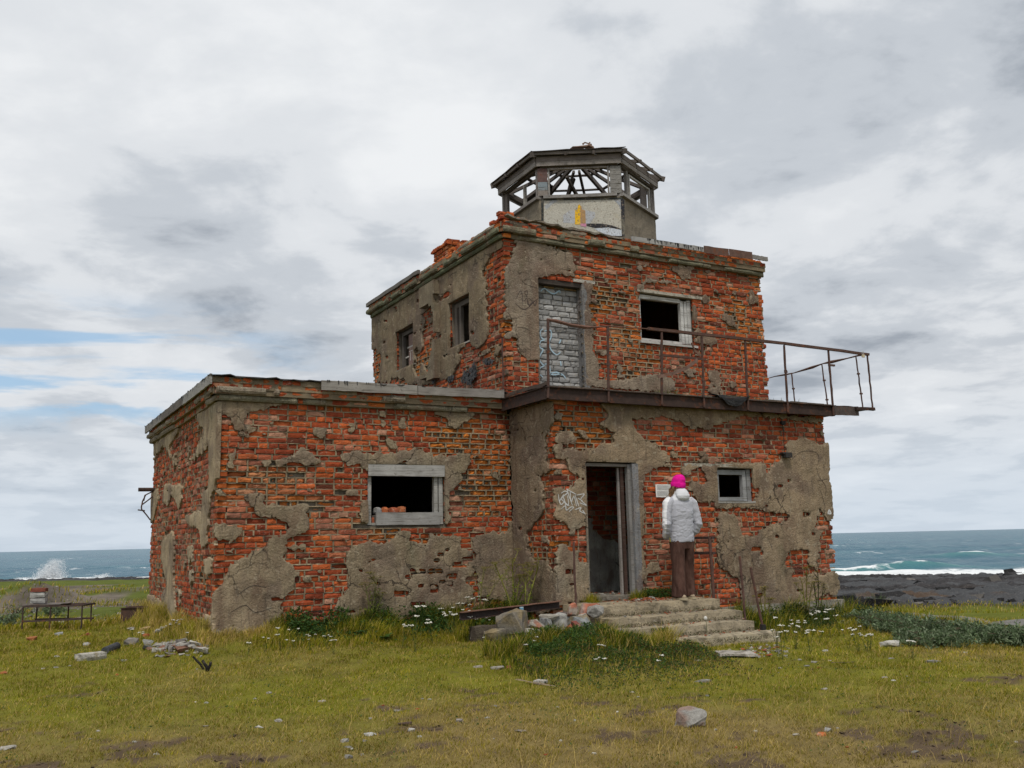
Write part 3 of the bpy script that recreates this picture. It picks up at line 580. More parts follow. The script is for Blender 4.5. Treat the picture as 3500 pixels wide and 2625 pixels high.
BRICKS = []            # (visible size, verts, faces, colours)
def brick_color(e, w):
    """e: how far the fired skin has spalled off, w: random"""
    if w < .06: c = np.array([.42, .21, .14])
    elif w < .34: c = np.array([.235, .036, .013])
    elif w < .74: c = np.array([.335, .056, .017])
    elif w < .95: c = np.array([.43, .088, .022])
    else: c = np.array([.14, .032, .018])
    c = c+np.array([0.008, .013, .008]); o = np.array([.58, .19, .032]); return (c*(1-e)+o*e)*rnd.uniform(.82, 1.10)
def emit_brick(P, u0, u1, z0, z1, d, depth, e, seedc=None, vis=1.0):
    """one brick with a broken front: P maps (u,z,d) to space"""
    nu, nz = (5, 3) if u1-u0 > .16 else (4, 3)
    r = .0035+.006*e; su = np.linspace(0, 1, nu); sz = np.linspace(0, 1, nz)
    jl, jr, jb, jt = [rnd.uniform(-.003, .007+.010*e) for _ in range(4)]
    u0, u1, z0, z1 = u0+jl, u1-jr, z0+jb*.7, z1-jt*.7
    U_, Z_ = np.meshgrid(u0+(u1-u0)*su, z0+(z1-z0)*sz)
    edge = np.zeros_like(U_); edge[0], edge[-1], edge[:, 0], edge[:, -1] = 1, 1, 1, 1
    D_ = d-edge*rng.uniform(.002, .008+.012*e, U_.shape)-rng.uniform(0, .004+.016*e, U_.shape)
    for cu, cz in ((0, 0), (0, -1), (-1, 0), (-1, -1)):
        if rnd.random() < .3: D_[cz, cu] -= rnd.uniform(.005, .03)
    if rnd.random() < .22+.4*e: D_[:, rnd.randrange(nu)] -= rnd.uniform(.004, .018)
    if rnd.random() < .25: D_[-1] -= rnd.uniform(.004, .016)
    U_ = U_+rng.uniform(-.004, .004, U_.shape); Z_ = Z_+rng.uniform(-.003, .003, Z_.shape)
    fv = P(U_.ravel(), Z_.ravel(), D_.ravel()); ring = [j for j in range(nu)]+[k*nu+nu-1 for k in range(1, nz)]+[(nz-1)*nu+j for j in range(nu-2, -1, -1)]+[k*nu for k in range(nz-2, 0, -1)]
    Ur, Zr = U_.ravel()[ring], Z_.ravel()[ring]; bv = P(Ur, Zr, np.full(len(ring), d-depth)); n0 = nu*nz; m_ = len(ring)
    F = [(j*nu+i, j*nu+i+1, (j+1)*nu+i+1, (j+1)*nu+i) for j in range(nz-1) for i in range(nu-1)]
    F += [(ring[(k+1) % m_], ring[k], n0+k, n0+(k+1) % m_) for k in range(m_)]
    V = np.concatenate([fv, bv]); c = brick_color(e, rnd.random() if seedc is None else seedc)
    C = np.tile(c, (len(V), 1))*rng.uniform(.86, 1.14, (len(V), 1))
    q = project(V.mean(0)); mz = V.mean(0); C = C*(.72+.56*float(fbm(mz[0]*.9+mz[1]*.7, mz[2]*1.1, 0, 404, 3)))
    lb_ = float(sstep(.60, .72, fbm(mz[0]*1.7+mz[1]*1.3, mz[2]*2.1, 0, 407, 3)))*rnd.uniform(0, .38); C = C*(1-lb_)+np.array([.40, .27, .20])*lb_
    BRICKS.append(((u1-u0)*(z1-z0)*(FPX/q[2])**2*vis, V, F, C))
MORT = MB()
COURSE, BH = .077, .0655
def mcol(): return np.array([.265, .21, .14])*rnd.uniform(.75, 1.2)
def brick_face(f, seed, corner=None, ragged=False, eb=0.0, zlo=None):
    k0, k1 = int(math.floor(f.z0/COURSE)), int(math.ceil(f.z1/COURSE))
    for k in range(k0, k1):
        z0, z1 = k*COURSE+.006, k*COURSE+.006+BH
        if z1 > f.z1+.03: continue
        zc = (z0+z1)/2; hdr = rnd.random() < .38
        u = rnd.uniform(-.2, 0.0); start = 0.0
        if corner is not None:
            if (k+corner) % 2 == 0: u = 0.0; start = 0.0
            else: u = .132; start = .132
        end = f.L-(rnd.uniform(0, .05) if ragged else 0)
        if ragged and rnd.random() < .10: end -= .10
        first = True
        while u < end-.03:
            ln = .12 if (hdr or rnd.random() < .16) else .25
            if rnd.random() < .10: ln = rnd.choice((.12, .18, .085))
            u0, u1 = max(u, start), min(u+ln, end); u += ln+.012
            if u1-u0 < .035: continue
            pieces = [(u0, u1)]
            for (a0, b0, a1, b1) in f.openings:
                if z1 > b0+.01 and z0 < b1-.01:
                    np_ = []
                    for (p, q) in pieces:
                        if q <= a0 or p >= a1: np_.append((p, q)); continue
                        if p < a0-.03: np_.append((p, a0))
                        if q > a1+.03: np_.append((a1, q))
                    pieces = np_
            for (p, q) in pieces:
                su = np.array([p, (p+q)/2, q, p, q]); sz = np.array([z0, zc, z1, z1, z0]); cv = covered(f, su, sz)
                if cv.min() > .035: continue
                er = float(fbm(p*1.3, zc*1.6, 0, seed, 3))+float(vnoise(p*5, zc*13, 0, seed+3)-.5)*.30+eb
                e = float(np.clip((er-.63)/.16, 0, 1)); rec = rnd.uniform(-.010, .014)+e*rnd.uniform(.006, .045)
                if rnd.random() < .06: rec += rnd.uniform(.02, .05)
                if cv.max() > .0: rec = max(rec, .002)+.004
                ends = (first and start == 0 and p < .02) or (ragged and q > end-.02)
                if ends: rec = rec*.5
                emit_brick(f.P, p, q, z0, z1, -rec, .12 if ends else .058, e*rnd.uniform(.5, 1), vis=max(0, 1-max(0, cv.mean())*20))
                first = False
                # head joint
                if q < end-.02:
                    md = -max(.004, rec*.4)-rnd.uniform(.0, .012); w0, w1 = q-.004, q+.016
                    inop = any(a0-.02 < q < a1-.01 and z1 > b0 and z0 < b1 for (a0, b0, a1, b1) in f.openings)
                    if not inop:
                        pts = f.P(np.array([w0, w1, w1, w0]), np.array([z0-.004, z0-.004, z1+.004, z1+.004]), np.array([md, md, md, md])+rng.uniform(-.004, .004, 4))
                        pb = f.P(np.array([w0, w1, w1, w0]), np.array([z0-.004, z0-.004, z1+.004, z1+.004]), np.full(4, md-.05))
                        MORT.add(np.concatenate([pts, pb]), [(0, 1, 2, 3), (0, 3, 7, 4), (1, 5, 6, 2)], mcol())
        # bed joint above this course: a ragged ledge of mortar
        ns = max(2, int(f.L/.055)); us = np.linspace(.0, f.L-(.03 if ragged else 0), ns+1)
        us[1:-1] += rng.uniform(-.02, .02, ns-1)
        er = fbm(us*1.3, np.full(ns+1, zc*1.6), 0, seed, 3)+eb
        dd = -(.004+rng.uniform(0, .012, ns+1)+.010*sstep(.44, .60, fbm(us*2.3, np.full(ns+1, zc*3.1), 0, seed+90, 3))+np.clip((er-.60)/.16, 0, 1)*.004); dd[rng.rand(ns+1) < .10] -= .022
        zt = z1+COURSE-BH+rng.uniform(-.001, .005, ns+1); zb = z1-rng.uniform(-.001, .006, ns+1)
        top = f.P(us, zt, dd-.002); bot = f.P(us, zb, dd); tb = f.P(us, zt, dd-.06); bb = f.P(us, zb, dd-.06)
        n = ns+1; V = np.concatenate([bot, top, bb, tb]); F = []
        for i in range(ns):
            um = (us[i]+us[i+1])/2; zm = z1+.006
            if any(a0-.005 < um < a1+.005 and b0-.01 < zm < b1+.01 for (a0, b0, a1, b1) in f.openings): continue
            if covered(f, np.array([um]), np.array([zm]))[0] > .05: continue
            F += [(i, i+1, n+i+1, n+i), (n+i, n+i+1, 3*n+i+1, 3*n+i), (i+1, i, 2*n+i, 2*n+i+1)]
        cc = np.tile(mcol(), (n, 1))*rng.uniform(.8, 1.2, (n, 1)); MORT.add(V, F, np.concatenate([cc]*4))
brick_face(WF, 901, corner=0)
brick_face(WL, 902, corner=1, eb=-.01)
brick_face(DF, 903, corner=0, ragged=True, eb=-.01)
brick_face(DS, 904, corner=1)
brick_face(UF, 905, corner=0, ragged=True, eb=.045)
brick_face(UL, 906, corner=1, eb=.06)

# corbelled brick cornices (steps of brick standing out from the wall) and their top courses
def corbel(f, rows, L0=-.0, L1=None, skip=0.0, gaps=()):
    L1 = f.L if L1 is None else L1
    for (z0, h, prot) in rows:
        u = L0-prot; hdr = rnd.random() < .5
        while u < L1:
            ln = .12 if hdr or rnd.random() < .3 else .25; u0, u1 = u, min(u+ln, L1+.0); u += ln+.012
            if u1-u0 < .04 or rnd.random() < skip or any(g0 < (u0+u1)/2 < g1 for g0, g1 in gaps): continue
            e = max(0, rnd.gauss(.1, .22)); emit_brick(f.P, u0, u1, z0, z0+h, prot-rnd.uniform(0, .02), .10+prot, min(1, e))
        n = int((L1-L0)/.08); us = np.linspace(L0-prot, L1, n+1); d = prot-.008-rng.uniform(0, .014, n+1)
        V = np.concatenate([f.P(us, np.full(n+1, z0-.010), d), f.P(us, np.full(n+1, z0+h+.002), d-.004), f.P(us, np.full(n+1, z0-.010), d-.12-prot), f.P(us, np.full(n+1, z0+h+.002), d-.12-prot)])
        m_ = n+1; F = []
        for i in range(n): F += [(i, i+1, m_+i+1, m_+i), (m_+i, m_+i+1, 3*m_+i+1, 3*m_+i), (i+1, i, 2*m_+i, 2*m_+i+1)]
        MORT.add(V, F, mcol()*.9)
corbel(WF, [(2.935, .066, .05), (3.012, .066, .105), (3.088, .066, .115), (3.165, .062, .12)], L1=4.28)
corbel(WL, [(2.935, .066, .05), (3.012, .066, .105), (3.088, .060, .11)], skip=.03)
corbel(UF, [(5.745, .066, .05), (5.822, .066, .10), (5.899, .066, .11)], skip=.02)
corbel(UL, [(5.745, .066, .05), (5.822, .066, .10), (5.899, .066, .11)], skip=.02)
def moulding(f, z0, h, prot, spans, seed, tint, green=0.0):
    """run of rounded plaster moulding, broken into lengths"""
    for (a, b) in spans:
        n = max(3, int((b-a)/.045)); us = np.linspace(a, b, n+1); prof = [(-.02, .0), (prot+.012, .0), (prot+.026, h*.35), (prot+.020, h*.75), (prot+.002, h), (-.02, h)]
        V = []; C = []
        wob = (fbm(us*5, us*0, 0, seed, 3)-.5)*.030; er = sstep(.58, .72, fbm(us*3.1, us*0+5, 0, seed+4, 3))
        for i, u in enumerate(us):
            fade = min(1, min(u-a, b-u)/.03+.25)
            for (d, z) in prof:
                V.append((u+rnd.uniform(-.006, .006), z0+z+rnd.uniform(-.004, .004)*(1 if 0 < z < h else .3), (d+wob[i]*(d > 0)-er[i]*.020*(d > 0))*(fade if d > 0 else 1)))
                C.append(np.array(tint)*(.75+.5*vnoise(u*3, z*9, 0, seed+8))*(1-green)+np.array([.075, .10, .05])*green*(.7+.6*vnoise(u*2, z*5, 0, seed+9)))
        V = np.array(V); co = f.P(V[:, 0], V[:, 1], V[:, 2]); k = len(prof)
        F = [(i*k+j, (i+1)*k+j, (i+1)*k+j+1, i*k+j+1) for i in range(n) for j in range(k-1)]+[tuple(range(k)), tuple(range(n*k+k-1, n*k-1, -1))]
        link('cornice_moulding', mesh_from('cornice_moulding', co, F, np.array(C), False), M_plaster, BLD)
T1, T2 = (.25, .215, .165), (.21, .19, .14)
moulding(WF, 2.925, .085, .055, [(-.05, 1.05), (1.07, 1.46), (2.42, 3.62)], 61, T2, .15)
moulding(WF, 3.02, .085, .11, [(-.10, .62), (.66, .80), (2.2, 2.62)], 62, T1)
moulding(WL, 2.925, .085, .055, [(-.05, .55), (3.3, 5.78)], 63, T1); moulding(WL, 3.02, .075, .105, [(-.10, 1.15), (2.9, 5.82)], 64, T1)
moulding(UF, 5.735, .08, .05, [(.22, 1.52), (1.75, 3.05), (3.2, 4.2), (4.45, 5.46)], 65, T2, .3); moulding(UF, 5.82, .10, .105, [(-.10, .58), (.95, 1.12), (1.5, 1.9), (2.35, 2.6)], 66, T2, .2)
moulding(UF, 5.93, .085, .085, [(.02, .45), (.60, .78), (1.05, 1.55), (3.0, 3.12)], 67, T1)
moulding(UL, 5.735, .08, .05, [(-.05, 5.95)], 68, T2, .75); moulding(UL, 5.82, .095, .105, [(-.08, 1.35), (1.5, 2.1), (2.3, 3.15), (3.25, 3.9), (4.05, 4.6), (4.7, 6.0)], 69, T2, .55); moulding(UL, 5.93, .08, .08, [(.15, 1.6), (2.6, 3.2)], 70, T1)

# loose top courses, coping rubble on the upper block
def rubble_row(f, spans, z, prot, hmax):
    for a, b in spans:
        u = a
        while u < b:
            ln = rnd.choice((.12, .25, .12)); hh = BH
            if rnd.random() < hmax: emit_brick(f.P, u, u+ln, z, z+hh, prot-rnd.uniform(-.01, .05), .12, max(0, rnd.gauss(.15, .2)))
            u += ln+.012
rubble_row(UF, [(0, 2.3)], 5.976, .07, .95); rubble_row(UL, [(0, 3.1)], 5.976, .07, .9)
rubble_row(UF, [(-.06, .3)], 6.05, .06, 1.0); rubble_row(UL, [(-.0, .35), (1.5, 1.9)], 6.05, .06, .9); rubble_row(UF, [(-.06, .12)], 6.125, .04, 1.0)
rubble_row(UF, [(2.3, 5.4)], 5.976, .07, .97); rubble_row(UL, [(3.1, 5.9)], 5.976, .08, .97)

# inner wall of the entrance lobby, seen through the doorway
IW = Face('lobby_wall', (4.75, -.02, 0), (1, 0, 0), (0, -1, 0), 2.6, .16, 2.5, 1, -.02)
PL_TINT['lobby_wall'] = (.62, .62, .56)
IW.plaster(R3([(560,760),(640,830),(655,900),(760,960),(870,985),(1000,1000),(1000,1300),(560,1300)]))
plaster_mesh(IW, 1300, .02, .04); brick_face(IW, 907)

# chimney stub on the upper roof edge
CH = MB()
def chimney():
    x0, x1, y0, y1 = 4.42, 4.92, 2.35, 3.02
    CH.box((x0+.03, y0+.03, 5.9), (x1-.03, y1-.03, 6.42), mcol())
    fA = Face('c', (x0, y0, 0), (0, 1, 0), (-1, 0, 0), y1-y0, 5.95, 6.4, 0, x0); fB = Face('c', (x0, y0, 0), (1, 0, 0), (0, -1, 0), x1-x0, 5.95, 6.4, 1, y0)
    for k in range(6):
        z0 = 5.96+k*COURSE; pr = .04 if k == 5 else 0.0
        for f in (fA, fB):
            u = -pr+(0 if (k+(f is fA)) % 2 else .0)
            while u < f.L+pr-.02:
                ln = .12 if (k % 2) else .25; u1 = min(u+ln, f.L+pr)
                if u1-u > .05: emit_brick(f.P, u, u1, z0, z0+BH, pr-rnd.uniform(0, .012), .10, max(0, rnd.gauss(.2, .2)))
                u += ln+.012
    emit_brick(fB.P, .05, .29, 6.425, 6.49, -.08, .12, .1); emit_brick(fB.P, .31, .43, 6.425, 6.485, -.02, .12, .1)
chimney(); CH.build('chimney', M_mortar, BLD)

# the 300 bricks that show largest are parts of their own; the rest of the brickwork is one part
BRICKS.sort(key=lambda b: -b[0])
for (_, V, F_, C) in BRICKS[:300]: link('brick', mesh_from('brick', V, F_, C), M_brick, BLD)
bw = MB()
for (_, V, F_, C) in BRICKS[300:]: bw.add(V, F_, C)
bw.build('brickwork', M_brick, BLD)['kind'] = 'stuff'
MORT.build('mortar_joints', M_mortar, BLD)['kind'] = 'stuff'

def core(f, name, rec=.06, th=.38, z0=None, z1=None, u0=0.0, u1=None, ragged=False):
    z0 = f.z0-.3 if z0 is None else z0; z1 = f.z1 if z1 is None else z1; u1 = (f.L-(.13 if ragged else 0)) if u1 is None else u1
    us = sorted({u0, u1, *[o[0] for o in f.openings], *[o[2] for o in f.openings]}); zs = sorted({z0, z1, *[o[1] for o in f.openings], *[o[3] for o in f.openings]})
    b = MB()
    for i in range(len(us)-1):
        for j in range(len(zs)-1):
            um, zm = (us[i]+us[i+1])/2, (zs[j]+zs[j+1])/2
            if any(o[0] < um < o[2] and o[1] < zm < o[3] for o in f.openings): continue
            q = [f.P(u, z, d) for d in (-rec, -rec-th) for (u, z) in ((us[i], zs[j]), (us[i+1], zs[j]), (us[i+1], zs[j+1]), (us[i], zs[j+1]))]
            b.add(q, [(0, 1, 2, 3), (7, 6, 5, 4), (0, 4, 5, 1), (1, 5, 6, 2), (2, 6, 7, 3), (3, 7, 4, 0)], (.17, .145, .115))
    return b.build(name, M_mortar, BLD)
core(WF, 'wall', u0=.06); core(WL, 'wall', u0=.06); core(DF, 'wall', u0=.06, th=.24, ragged=True); core(DS, 'wall', u0=.06, th=.24, u1=1.22)
core(UF, 'wall', u0=.06, z0=3.0, z1=5.98, ragged=True); core(UL, 'wall', u0=.06, z0=3.0, z1=5.98); core(IW, 'wall', rec=.055, th=.1)
# far walls, ceilings, floors and roofs that close the rooms
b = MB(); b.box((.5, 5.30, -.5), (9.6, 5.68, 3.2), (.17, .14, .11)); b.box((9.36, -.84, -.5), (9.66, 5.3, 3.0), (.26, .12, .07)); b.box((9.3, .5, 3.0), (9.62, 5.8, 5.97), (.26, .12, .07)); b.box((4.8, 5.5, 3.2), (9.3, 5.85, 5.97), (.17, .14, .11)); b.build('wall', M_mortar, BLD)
b = MB(); b.box((4.0, .4, -.4), (4.3, 5.3, 3.1), (.12, .11, .10)); b.build('partition_wall', M_void, BLD)
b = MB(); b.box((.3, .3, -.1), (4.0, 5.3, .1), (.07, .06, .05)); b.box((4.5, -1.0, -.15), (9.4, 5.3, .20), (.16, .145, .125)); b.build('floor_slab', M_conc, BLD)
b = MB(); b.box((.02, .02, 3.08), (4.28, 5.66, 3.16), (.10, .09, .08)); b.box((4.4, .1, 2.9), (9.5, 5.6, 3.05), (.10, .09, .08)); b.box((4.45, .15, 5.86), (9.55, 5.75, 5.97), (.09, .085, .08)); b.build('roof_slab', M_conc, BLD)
def felt_sheet(x0, x1, y0, y1, z, over, seed, c=(.045, .043, .042)):
    nx, ny = int((x1-x0)/.12)+1, int((y1-y0)/.12)+1; V = []
    for j in range(ny+1):
        for i in range(nx+1):
            x = x0+(x1-x0)*i/nx; y = y0+(y1-y0)*j/ny; ed = (i in (0, nx)) or (j in (0, ny))
            V.append((x+rnd.uniform(-.02, .02), y+(rnd.uniform(-.02, .03) if ed else 0), z+.03*float(fbm(x*2, y*2, 0, seed, 3)-.3)-(over*rnd.random() if ed else 0)))
    F = np.array([(j*(nx+1)+i, j*(nx+1)+i+1, (j+1)*(nx+1)+i+1, (j+1)*(nx+1)+i) for j in range(ny) for i in range(nx)])
    o = link('roof_felt', mesh_from('roof_felt', V, F, c, False), M_felt, BLD); md = o.modifiers.new('thick', 'SOLIDIFY'); md.thickness = .012
felt_sheet(-.15, 4.27, -.155, 5.85, 3.262, .035, 5); felt_sheet(4.6, 9.75, .2, 5.8, 5.995, .02, 6)
# weathered fascia boards
def board(a, b_, h, t, c, nrm, name='fascia_board', mt=None, parent=None, wob=.004, segs=14, up=(0, 0, 1)):
    k = MB(); k.bar(a, b_, t, h, c, up=up, segs=segs, wob=wob); return k.build(name, mt or M_wood, parent or BLD)
GREY, DGREY, PALE, BROWN = (.30, .295, .285), (.14, .125, .115), (.43, .43, .42), (.16, .12, .10)
board((1.33, -.148, 3.188), (2.75, -.148, 3.195), .135, .030, (.27, .255, .235), None); board((2.757, -.150, 3.190), (4.17, -.150, 3.215), .125, .030, (.22, .205, .19), None)
board((-.142, -.14, 3.185), (-.142, 1.9, 3.185), .135, .028, GREY, None); board((-.145, 1.906, 3.183), (-.145, 3.9, 3.183), .130, .028, DGREY, None); board((-.143, 3.906, 3.185), (-.143, 5.84, 3.185), .130, .028, (.22, .21, .20), None)
board((6.69, -.135, 6.022), (8.25, -.135, 6.030), .085, .026, (.33, .325, .32), None); board((9.35, -.137, 6.045), (9.76, -.137, 6.045), .075, .03, (.20, .19, .18), None)
b = MB(); b.bar((8.25, -.150, 6.035), (8.82, -.150, 6.045), .008, .135, (.11, .065, .05), segs=5, wob=.004); b.bar((8.825, -.152, 6.045), (9.38, -.152, 6.055), .008, .14, (.12, .07, .055), segs=5, wob=.004); b.build('metal_flashing', M_rust, BLD)
board((4.195, 3.15, 6.02), (4.195, 5.96, 6.02), .075, .05, (.15, .14, .13), None)
board((4.28, -.12, 6.06), (6.6, -.02, 6.02), .03, .10, (.22, .20, .17), None, 'coping', M_plaster, segs=22, wob=.018)
# black tar run on boards
def tar_drips(f_P, u0, u1, ztop, n, lmax, d):
    k = MB()
    for _ in range(n):
        u = rnd.uniform(u0, u1); l = rnd.uniform(.015, lmax); w = rnd.uniform(.004, .016)
        k.add([f_P(u-w, ztop, d), f_P(u+w, ztop, d), f_P(u+w*.5+.004, ztop-l, d), f_P(u-w*.4, ztop-l*.9, d)], [(0, 1, 2, 3)], (.03, .03, .03))
    k.build('tar_run', M_wall_tar, BLD)['kind'] = 'stuff'
tar_drips(lambda u, z, d: UF.P(u, z, d), 2.45, 3.95, 6.066, 46, .085, .151); tar_drips(lambda u, z, d: WL.P(u, z, d), 0, 5.7, 3.255, 60, .11, .160); tar_drips(lambda u, z, d: WF.P(u, z, d), 1.4, 2.2, 3.262, 10, .06, .167)
# pilaster and down-pipe groove on the upper side wall
b = MB(); 
pu, pz = np.meshgrid(np.linspace(2.42, 3.10, 12), np.linspace(3.25, 5.74, 40)); S_ = face_sdf(UL, pu, pz, 660)
for j in range(39):
    for i in range(11):
        if S_[j, i] > 0 and S_[j+1, i+1] > 0 and S_[j, i+1] > 0 and S_[j+1, i] > 0:
            uu = [pu[j, i], pu[j, i+1], pu[j+1, i+1], pu[j+1, i]]; zz = [pz[j, i], pz[j, i+1], pz[j+1, i+1], pz[j+1, i]]
            b.add(np.concatenate([UL.P(np.array(uu), np.array(zz), np.full(4, .13)), UL.P(np.array(uu), np.array(zz), np.full(4, 0.0))]), [(0, 1, 2, 3), (0, 3, 7, 4), (1, 5, 6, 2), (0, 4, 5, 1), (3, 2, 6, 7)], np.array([.20, .165, .115])*rnd.uniform(.94, 1.06))
b.build('pilaster', M_plaster, BLD)['kind'] = 'stuff'
# tar blotches low on the upper side wall
for (r, n, sx, sy) in ((R5([(965,1400)])[0], 60, 46, 40), (R5([(1010,1330)])[0], 26, 18, 26), (R5([(1120,1275)])[0], 18, 26, 12), (R5([(820,1420)])[0], 18, 18, 22), (R5([(690,1410)])[0], 22, 26, 14)):
    k = MB(); 
    for _ in range(n):
        px, py = r[0]+rnd.gauss(0, sx*.4219*.55), r[1]+rnd.gauss(0, sy*.4219*.6); (u, z), = UL.uz([(px, py)]); z = max(z, 3.24); s = rnd.uniform(.02, .06)
        a0 = rnd.uniform(0, 6); q = [UL.P(u+s*math.cos(a0+t)*rnd.uniform(.6, 1.2), z+s*math.sin(a0+t)*rnd.uniform(.6, 1.2), .028+rnd.uniform(0, .03)) for t in np.linspace(0, 6.28, 7)[:-1]]; c0 = UL.P(u, z, .05)
        k.add(q+[c0], [(i, (i+1) % 6, 6) for i in range(6)], (.022, .020, .02))
    k.build('tar_blotch', M_wall_tar, BLD)

# ---- openings: windows, doorway, bricked-up door, lintels
def fr(f, name, bars, c, d0, d1, mt=None, parent=None, wob=.003):
    """a frame member list: (u0,z0,u1,z1) rectangles between depths d0 (outer) and d1"""
    out = []
    for (u0, z0, u1, z1) in bars:
        k = MB(); q = [f.P(u, z, d)+rng.uniform(-wob, wob, 3) for d in (d0, d1) for (u, z) in ((u0, z0), (u1, z0), (u1, z1), (u0, z1))]
        k.add(q, [(0, 1, 2, 3), (7, 6, 5, 4), (0, 4, 5, 1), (1, 5, 6, 2), (2, 6, 7, 3), (3, 7, 4, 0)], np.array(c)*rnd.uniform(.88, 1.12)); out.append(k.build(name, mt or M_wood, parent or BLD))
    return out
def window(f, bars, c, d0, d1, name='window'):
    w = bpy.data.objects.new(name, None); COL.objects.link(w); w.parent = BLD; w.empty_display_size = .1
    fr(f, 'frame', bars, c, d0, d1, parent=w); return w
w = window(WF, [(2.07, 1.28, 2.125, 1.965), (3.09, 1.28, 3.145, 1.965), (3.165, 1.28, 3.225, 2.0), (2.13, 1.275, 3.085, 1.31)], (.33, .325, .31), -.05, -.13)
fr(WF, 'board', [(2.06, 1.965, 3.235, 2.125)], (.34, .335, .325), .012, -.03, parent=w); fr(WF, 'board', [(2.185, 1.275, 3.155, 1.452)], (.30, .295, .29), -.005, -.04, parent=w)
w = window(DF, [(2.985, 1.56, 3.045, 2.045), (3.53, 1.56, 3.60, 2.045), (3.045, 1.56, 3.53, 1.615), (3.045, 1.97, 3.53, 2.045), (3.62, 1.55, 3.70, 2.06)], (.25, .255, .26), -.05, -.12)
fr(DF, 'sill', [(2.96, 1.525, 3.72, 1.548)], (.36, .35, .33), .02, -.14, parent=w)
w = window(UF, [(3.52, 4.335, 3.585, 5.10), (3.60, 4.335, 3.66, 5.10), (3.67, 4.335, 3.74, 5.12), (2.64, 4.31, 3.52, 4.36), (2.63, 5.06, 3.52, 5.125), (2.62, 4.335, 2.66, 5.06)], (.48, .48, .47), -.06, -.13)
fr(UF, 'sill', [(2.58, 4.26, 3.80, 4.298)], (.45, .44, .42), .03, -.10, parent=w)
w = window(UL, [(1.26, 4.36, 1.31, 5.14), (1.80, 4.36, 1.86, 5.10), (1.96, 4.36, 2.05, 5.14), (1.31, 5.06, 2.0, 5.14)], (.13, .115, .10), -.10, -.16)
fr(UL, 'panel', [(1.86, 4.40, 1.96, 5.06)], (.06, .048, .042), -.12, -.145, parent=w); fr(UL, 'sill', [(1.22, 4.315, 2.09, 4.345)], (.33, .31, .28), .01, -.12, parent=w)
w = window(UL, [(3.68, 4.39, 3.74, 5.13), (4.44, 4.39, 4.48, 5.13), (3.74, 5.06, 4.5, 5.13)], (.10, .09, .08), -.10, -.16)
fr(UL, 'panel', [(3.70, 4.42, 4.22, 5.04)], (.20, .13, .11), -.13, -.15, mt=M_paint, parent=w)
for (u0, z0, u1, z1) in ((3.86, 4.78, 4.28, 4.81), (3.95, 4.70, 4.20, 4.73), (4.0, 4.5, 4.03, 4.72), (4.12, 4.52, 4.15, 4.7), (4.2, 4.60, 4.38, 4.63), (3.8, 4.60, 3.95, 4.64)): fr(UL, 'paint_flake', [(u0, z0, u1, z1)], (.42, .40, .37), -.1275, -.132, mt=M_paint, parent=w)
fr(UL, 'sill', [(3.62, 4.345, 4.60, 4.375)], (.26, .24, .20), .01, -.12, parent=w)
fr(UF, 'lintel', [(2.56, 5.145, 3.96, 5.20)], (.37, .345, .29), .016, -.10, M_conc); fr(UF, 'lintel', [(1.28, 5.175, 1.70, 5.225)], (.42, .40, .36), .012, -.10, M_conc); fr(DF, 'lintel', [(2.34, 2.085, 3.95, 2.135)], (.37, .345, .29), .014, -.10, M_conc)
# doorway with its plank frame
dr = bpy.data.objects.new('doorway', None); COL.objects.link(dr); dr.parent = BLD; dr.empty_display_size = .1
fr(DF, 'frame', [(1.215, .20, 1.27, 2.06)], (.055, .032, .026), -.10, -.16, parent=dr); fr(DF, 'frame', [(1.175, .20, 1.21, 2.05)], (.27, .25, .235), -.12, -.16, parent=dr)
fr(DF, 'frame', [(1.30, .20, 1.345, 2.09)], (.22, .215, .21), -.03, -.10, parent=dr); fr(DF, 'frame', [(.55, 2.06, 1.40, 2.10)], (.20, .185, .17), -.04, -.12, parent=dr)
fr(DF, 'jamb', [(1.35, .15, 1.455, 2.10)], (.205, .21, .22), .020, -.10, M_plaster, dr); fr(DF, 'jamb', [(.52, .15, .545, 2.06)], (.22, .19, .15), .010, -.20, M_plaster, dr)
fr(DF, 'threshold', [(.5, .16, 1.46, .215)], (.22, .2, .17), -.005, -.26, M_conc, dr)
# upper door, bricked up with grey painted blocks
ud = bpy.data.objects.new('blocked_door', None); COL.objects.link(ud); ud.parent = BLD; ud.empty_display_size = .1
b = MB(); q = [UF.P(u, z, d) for d in (-.165, -.25) for (u, z) in ((.58, 3.1), (1.46, 3.1), (1.46, 5.2), (.58, 5.2))]; b.add(q, [(0, 1, 2, 3), (0, 4, 5, 1), (1, 5, 6, 2), (2, 6, 7, 3), (3, 7, 4, 0)], (.16, .155, .15)); b.build('mortar_bed', M_mortar, ud)
k = 0; z = 3.16
while z < 5.10:
    u = .605-(0 if k % 2 else .09)
    while u < 1.43:
        ln = rnd.choice((.16, .20, .12, .18)); u0, u1 = max(u, .605), min(u+ln, 1.435); u += ln+.014
        if u1-u0 < .04: continue
        top = z > 4.98; n_ = len(BRICKS); emit_brick(UF.P, u0, u1, z, z+.078, -.14-rnd.uniform(0, .010), .05, 0); (_, V, F_, C) = BRICKS.pop()
        C[:] = np.array([.30, .30, .30] if not top else ([.30, .20, .10] if rnd.random() < .5 else [.20, .20, .21]))*rnd.uniform(.72, 1.22)
        if rnd.random() < .12: C *= .6
        link('block', mesh_from('block', V, F_, C), M_paint, ud)
    z += .0905; k += 1
fr(UF, 'jamb', [(1.435, 3.2, 1.53, 5.15)], (.185, .185, .19), .018, -.20, M_plaster, ud); fr(UF, 'jamb', [(.575, 3.2, .602, 5.15)], (.17, .145, .12), .005, -.22, M_plaster, ud); fr(UF, 'head_board', [(.58, 5.09, 1.46, 5.165)], (.055, .045, .04), -.02, -.20, parent=ud)
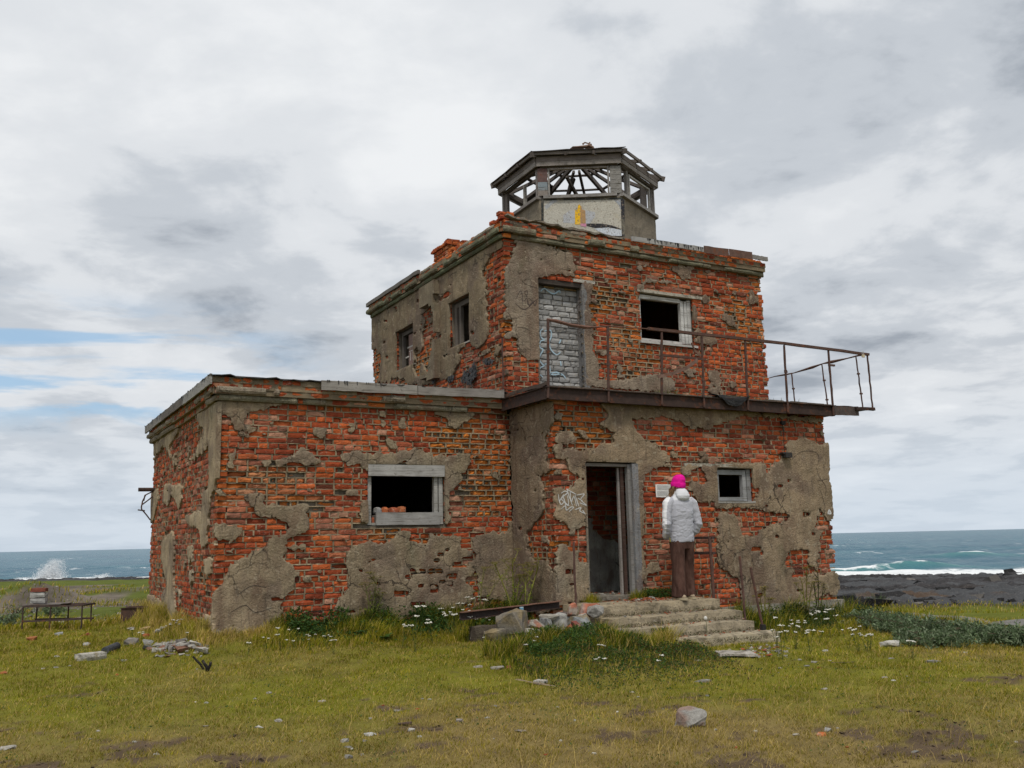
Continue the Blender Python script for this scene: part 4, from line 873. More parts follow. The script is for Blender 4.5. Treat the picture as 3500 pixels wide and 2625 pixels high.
# concrete plinth under the entrance wall
b = MB(); 
for i in range(12):
    u0, u1 = 2.2+i*.272, 2.2+(i+1)*.272; b.add([DF.P(u, z, d)+rng.uniform(-.006, .006, 3) for d in (.07, -.1) for (u, z) in ((u0, -.55), (u1, -.55), (u1, -.045), (u0, -.045))], [(0, 1, 2, 3), (0, 4, 5, 1), (1, 5, 6, 2), (2, 6, 7, 3), (3, 7, 4, 0)], np.array([.30, .28, .24])*rnd.uniform(.85, 1.1))
b.build('plinth', M_conc, BLD)

# ---- painted marks: flat strokes lying on the surface
def strokes(f, seed, regf, lines, w, c, name, d=None, parent=None):
    k = MB()
    for ln in lines:
        pts = f.uz(regf(ln)); 
        # smooth the stroke
        t = np.linspace(0, len(pts)-1, max(2, (len(pts)-1)*6+1)); i0 = np.clip(t.astype(int), 0, len(pts)-2); fr_ = t-i0
        def gp(i): return pts[np.clip(i, 0, len(pts)-1)]
        p0, p1, p2, p3 = gp(i0-1), gp(i0), gp(i0+1), gp(i0+2); ft = fr_[:, None]
        q = .5*((2*p1)+(-p0+p2)*ft+(2*p0-5*p1+4*p2-p3)*ft**2+(-p0+3*p1-3*p2+p3)*ft**3)
        tg = np.gradient(q, axis=0); tg /= np.maximum(np.linalg.norm(tg, axis=1, keepdims=True), 1e-6); nr = np.stack([-tg[:, 1], tg[:, 0]], 1)
        ww = w*(.6+.4*np.sin(np.linspace(.2, 2.9, len(q))))[:, None]; a, b2 = q+nr*ww/2, q-nr*ww/2
        def dep(v):
            if d is not None: return np.full(len(v), d)
            u, z = v[:, 0], v[:, 1]; return .024+(fbm(u*2.2, z*2.2, 0, seed+40, 3)-.5)*.030+(fbm(u*14, z*14, 0, seed+41, 2)-.5)*.007+.004
        V = np.concatenate([f.P(a[:, 0], a[:, 1], dep(a)), f.P(b2[:, 0], b2[:, 1], dep(b2))]); n = len(q)
        k.add(V, [(i, i+1, n+i+1, n+i) for i in range(n-1)], c)
    return k.build(name, M_paint, parent or BLD)
strokes(DF, 420, R9, [[(430,940),(438,1000),(455,1035),(480,1015)],[(455,930),(490,910),(515,925),(480,955),(460,985),(495,1020),(530,1050)],[(470,950),(490,1010),(502,1085)],[(510,885),(530,960),(560,1045)],[(505,890),(595,940)],[(540,915),(548,1010),(575,960),(600,1052)],[(585,945),(620,1052)],[(600,948),(672,938),(640,990),(692,1040)],[(610,975),(655,1000)],[(630,1020),(694,1046)],[(455,1078),(490,1050),(505,1088),(545,1060),(570,1065),(528,1102)],[(583,1085),(640,1065),(628,1095),(675,1120)],[(655,1088),(682,1128)],[(462,985),(520,1045),(515,950)],[(436,1010),(480,940)]], .015, (.50, .50, .49), 'graffiti')
strokes(UF, 540, R5, [[(1570,685),(1600,662),(1640,690),(1680,705),(1722,680),(1727,702)],[(1562,838),(1530,860),(1525,910),(1550,942)],[(1590,990),(1568,1012),(1575,1060),(1602,1080),(1570,1092),(1563,1140),(1590,1160),(1570,1200),(1558,1240),(1585,1280),(1600,1290),(1565,1312),(1558,1350),(1588,1385)],[(1600,1010),(1650,1003),(1657,1050),(1640,1100),(1655,1160),(1700,1202),(1732,1180)],[(1720,1110),(1737,1078)],[(1605,1278),(1640,1290),(1660,1362),(1740,1360),(1775,1395)],[(1732,1255),(1737,1292)],[(1640,1360),(1700,1345),(1745,1370)]], .022, (.36, .50, .60), 'graffiti', d=-.133, parent=None)
strokes(UF, 540, R5, [[(1330,760),(1370,700),(1385,820)],[(1360,730),(1420,700),(1400,780),(1370,760)],[(1430,760),(1460,790),(1430,815),(1415,780)],[(1460,760),(1480,820),(1500,760)],[(1320,800),(1400,850),(1490,770)],[(1400,720),(1440,830)]], .009, (.06, .045, .045), 'graffiti')

# ---- balcony
slab = MB(); n = 30
for i in range(n):
    x0, x1 = 4.22+i*(5.56/n), 4.22+(i+1)*(5.56/n)+.0005*(i < n-1); yj = rnd.uniform(-.02, .03)
    slab.box((x0, -1.37+yj*.3, 3.105), (x1, -.02, 3.17+rnd.uniform(-.008, .010)), np.array([.15, .125, .10])*rnd.uniform(.7, 1.25))
balc = slab.build('balcony', M_conc, BLD)
BC = (.042, .026, .022)
k = MB(); k.bar((4.16, -1.40, 3.05), (9.80, -1.40, 3.05), .012, .17, BC, segs=40, wob=.002); k.bar((4.16, -1.41, 3.134), (9.80, -1.41, 3.134), .07, .010, BC, segs=30, wob=.004); k.bar((4.16, -1.38, 2.968), (9.80, -1.38, 2.968), .06, .010, BC, segs=30, wob=.002); k.build('beam', M_rust, balc)
k = MB(); k.bar((4.165, -1.39, 3.05), (4.165, -.06, 3.05), .012, .17, BC, segs=10, wob=.002); k.bar((4.16, -1.39, 3.134), (4.16, -.06, 3.134), .06, .010, BC, segs=10, wob=.003); k.bar((4.20, -1.39, 3.19), (4.20, -.08, 3.19), .03, .05, (.07, .05, .04), segs=8, wob=.01); k.build('beam', M_rust, balc)
k = MB(); k.bar((9.80, -1.385, 3.065), (10.40, -1.385, 3.075), .012, .155, (.07, .055, .05), segs=6, wob=.003); k.bar((9.80, -1.36, 3.143), (10.40, -1.36, 3.152), .06, .010, BC, segs=5, wob=.003); k.build('beam', M_rust, balc)
k = MB(); k.bar((10.30, -1.40, 3.115), (10.74, -1.42, 3.125), .05, .05, BC, segs=4, wob=.008); k.bar((10.69, -1.42, 3.13), (10.69, .9, 3.13), .06, .02, BC, segs=8, wob=.004); k.bar((9.75, .85, 3.12), (10.72, .85, 3.13), .05, .05, BC, segs=3, wob=.004); k.bar((9.75, -.2, 3.10), (10.70, -.2, 3.12), .05, .04, BC, segs=3, wob=.004); k.build('beam', M_rust, balc)
def post(p, q, r=.0125, bits=()):
    k = MB(); n = 10; P_ = [np.array(p)+(np.array(q)-np.array(p))*i/n+rng.uniform(-.004, .004, 3)*(0 < i < n) for i in range(n+1)]; k.tube(P_, [r*rnd.uniform(.9, 1.12) for _ in P_], 6, (.075, .042, .034))
    for (h, l, s) in bits: c = np.array(p)+(np.array(q)-np.array(p))*h; k.box(c-np.array([.02, .015, s]), c+np.array([l, .015, s]), (.10, .06, .05))
    return k.build('post', M_rust, balc)
PX = [(4.18, 4.22), (5.20, 5.235), (6.16, 6.22), (6.97, 7.00), (7.86, 7.89), (8.71, 8.73), (9.745, 9.74)]
for i, (xb, xt) in enumerate(PX): post((xb, -1.425, 2.975), (xt, -1.425, 4.09), .019, [(rnd.uniform(.35, .8), rnd.choice((.03, .12) if i > 4 else (.02, .03)), .016)]+([(.62, .02, .012)] if i % 2 else []))
post((10.71, -1.42, 3.12), (10.69, -1.42, 4.08), .016)
def on_x(rp, X): q = on_plane(*R8([rp])[0], 0, X); return q
for (t, bt) in (((1200, 630), (1285, 1225)), ((770, 718), (850, 1235)), ((390, 840), (437, 1215))):
    a = on_x(t, 10.69); c = on_x(bt, 10.69); c = np.array([10.69, c[1], 3.14]); post(c, a, .013, [(.3, .03, .014), (.68, .03, .014)])
post((4.17, -.13, 3.20), (4.17, -.13, 4.09), .013)
def rail(pts, wv, hv, c=(.085, .048, .038), n=3):
    k = MB()
    for a, b_ in zip(pts[:-1], pts[1:]): k.bar(a, b_, wv, hv, c, segs=n, wob=.003)
    return k.build('rail', M_rust, balc)
rail([(5.96, -1.425, 4.125), (7.0, -1.425, 4.125), (8.7, -1.425, 4.12), (10.72, -1.425, 4.085)], .045, .042, n=6)
k = MB(); k.tube([(4.20, -1.425, 4.10), (4.35, -1.425, 4.09), (4.6, -1.42, 4.055), (4.85, -1.43, 4.045), (5.0, -1.425, 4.06), (5.25, -1.425, 4.10), (5.96, -1.425, 4.12)], [.02, .026, .024, .026, .014, .010, .008], 6, (.14, .075, .055)); k.build('rail', M_rust, balc)
rail([(6.20, -1.425, 3.735), (7.05, -1.425, 3.73)], .03, .035); rail([(6.10, -1.44, 3.40), (6.35, -1.46, 3.45), (6.62, -1.50, 3.56), (6.83, -1.50, 3.70)], .012, .05, (.16, .10, .08)); rail([(6.80, -1.42, 3.98), (6.86, -1.40, 3.86), (6.97, -1.42, 3.78)], .012, .04, (.14, .08, .06))
s1 = [on_x(p, 10.69) for p in ((1235, 608), (1090, 645), (890, 690), (780, 712), (650, 758), (420, 828), (300, 852), (180, 872), (80, 900))]
k = MB(); k.tube([(10.69, -1.42, 4.085)]+s1, [.02, .016, .012, .03, .010, .026, .010, .018, .010, .007], 6, (.11, .065, .05)); k.build('rail', M_rust, balc)
k = MB(); k.tube([(9.70, .02, 3.30), (9.86, .0, 3.31)], .02, 6, (.06, .045, .04)); k.build('pipe_stub', M_rust, BLD)
# moss and grass on the slab edge
def tuft(cx, cy, cz, n, h, spread, c1, c2, mt=None, name='grass_tuft', parent=None, lean=.5, w=.004):
    V, F, C = [], [], []
    for i in range(n):
        a = rnd.uniform(0, 6.28); r = abs(rnd.gauss(0, spread)); x, y = cx+r*math.cos(a), cy+r*math.sin(a); hh = h*rnd.uniform(.45, 1.15); b_ = rnd.uniform(0, 6.28); l = lean*hh*rnd.uniform(.2, 1)
        dx, dy = math.cos(b_)*l, math.sin(b_)*l; px, py = -math.sin(b_)*w, math.cos(b_)*w; k = len(V)
        V += [(x-px, y-py, cz-.02), (x+px, y+py, cz-.02), (x+dx*.35+px*.8, y+dy*.35+py*.8, cz+hh*.6), (x+dx*.35-px*.8, y+dy*.35-py*.8, cz+hh*.6), (x+dx, y+dy, cz+hh)]
        F += [(k, k+1, k+2, k+3), (k+3, k+2, k+4)]; t = rnd.random(); C += [np.array(c1)*(1-t)+np.array(c2)*t]*5
    return link(name, mesh_from(name, V, F, np.array(C), False), mt or M_grass, parent)
for (x, n) in ((6.25, 60), (6.5, 50), (7.75, 40), (8.3, 26), (8.9, 22)): tuft(x, -1.22, 3.16, n, .07, .14, (.10, .12, .03), (.20, .17, .06), parent=balc, name='moss')['kind'] = 'stuff'

# ---- the hexagonal lookout
HC = np.array([7.0, 1.94]); HR = math.radians(-1.68)
def hv(k, R, z): a = math.radians(-150+60*k)+HR; return np.array([HC[0]+R*math.cos(a), HC[1]+R*math.sin(a), z])
dm = MB(); RD = 1.46; V = []; n = 6
SEGS = 10
for lev in range(9):
    z = 5.95+(7.02-5.95)*lev/8
    for k in range(6):
        for s in range(SEGS): V.append(hv(k, RD, z)*(1-s/SEGS)+hv(k+1, RD, z)*(s/SEGS)+rng.uniform(-.006, .006, 3)*np.array([1, 1, 0]))
N6 = 6*SEGS; F = [(l*N6+j, l*N6+(j+1) % N6, (l+1)*N6+(j+1) % N6, (l+1)*N6+j) for l in range(8) for j in range(N6)]
dm.add(V, F, np.array([.22, .19, .145])); look = dm.build('lookout', M_render, BLD)
for k in range(6):
    b = MB(); b.add([hv(k, RD-.16, 7.015), hv(k+1, RD-.16, 7.015), hv(k+1, RD, 7.02), hv(k, RD, 7.02)], [(0, 1, 2, 3)], (.22, .2, .17)); b.build('wall_top', M_conc, look)
def hb(k, s0, s1, z0, z1, R, t, c, name, mt=None, wob=.003, segs=3):
    """board on face k from s0 to s1 (0..1 along the face), between heights z0,z1, its outer side at apothem of R"""
    a, b_ = hv(k, R, 0), hv(k+1, R, 0); d = b_-a; nrm = np.array([d[1], -d[0], 0]); nrm /= np.linalg.norm(nrm)
    p, q = a+d*s0-nrm*t/2, a+d*s1-nrm*t/2; zc = (z0+z1)/2; bb = MB(); bb.bar((p[0], p[1], zc), (q[0], q[1], zc), t, z1-z0, np.array(c)*rnd.uniform(.88, 1.12), segs=segs, wob=wob); return bb.build(name, mt or M_wood, look)
WG, WD = (.215, .20, .19), (.12, .105, .098)
for k in range(6):
    hb(k, .075 if k == 0 else .01, .93 if k == 0 else .99, 7.022, 7.078, RD+.07, .13, (.27, .26, .25) if k < 3 else WG, 'sill_board')
    hb(k, .02, .98, 7.605, 7.66, RD-.0, .08, WD, 'head_beam'); hb(k, .01, .99, 7.625, 7.705, RD+.085, .03, (.25, .23, .215), 'frieze_board'); hb(k, .01, .99, 7.708, 7.80, RD+.09, .03, (.17, .15, .142), 'frieze_board')
    hb(k, 0.0, .028, 7.08, 7.60, RD, .08, WG, 'corner_post'); hb(k, .972, 1.0, 7.08, 7.60, RD, .08, WG, 'corner_post')
# front face: window frame, cladding boards at both ends
hb(0, .118, .138, 7.08, 7.60, RD+.01, .06, (.27, .26, .25), 'frame'); hb(0, .842, .862, 7.08, 7.60, RD+.01, .06, (.25, .24, .23), 'frame'); hb(0, .14, .84, 7.575, 7.60, RD+.01, .05, (.28, .26, .25), 'frame')
for i, (z0, z1, c) in enumerate(((7.085, 7.185, (.27, .24, .22)), (7.188, 7.245, (.22, .25, .27)), (7.248, 7.34, (.20, .24, .27)), (7.343, 7.598, (.12, .075, .07)))): hb(0, .0, .116, z0, z1, RD+.025, .02, c, 'cladding_board', M_wood if i < 3 else M_rust)
for i in range(6): hb(0, .868, 1.0, 7.085+.085*i, 7.165+.085*i, RD+.025, .02, (.24, .235, .225), 'cladding_board')
# right face: window with mullion; left face: frame
hb(1, .19, .215, 7.08, 7.60, RD, .06, (.24, .23, .22), 'frame'); hb(1, .24, .262, 7.10, 7.55, RD+.01, .04, (.36, .35, .33), 'frame'); hb(1, .82, .85, 7.10, 7.55, RD+.01, .04, (.36, .35, .33), 'frame'); hb(1, .262, .82, 7.52, 7.55, RD+.01, .04, (.36, .35, .33), 'frame'); hb(1, .62, .80, 7.09, 7.5, RD-.03, .02, WD, 'panel'); hb(1, .02, .06, 7.08, 7.6, RD-.02, .03, (.2, .19, .18), 'frame')
hb(5, .93, .965, 7.08, 7.60, RD+.01, .05, (.27, .25, .24), 'frame'); hb(5, .60, .635, 7.08, 7.50, RD+.01, .05, (.33, .31, .28), 'frame'); hb(5, .64, .93, 7.08, 7.11, RD+.01, .05, (.33, .31, .28), 'frame'); hb(5, .0, .10, 7.08, 7.60, RD-.03, .05, WD, 'panel')
for k in (2, 3, 4): hb(k, .48, .51, 7.08, 7.60, RD, .06, WD, 'frame')
# roof: hip rafters, jack rafters, battens; the sheeting survives over the left and front only
APX = np.array([HC[0], HC[1], 8.24]); RE = 1.68
def rafter(a, b_, w, h, c=WD, name='rafter'): q = MB(); q.bar(a, b_, w, h, np.array(c)*rnd.uniform(.85, 1.2), segs=3, wob=.004); return q.build(name, M_wood, look)
for k in range(6): rafter(hv(k, RE, 7.80), APX, .055, .085)
for k in range(6):
    for s in (.36, .66):
        e = hv(k, RE, 7.80)*(1-s)+hv(k+1, RE, 7.80)*s; t = .80; rafter(e, e*(1-t)+APX*t, .045, .06)
    hb(k, 0, 1, 7.803, 7.855, RE-.04, .03, (.15, .135, .125), 'eave_board')
    for t in (.36, .66):
        if k in (1, 2, 3, 4): rafter(hv(k, RE, 7.845)*(1-t)+(APX+[0, 0, .05])*t, hv(k+1, RE, 7.845)*(1-t)+(APX+[0, 0, .05])*t, .07, .022, name='batten')
# inner struts of the roof frame
for (k, s, k2, s2) in ((3, .18, 0, 0), (3, .86, 0, 0)):
    a = hv(k, RD-.05, 7.08)*(1-s)+hv(k+1, RD-.05, 7.08)*s; rafter(a, np.array([HC[0]+.25*(s-.5), HC[1]+.25, 8.0]), .05, .07)
def roof_sheet(k, t1, name='roof_sheet', c=(.075, .06, .055), s0=0.0, s1=1.0):
    n = 8; m_ = 6; V = []
    for j in range(m_+1):
        t = t1*j/m_; A, B = hv(k, RE+.0, 7.868)*(1-t)+(APX+[0, 0, .07])*t, hv(k+1, RE+.0, 7.868)*(1-t)+(APX+[0, 0, .07])*t
        for i in range(n+1):
            s = s0+(s1-s0)*i/n; p = A*(1-s)+B*s; p = p+np.array([0, 0, rnd.uniform(-.008, .012)+(rnd.uniform(-.03, .03) if j == m_ else 0)]); V.append(p)
    F = np.array([(j*(n+1)+i, j*(n+1)+i+1, (j+1)*(n+1)+i+1, (j+1)*(n+1)+i) for j in range(m_) for i in range(n)])
    o = link(name, mesh_from(name, V, F, c), M_felt, look); md = o.modifiers.new('thick', 'SOLIDIFY'); md.thickness = .012; return o
roof_sheet(5, .95, c=(.10, .07, .062)); roof_sheet(0, .9); roof_sheet(4, .45, s1=.3)
k = MB(); 
for (p, q, w) in (((-.30, -.28, .10), (.12, -.30, .22), .16), ((.05, -.30, .20), (.25, -.22, .16), .14), ((.0, -.25, .24), (.16, -.26, .33), .02)): k.bar(APX+np.array(p), APX+np.array(q), w, .025, (.24, .15, .11), segs=3, wob=.02)
k.build('ridge_rubble', M_wood, look)
# mural on the front panel of the drum: flat coats of paint
def mural(pts, c, lift, name='mural_paint'):
    a, b_ = hv(0, RD, 0), hv(1, RD, 0); d = b_-a; L_ = np.linalg.norm(d); d /= L_; nrm = np.array([d[1], -d[0], 0]); p0 = a+nrm*(.010+lift); q = []
    for px, py in R4(pts): r = ray(px, py); t = ((p0-CAM)@nrm)/(r@nrm); q.append(CAM+r*t)
    k = MB(); k.add(q, [tuple(range(len(q)))], c); return k.build(name, M_mural, look)
M_mural = material('mural_paint', .9, .15, .10, (9, 9, 9), .9, 26, .012, [(34, .57, .62, (.24, .20, .155), .85), (60, .60, .64, (.10, .09, .08), .8), (4, .55, .7, (.42, .38, .28), .5)], .12)
mural([(716,640),(1450,632),(1462,985),(716,985)], (.47, .455, .40), .0)
mural([(702,628),(1460,622),(1458,640),(720,652)], (.045, .05, .05), .003); mural([(690,640),(712,640),(712,985),(694,985)], (.04, .045, .045), .003); mural([(1440,635),(1476,635),(1482,985),(1452,985)], (.03, .032, .04), .003)
mural([(900,790),(960,745),(1100,740),(1200,760),(1200,800),(1150,870),(900,860)], (.43, .45, .48), .002)
mural([(1010,740),(1035,735),(1038,700),(1050,685),(1060,700),(1060,880),(1010,875)], (.80, .47, .02), .0045); mural([(1060,700),(1072,705),(1075,735),(1108,745),(1112,890),(1060,880)], (.42, .26, .12), .0045); mural([(1062,868),(1115,868),(1115,900),(1062,890)], (.62, .22, .40), .006)
mural([(1118,868),(1250,868),(1360,885),(1445,918),(1440,925),(1330,905),(1200,910),(1118,890)], (.035, .035, .04), .004); mural([(1190,915),(1330,905),(1450,930),(1452,985),(1300,985)], (.55, .60, .66), .003); mural([(1380,645),(1440,640),(1445,740),(1420,690)], (.33, .36, .40), .003); mural([(720,700),(790,650),(870,645),(800,680),(740,740)], (.38, .40, .42), .003)

# ------------------------------------------------------------------ steps, rubble and small things
def rough_box(lo, hi, step, amp, seed, c, rnd_edge=.012, cvar=.2):
    lo, hi = np.array(lo, float), np.array(hi, float); n = np.maximum(1, np.round((hi-lo)/step).astype(int)); keys, V, F = {}, [], []
    def vid(i, j, k):
        q = (i, j, k)
        if q not in keys: keys[q] = len(V); V.append(lo+(hi-lo)*np.array(q)/n)
        return keys[q]
    for ax in range(3):
        u, v = (ax+1) % 3, (ax+2) % 3
        for side in (0, n[ax]):
            for i in range(n[u]):
                for j in range(n[v]):
                    q = []
                    for (di, dj) in ((0, 0), (1, 0), (1, 1), (0, 1)):
                        t = [0, 0, 0]; t[ax] = side; t[u] = i+di; t[v] = j+dj; q.append(vid(*t))
                    F.append(tuple(q if side else q[::-1]))
    V = np.array(V); ctr = (lo+hi)/2; ed = ((np.abs(V-lo) < 1e-6) | (np.abs(V-hi) < 1e-6)).sum(1)
    V = V+(ctr-V)/np.maximum(np.abs(ctr-V), 1e-6)*((ed >= 2)[:, None]*((np.abs(V-lo) < 1e-6) | (np.abs(V-hi) < 1e-6)))*rnd_edge*(.4+1.2*vnoise(V[:, 0]*9, V[:, 1]*9, V[:, 2]*9, seed+2))[:, None]
    for k in range(3): V[:, k] += (fbm(V[:, 0]*7, V[:, 1]*7, V[:, 2]*7, seed+k*5, 3)-.5)*2*amp
    C = np.array(c)*(1-cvar+2*cvar*fbm(V[:, 0]*5, V[:, 1]*5, V[:, 2]*5, seed+33, 3))[:, None]
    return V, F, C
def rough_obj(name, lo, hi, step, amp, seed, c, mt, parent=None, cvar=.2, re=.012): V, F, C = rough_box(lo, hi, step, amp, seed, c, re, cvar); return link(name, mesh_from(name, V, F, C), mt, parent)
st = thing('concrete_steps', 'worn concrete steps littered with rubble leading up to the doorway', 'steps', (5.6, -2.2, -.3))
st.matrix_world = Matrix.Identity(4); st.location = (0, 0, 0)
rough_obj('step', (4.42, -1.96, -.45), (6.62, -1.235, .15), .09, .014, 1, (.33, .275, .19), M_conc, st)
rough_obj('step', (4.50, -2.32, -.45), (6.72, -1.965, .005), .09, .014, 2, (.31, .26, .18), M_conc, st)
rough_obj('step', (4.45, -2.64, -.45), (6.62, -2.325, -.105), .09, .018, 3, (.33, .28, .20), M_conc, st)
rough_obj('step', (4.62, -2.98, -.45), (6.74, -2.645, -.235), .09, .012, 4, (.37, .32, .23), M_conc, st)

def hull_rock(seed, size, c, n=16, cvar=.25, patch=None, flat=1.0):
    r = np.random.RandomState(seed); P_ = r.normal(size=(n, 3)); P_ /= np.linalg.norm(P_, axis=1, keepdims=True); P_ = np.sign(P_)*np.abs(P_)**.62
    P_ = P_*np.array(size)/2*r.uniform(.78, 1.05, (n, 1)); bm = bmesh.new()
    for p in P_: bm.verts.new(p)
    g = bmesh.ops.convex_hull(bm, input=bm.verts); bmesh.ops.delete(bm, geom=[v for v in bm.verts if not v.link_faces], context='VERTS')
    bmesh.ops.triangulate(bm, faces=bm.faces[:])
    if n >= 16:
        for _ in range(2): bmesh.ops.subdivide_edges(bm, edges=[e for e in bm.edges if e.calc_length() > min(size)*.18], cuts=1, use_grid_fill=True)
        bmesh.ops.smooth_vert(bm, verts=bm.verts[:], factor=.15, use_axis_x=True, use_axis_y=True, use_axis_z=True); bmesh.ops.triangulate(bm, faces=bm.faces[:])
    bm.normal_update(); bm.verts.index_update()
    V = np.array([v.co[:] for v in bm.verts]); N_ = np.array([v.normal[:] for v in bm.verts]); F = [tuple(v.index for v in f.verts) for f in bm.faces]; bm.free()
    if n >= 16:
        m0 = min(size); q = V/m0; V = V+N_*((fbm(q[:, 0]*2.2+seed, q[:, 1]*2.2, q[:, 2]*2.2, 7, 4, .6)-.5)*.20*m0)[:, None]
    V[:, 2] -= V[:, 2].min(); C = .8*np.array(c)*(1-cvar+2*cvar*r.rand(len(V), 1))
    if patch is not None:
        k = sstep(.55, .62, fbm(V[:, 0]*11+seed, V[:, 1]*11, V[:, 2]*11, 3, 3))[:, None]; C = C*(1-.85*k)+np.array(patch)*.85*k
    return V, F, C
def rock(name, label, cat, p, size, c, seed, group=None, rz=None, sink=.3, patch=None, n=16, tilt=(0, 0), mt=None):
    V, F, C = hull_rock(seed, size, c, n, patch=patch); o = link(name, mesh_from(name, V, F, C), mt or M_stone)
    o.location = (p[0], p[1], p[2]-size[2]*sink); o.rotation_euler = (tilt[0], tilt[1], rnd.uniform(0, 6.28) if rz is None else rz); return tag(o, label, cat, group)
GS, PS, OS, WS = (.27, .265, .25), (.42, .40, .36), (.40, .115, .05), (.55, .54, .50)
def px_rock(regf, x, y, wpx, hpx, c, seed, name, label, cat, group=None, **kw):
    sc_ = regf([(1, 0)])[0][0]-regf([(0, 0)])[0][0]; q = G(*regf([(x, y+hpx*.45)])[0]); dep = (q-CAM)@FW; k = sc_*dep/FPX
    w = max(.03, wpx*k); h = max(.018, hpx*k*.9); rz = math.radians(-28.8)+rnd.uniform(-.15, .15)
    return rock(name, label, cat, q, (w, max(w*.55, h), h*1.25), c, seed, group, rz=rz, **kw)
# larger stones and fragments, each with its own look
BIG = [
 (F3, 112, 552, 215, 138, (.33, .32, .30), 'boulder', 'big grey boulder with brick-red scabs alone on the short grass', 'boulder', dict(patch=(.24, .16, .13), n=18, sink=.10)),
 (F3, 1372, 90, 152, 50, (.50, .49, .46), 'boulder', 'broad pale boulder at the edge of the long grass', 'boulder', dict(n=22, sink=.15)),
 (F3, 1640, 197, 104, 26, GS, 'stone', 'long flat grey stone beyond the pale boulder', 'stone', {}),
 (F3, 188, 322, 126, 28, (.30, .29, .27), 'stone', 'flat grey slab stone beside the weedy bank', 'stone', {}),
 (F3, 975, 622, 64, 48, (.42, .42, .41), 'stone', 'rounded grey stone touching an orange brick fragment', 'stone', {}),
 (F3, 940, 660, 84, 34, (.50, .15, .05), 'brick_fragment', 'orange brick fragment touching a rounded grey stone', 'brick fragment', {}),
 (F1, 55, 738, 112, 40, (.42, .40, .36), 'stone', 'pale slab stone alone on the dry lawn', 'stone', {}),
 (F1, 840, 66, 118, 78, (.27, .25, .235), 'stone', 'large tilted slab of grey stone among rubble by the brick side wall', 'stone', dict(tilt=(.25, -.2))),
 (F1, 932, 76, 84, 42, (.37, .37, .36), 'stone', 'squared grey block beside the tilted slab', 'stone', {}),
 (F1, 990, 10, 66, 40, (.36, .37, .38), 'stone', 'bluish grey block under the white flowers by the side wall', 'stone', {}),
 (F1, 915, -12, 76, 40, (.45, .33, .18), 'stone', 'tan block of stone between the iron trough and the rubble', 'stone', {}),
 (F1, 545, 90, 62, 34, (.42, .42, .41), 'stone', 'cut grey stone half sunk in grass past the concrete kerb', 'stone', {}),
 (F1, 372, 26, 62, 36, (.40, .42, .44), 'stone', 'grey cube of stone in front of the iron table frame', 'stone', {}),
 (F1, 192, 55, 96, 36, (.38, .15, .06), 'brick_fragment', 'rusty orange clump of brick left of the grey cube of stone', 'brick fragment', {}),
 (F1, 540, 32, 60, 26, (.30, .07, .05), 'brick_fragment', 'dark red brick lump in the grass near the iron table frame', 'brick fragment', {}),
 (F1, 830, -8, 50, 28, (.30, .29, .27), 'stone', 'round grey stone in front of the iron trough', 'stone', {}),
 (F1, 925, 35, 60, 30, (.36, .10, .05), 'brick_fragment', 'brick fragment wedged behind the tilted slab', 'brick fragment', {}),
 (F1, 25, 272, 70, 20, (.45, .14, .06), 'brick_fragment', 'flat orange brick shard on the lawn left of the kerb', 'brick fragment', {}),
 (F1, 2172, 695, 72, 42, (.46, .45, .44), 'stone', 'pale rounded stone, largest of a cluster on the near lawn', 'stone', {}),
 (F2, 120, 655, 92, 38, (.45, .45, .44), 'stone', 'flat pale stone beside a dark wood chip', 'stone', {}),
 (F2, 385, 630, 58, 28, (.52, .51, .49), 'stone', 'whitish stone touching a dark wood chip', 'stone', {}),
 (F2, 685, 572, 54, 32, (.30, .27, .25), 'stone', 'wedge-shaped brownish stone alone on the lawn', 'stone', {}),
 (F2, 800, 230, 78, 24, (.34, .31, .27), 'stone', 'flat tan slab at the foot of the weedy bank', 'stone', {}),
 (F2, 925, 238, 112, 28, (.36, .34, .30), 'stone', 'wide flat slab with a brick scrap at the foot of the weedy bank', 'stone', {}),
 (F2, 992, 236, 40, 26, (.40, .14, .07), 'brick_fragment', 'brick scrap leaning on the wide flat slab', 'brick fragment', {}),
 (F2, 1070, 640, 92, 18, (.27, .24, .22), 'stone', 'thin flat brown stone flush with the lawn', 'stone', {}),
 (F3, 960, 132, 48, 22, (.42, .41, .38), 'stone', 'small smooth stone between the rubble apron and the pale boulder', 'stone', {}),
 (F3, 90, 160, 34, 16, (.55, .52, .46), 'stone', 'small pale stone by the concrete slab in front of the steps', 'stone', {}),
 (F3, 155, 196, 64, 16, (.38, .36, .32), 'stone', 'flat stone between the concrete slab and the weedy bank', 'stone', {}),
]
for i, (rf, x, y, w, h, c, nm, lb, ct, kw) in enumerate(BIG): px_rock(rf, x, y, w, h, c, 500+i, nm, lb, ct, **kw)
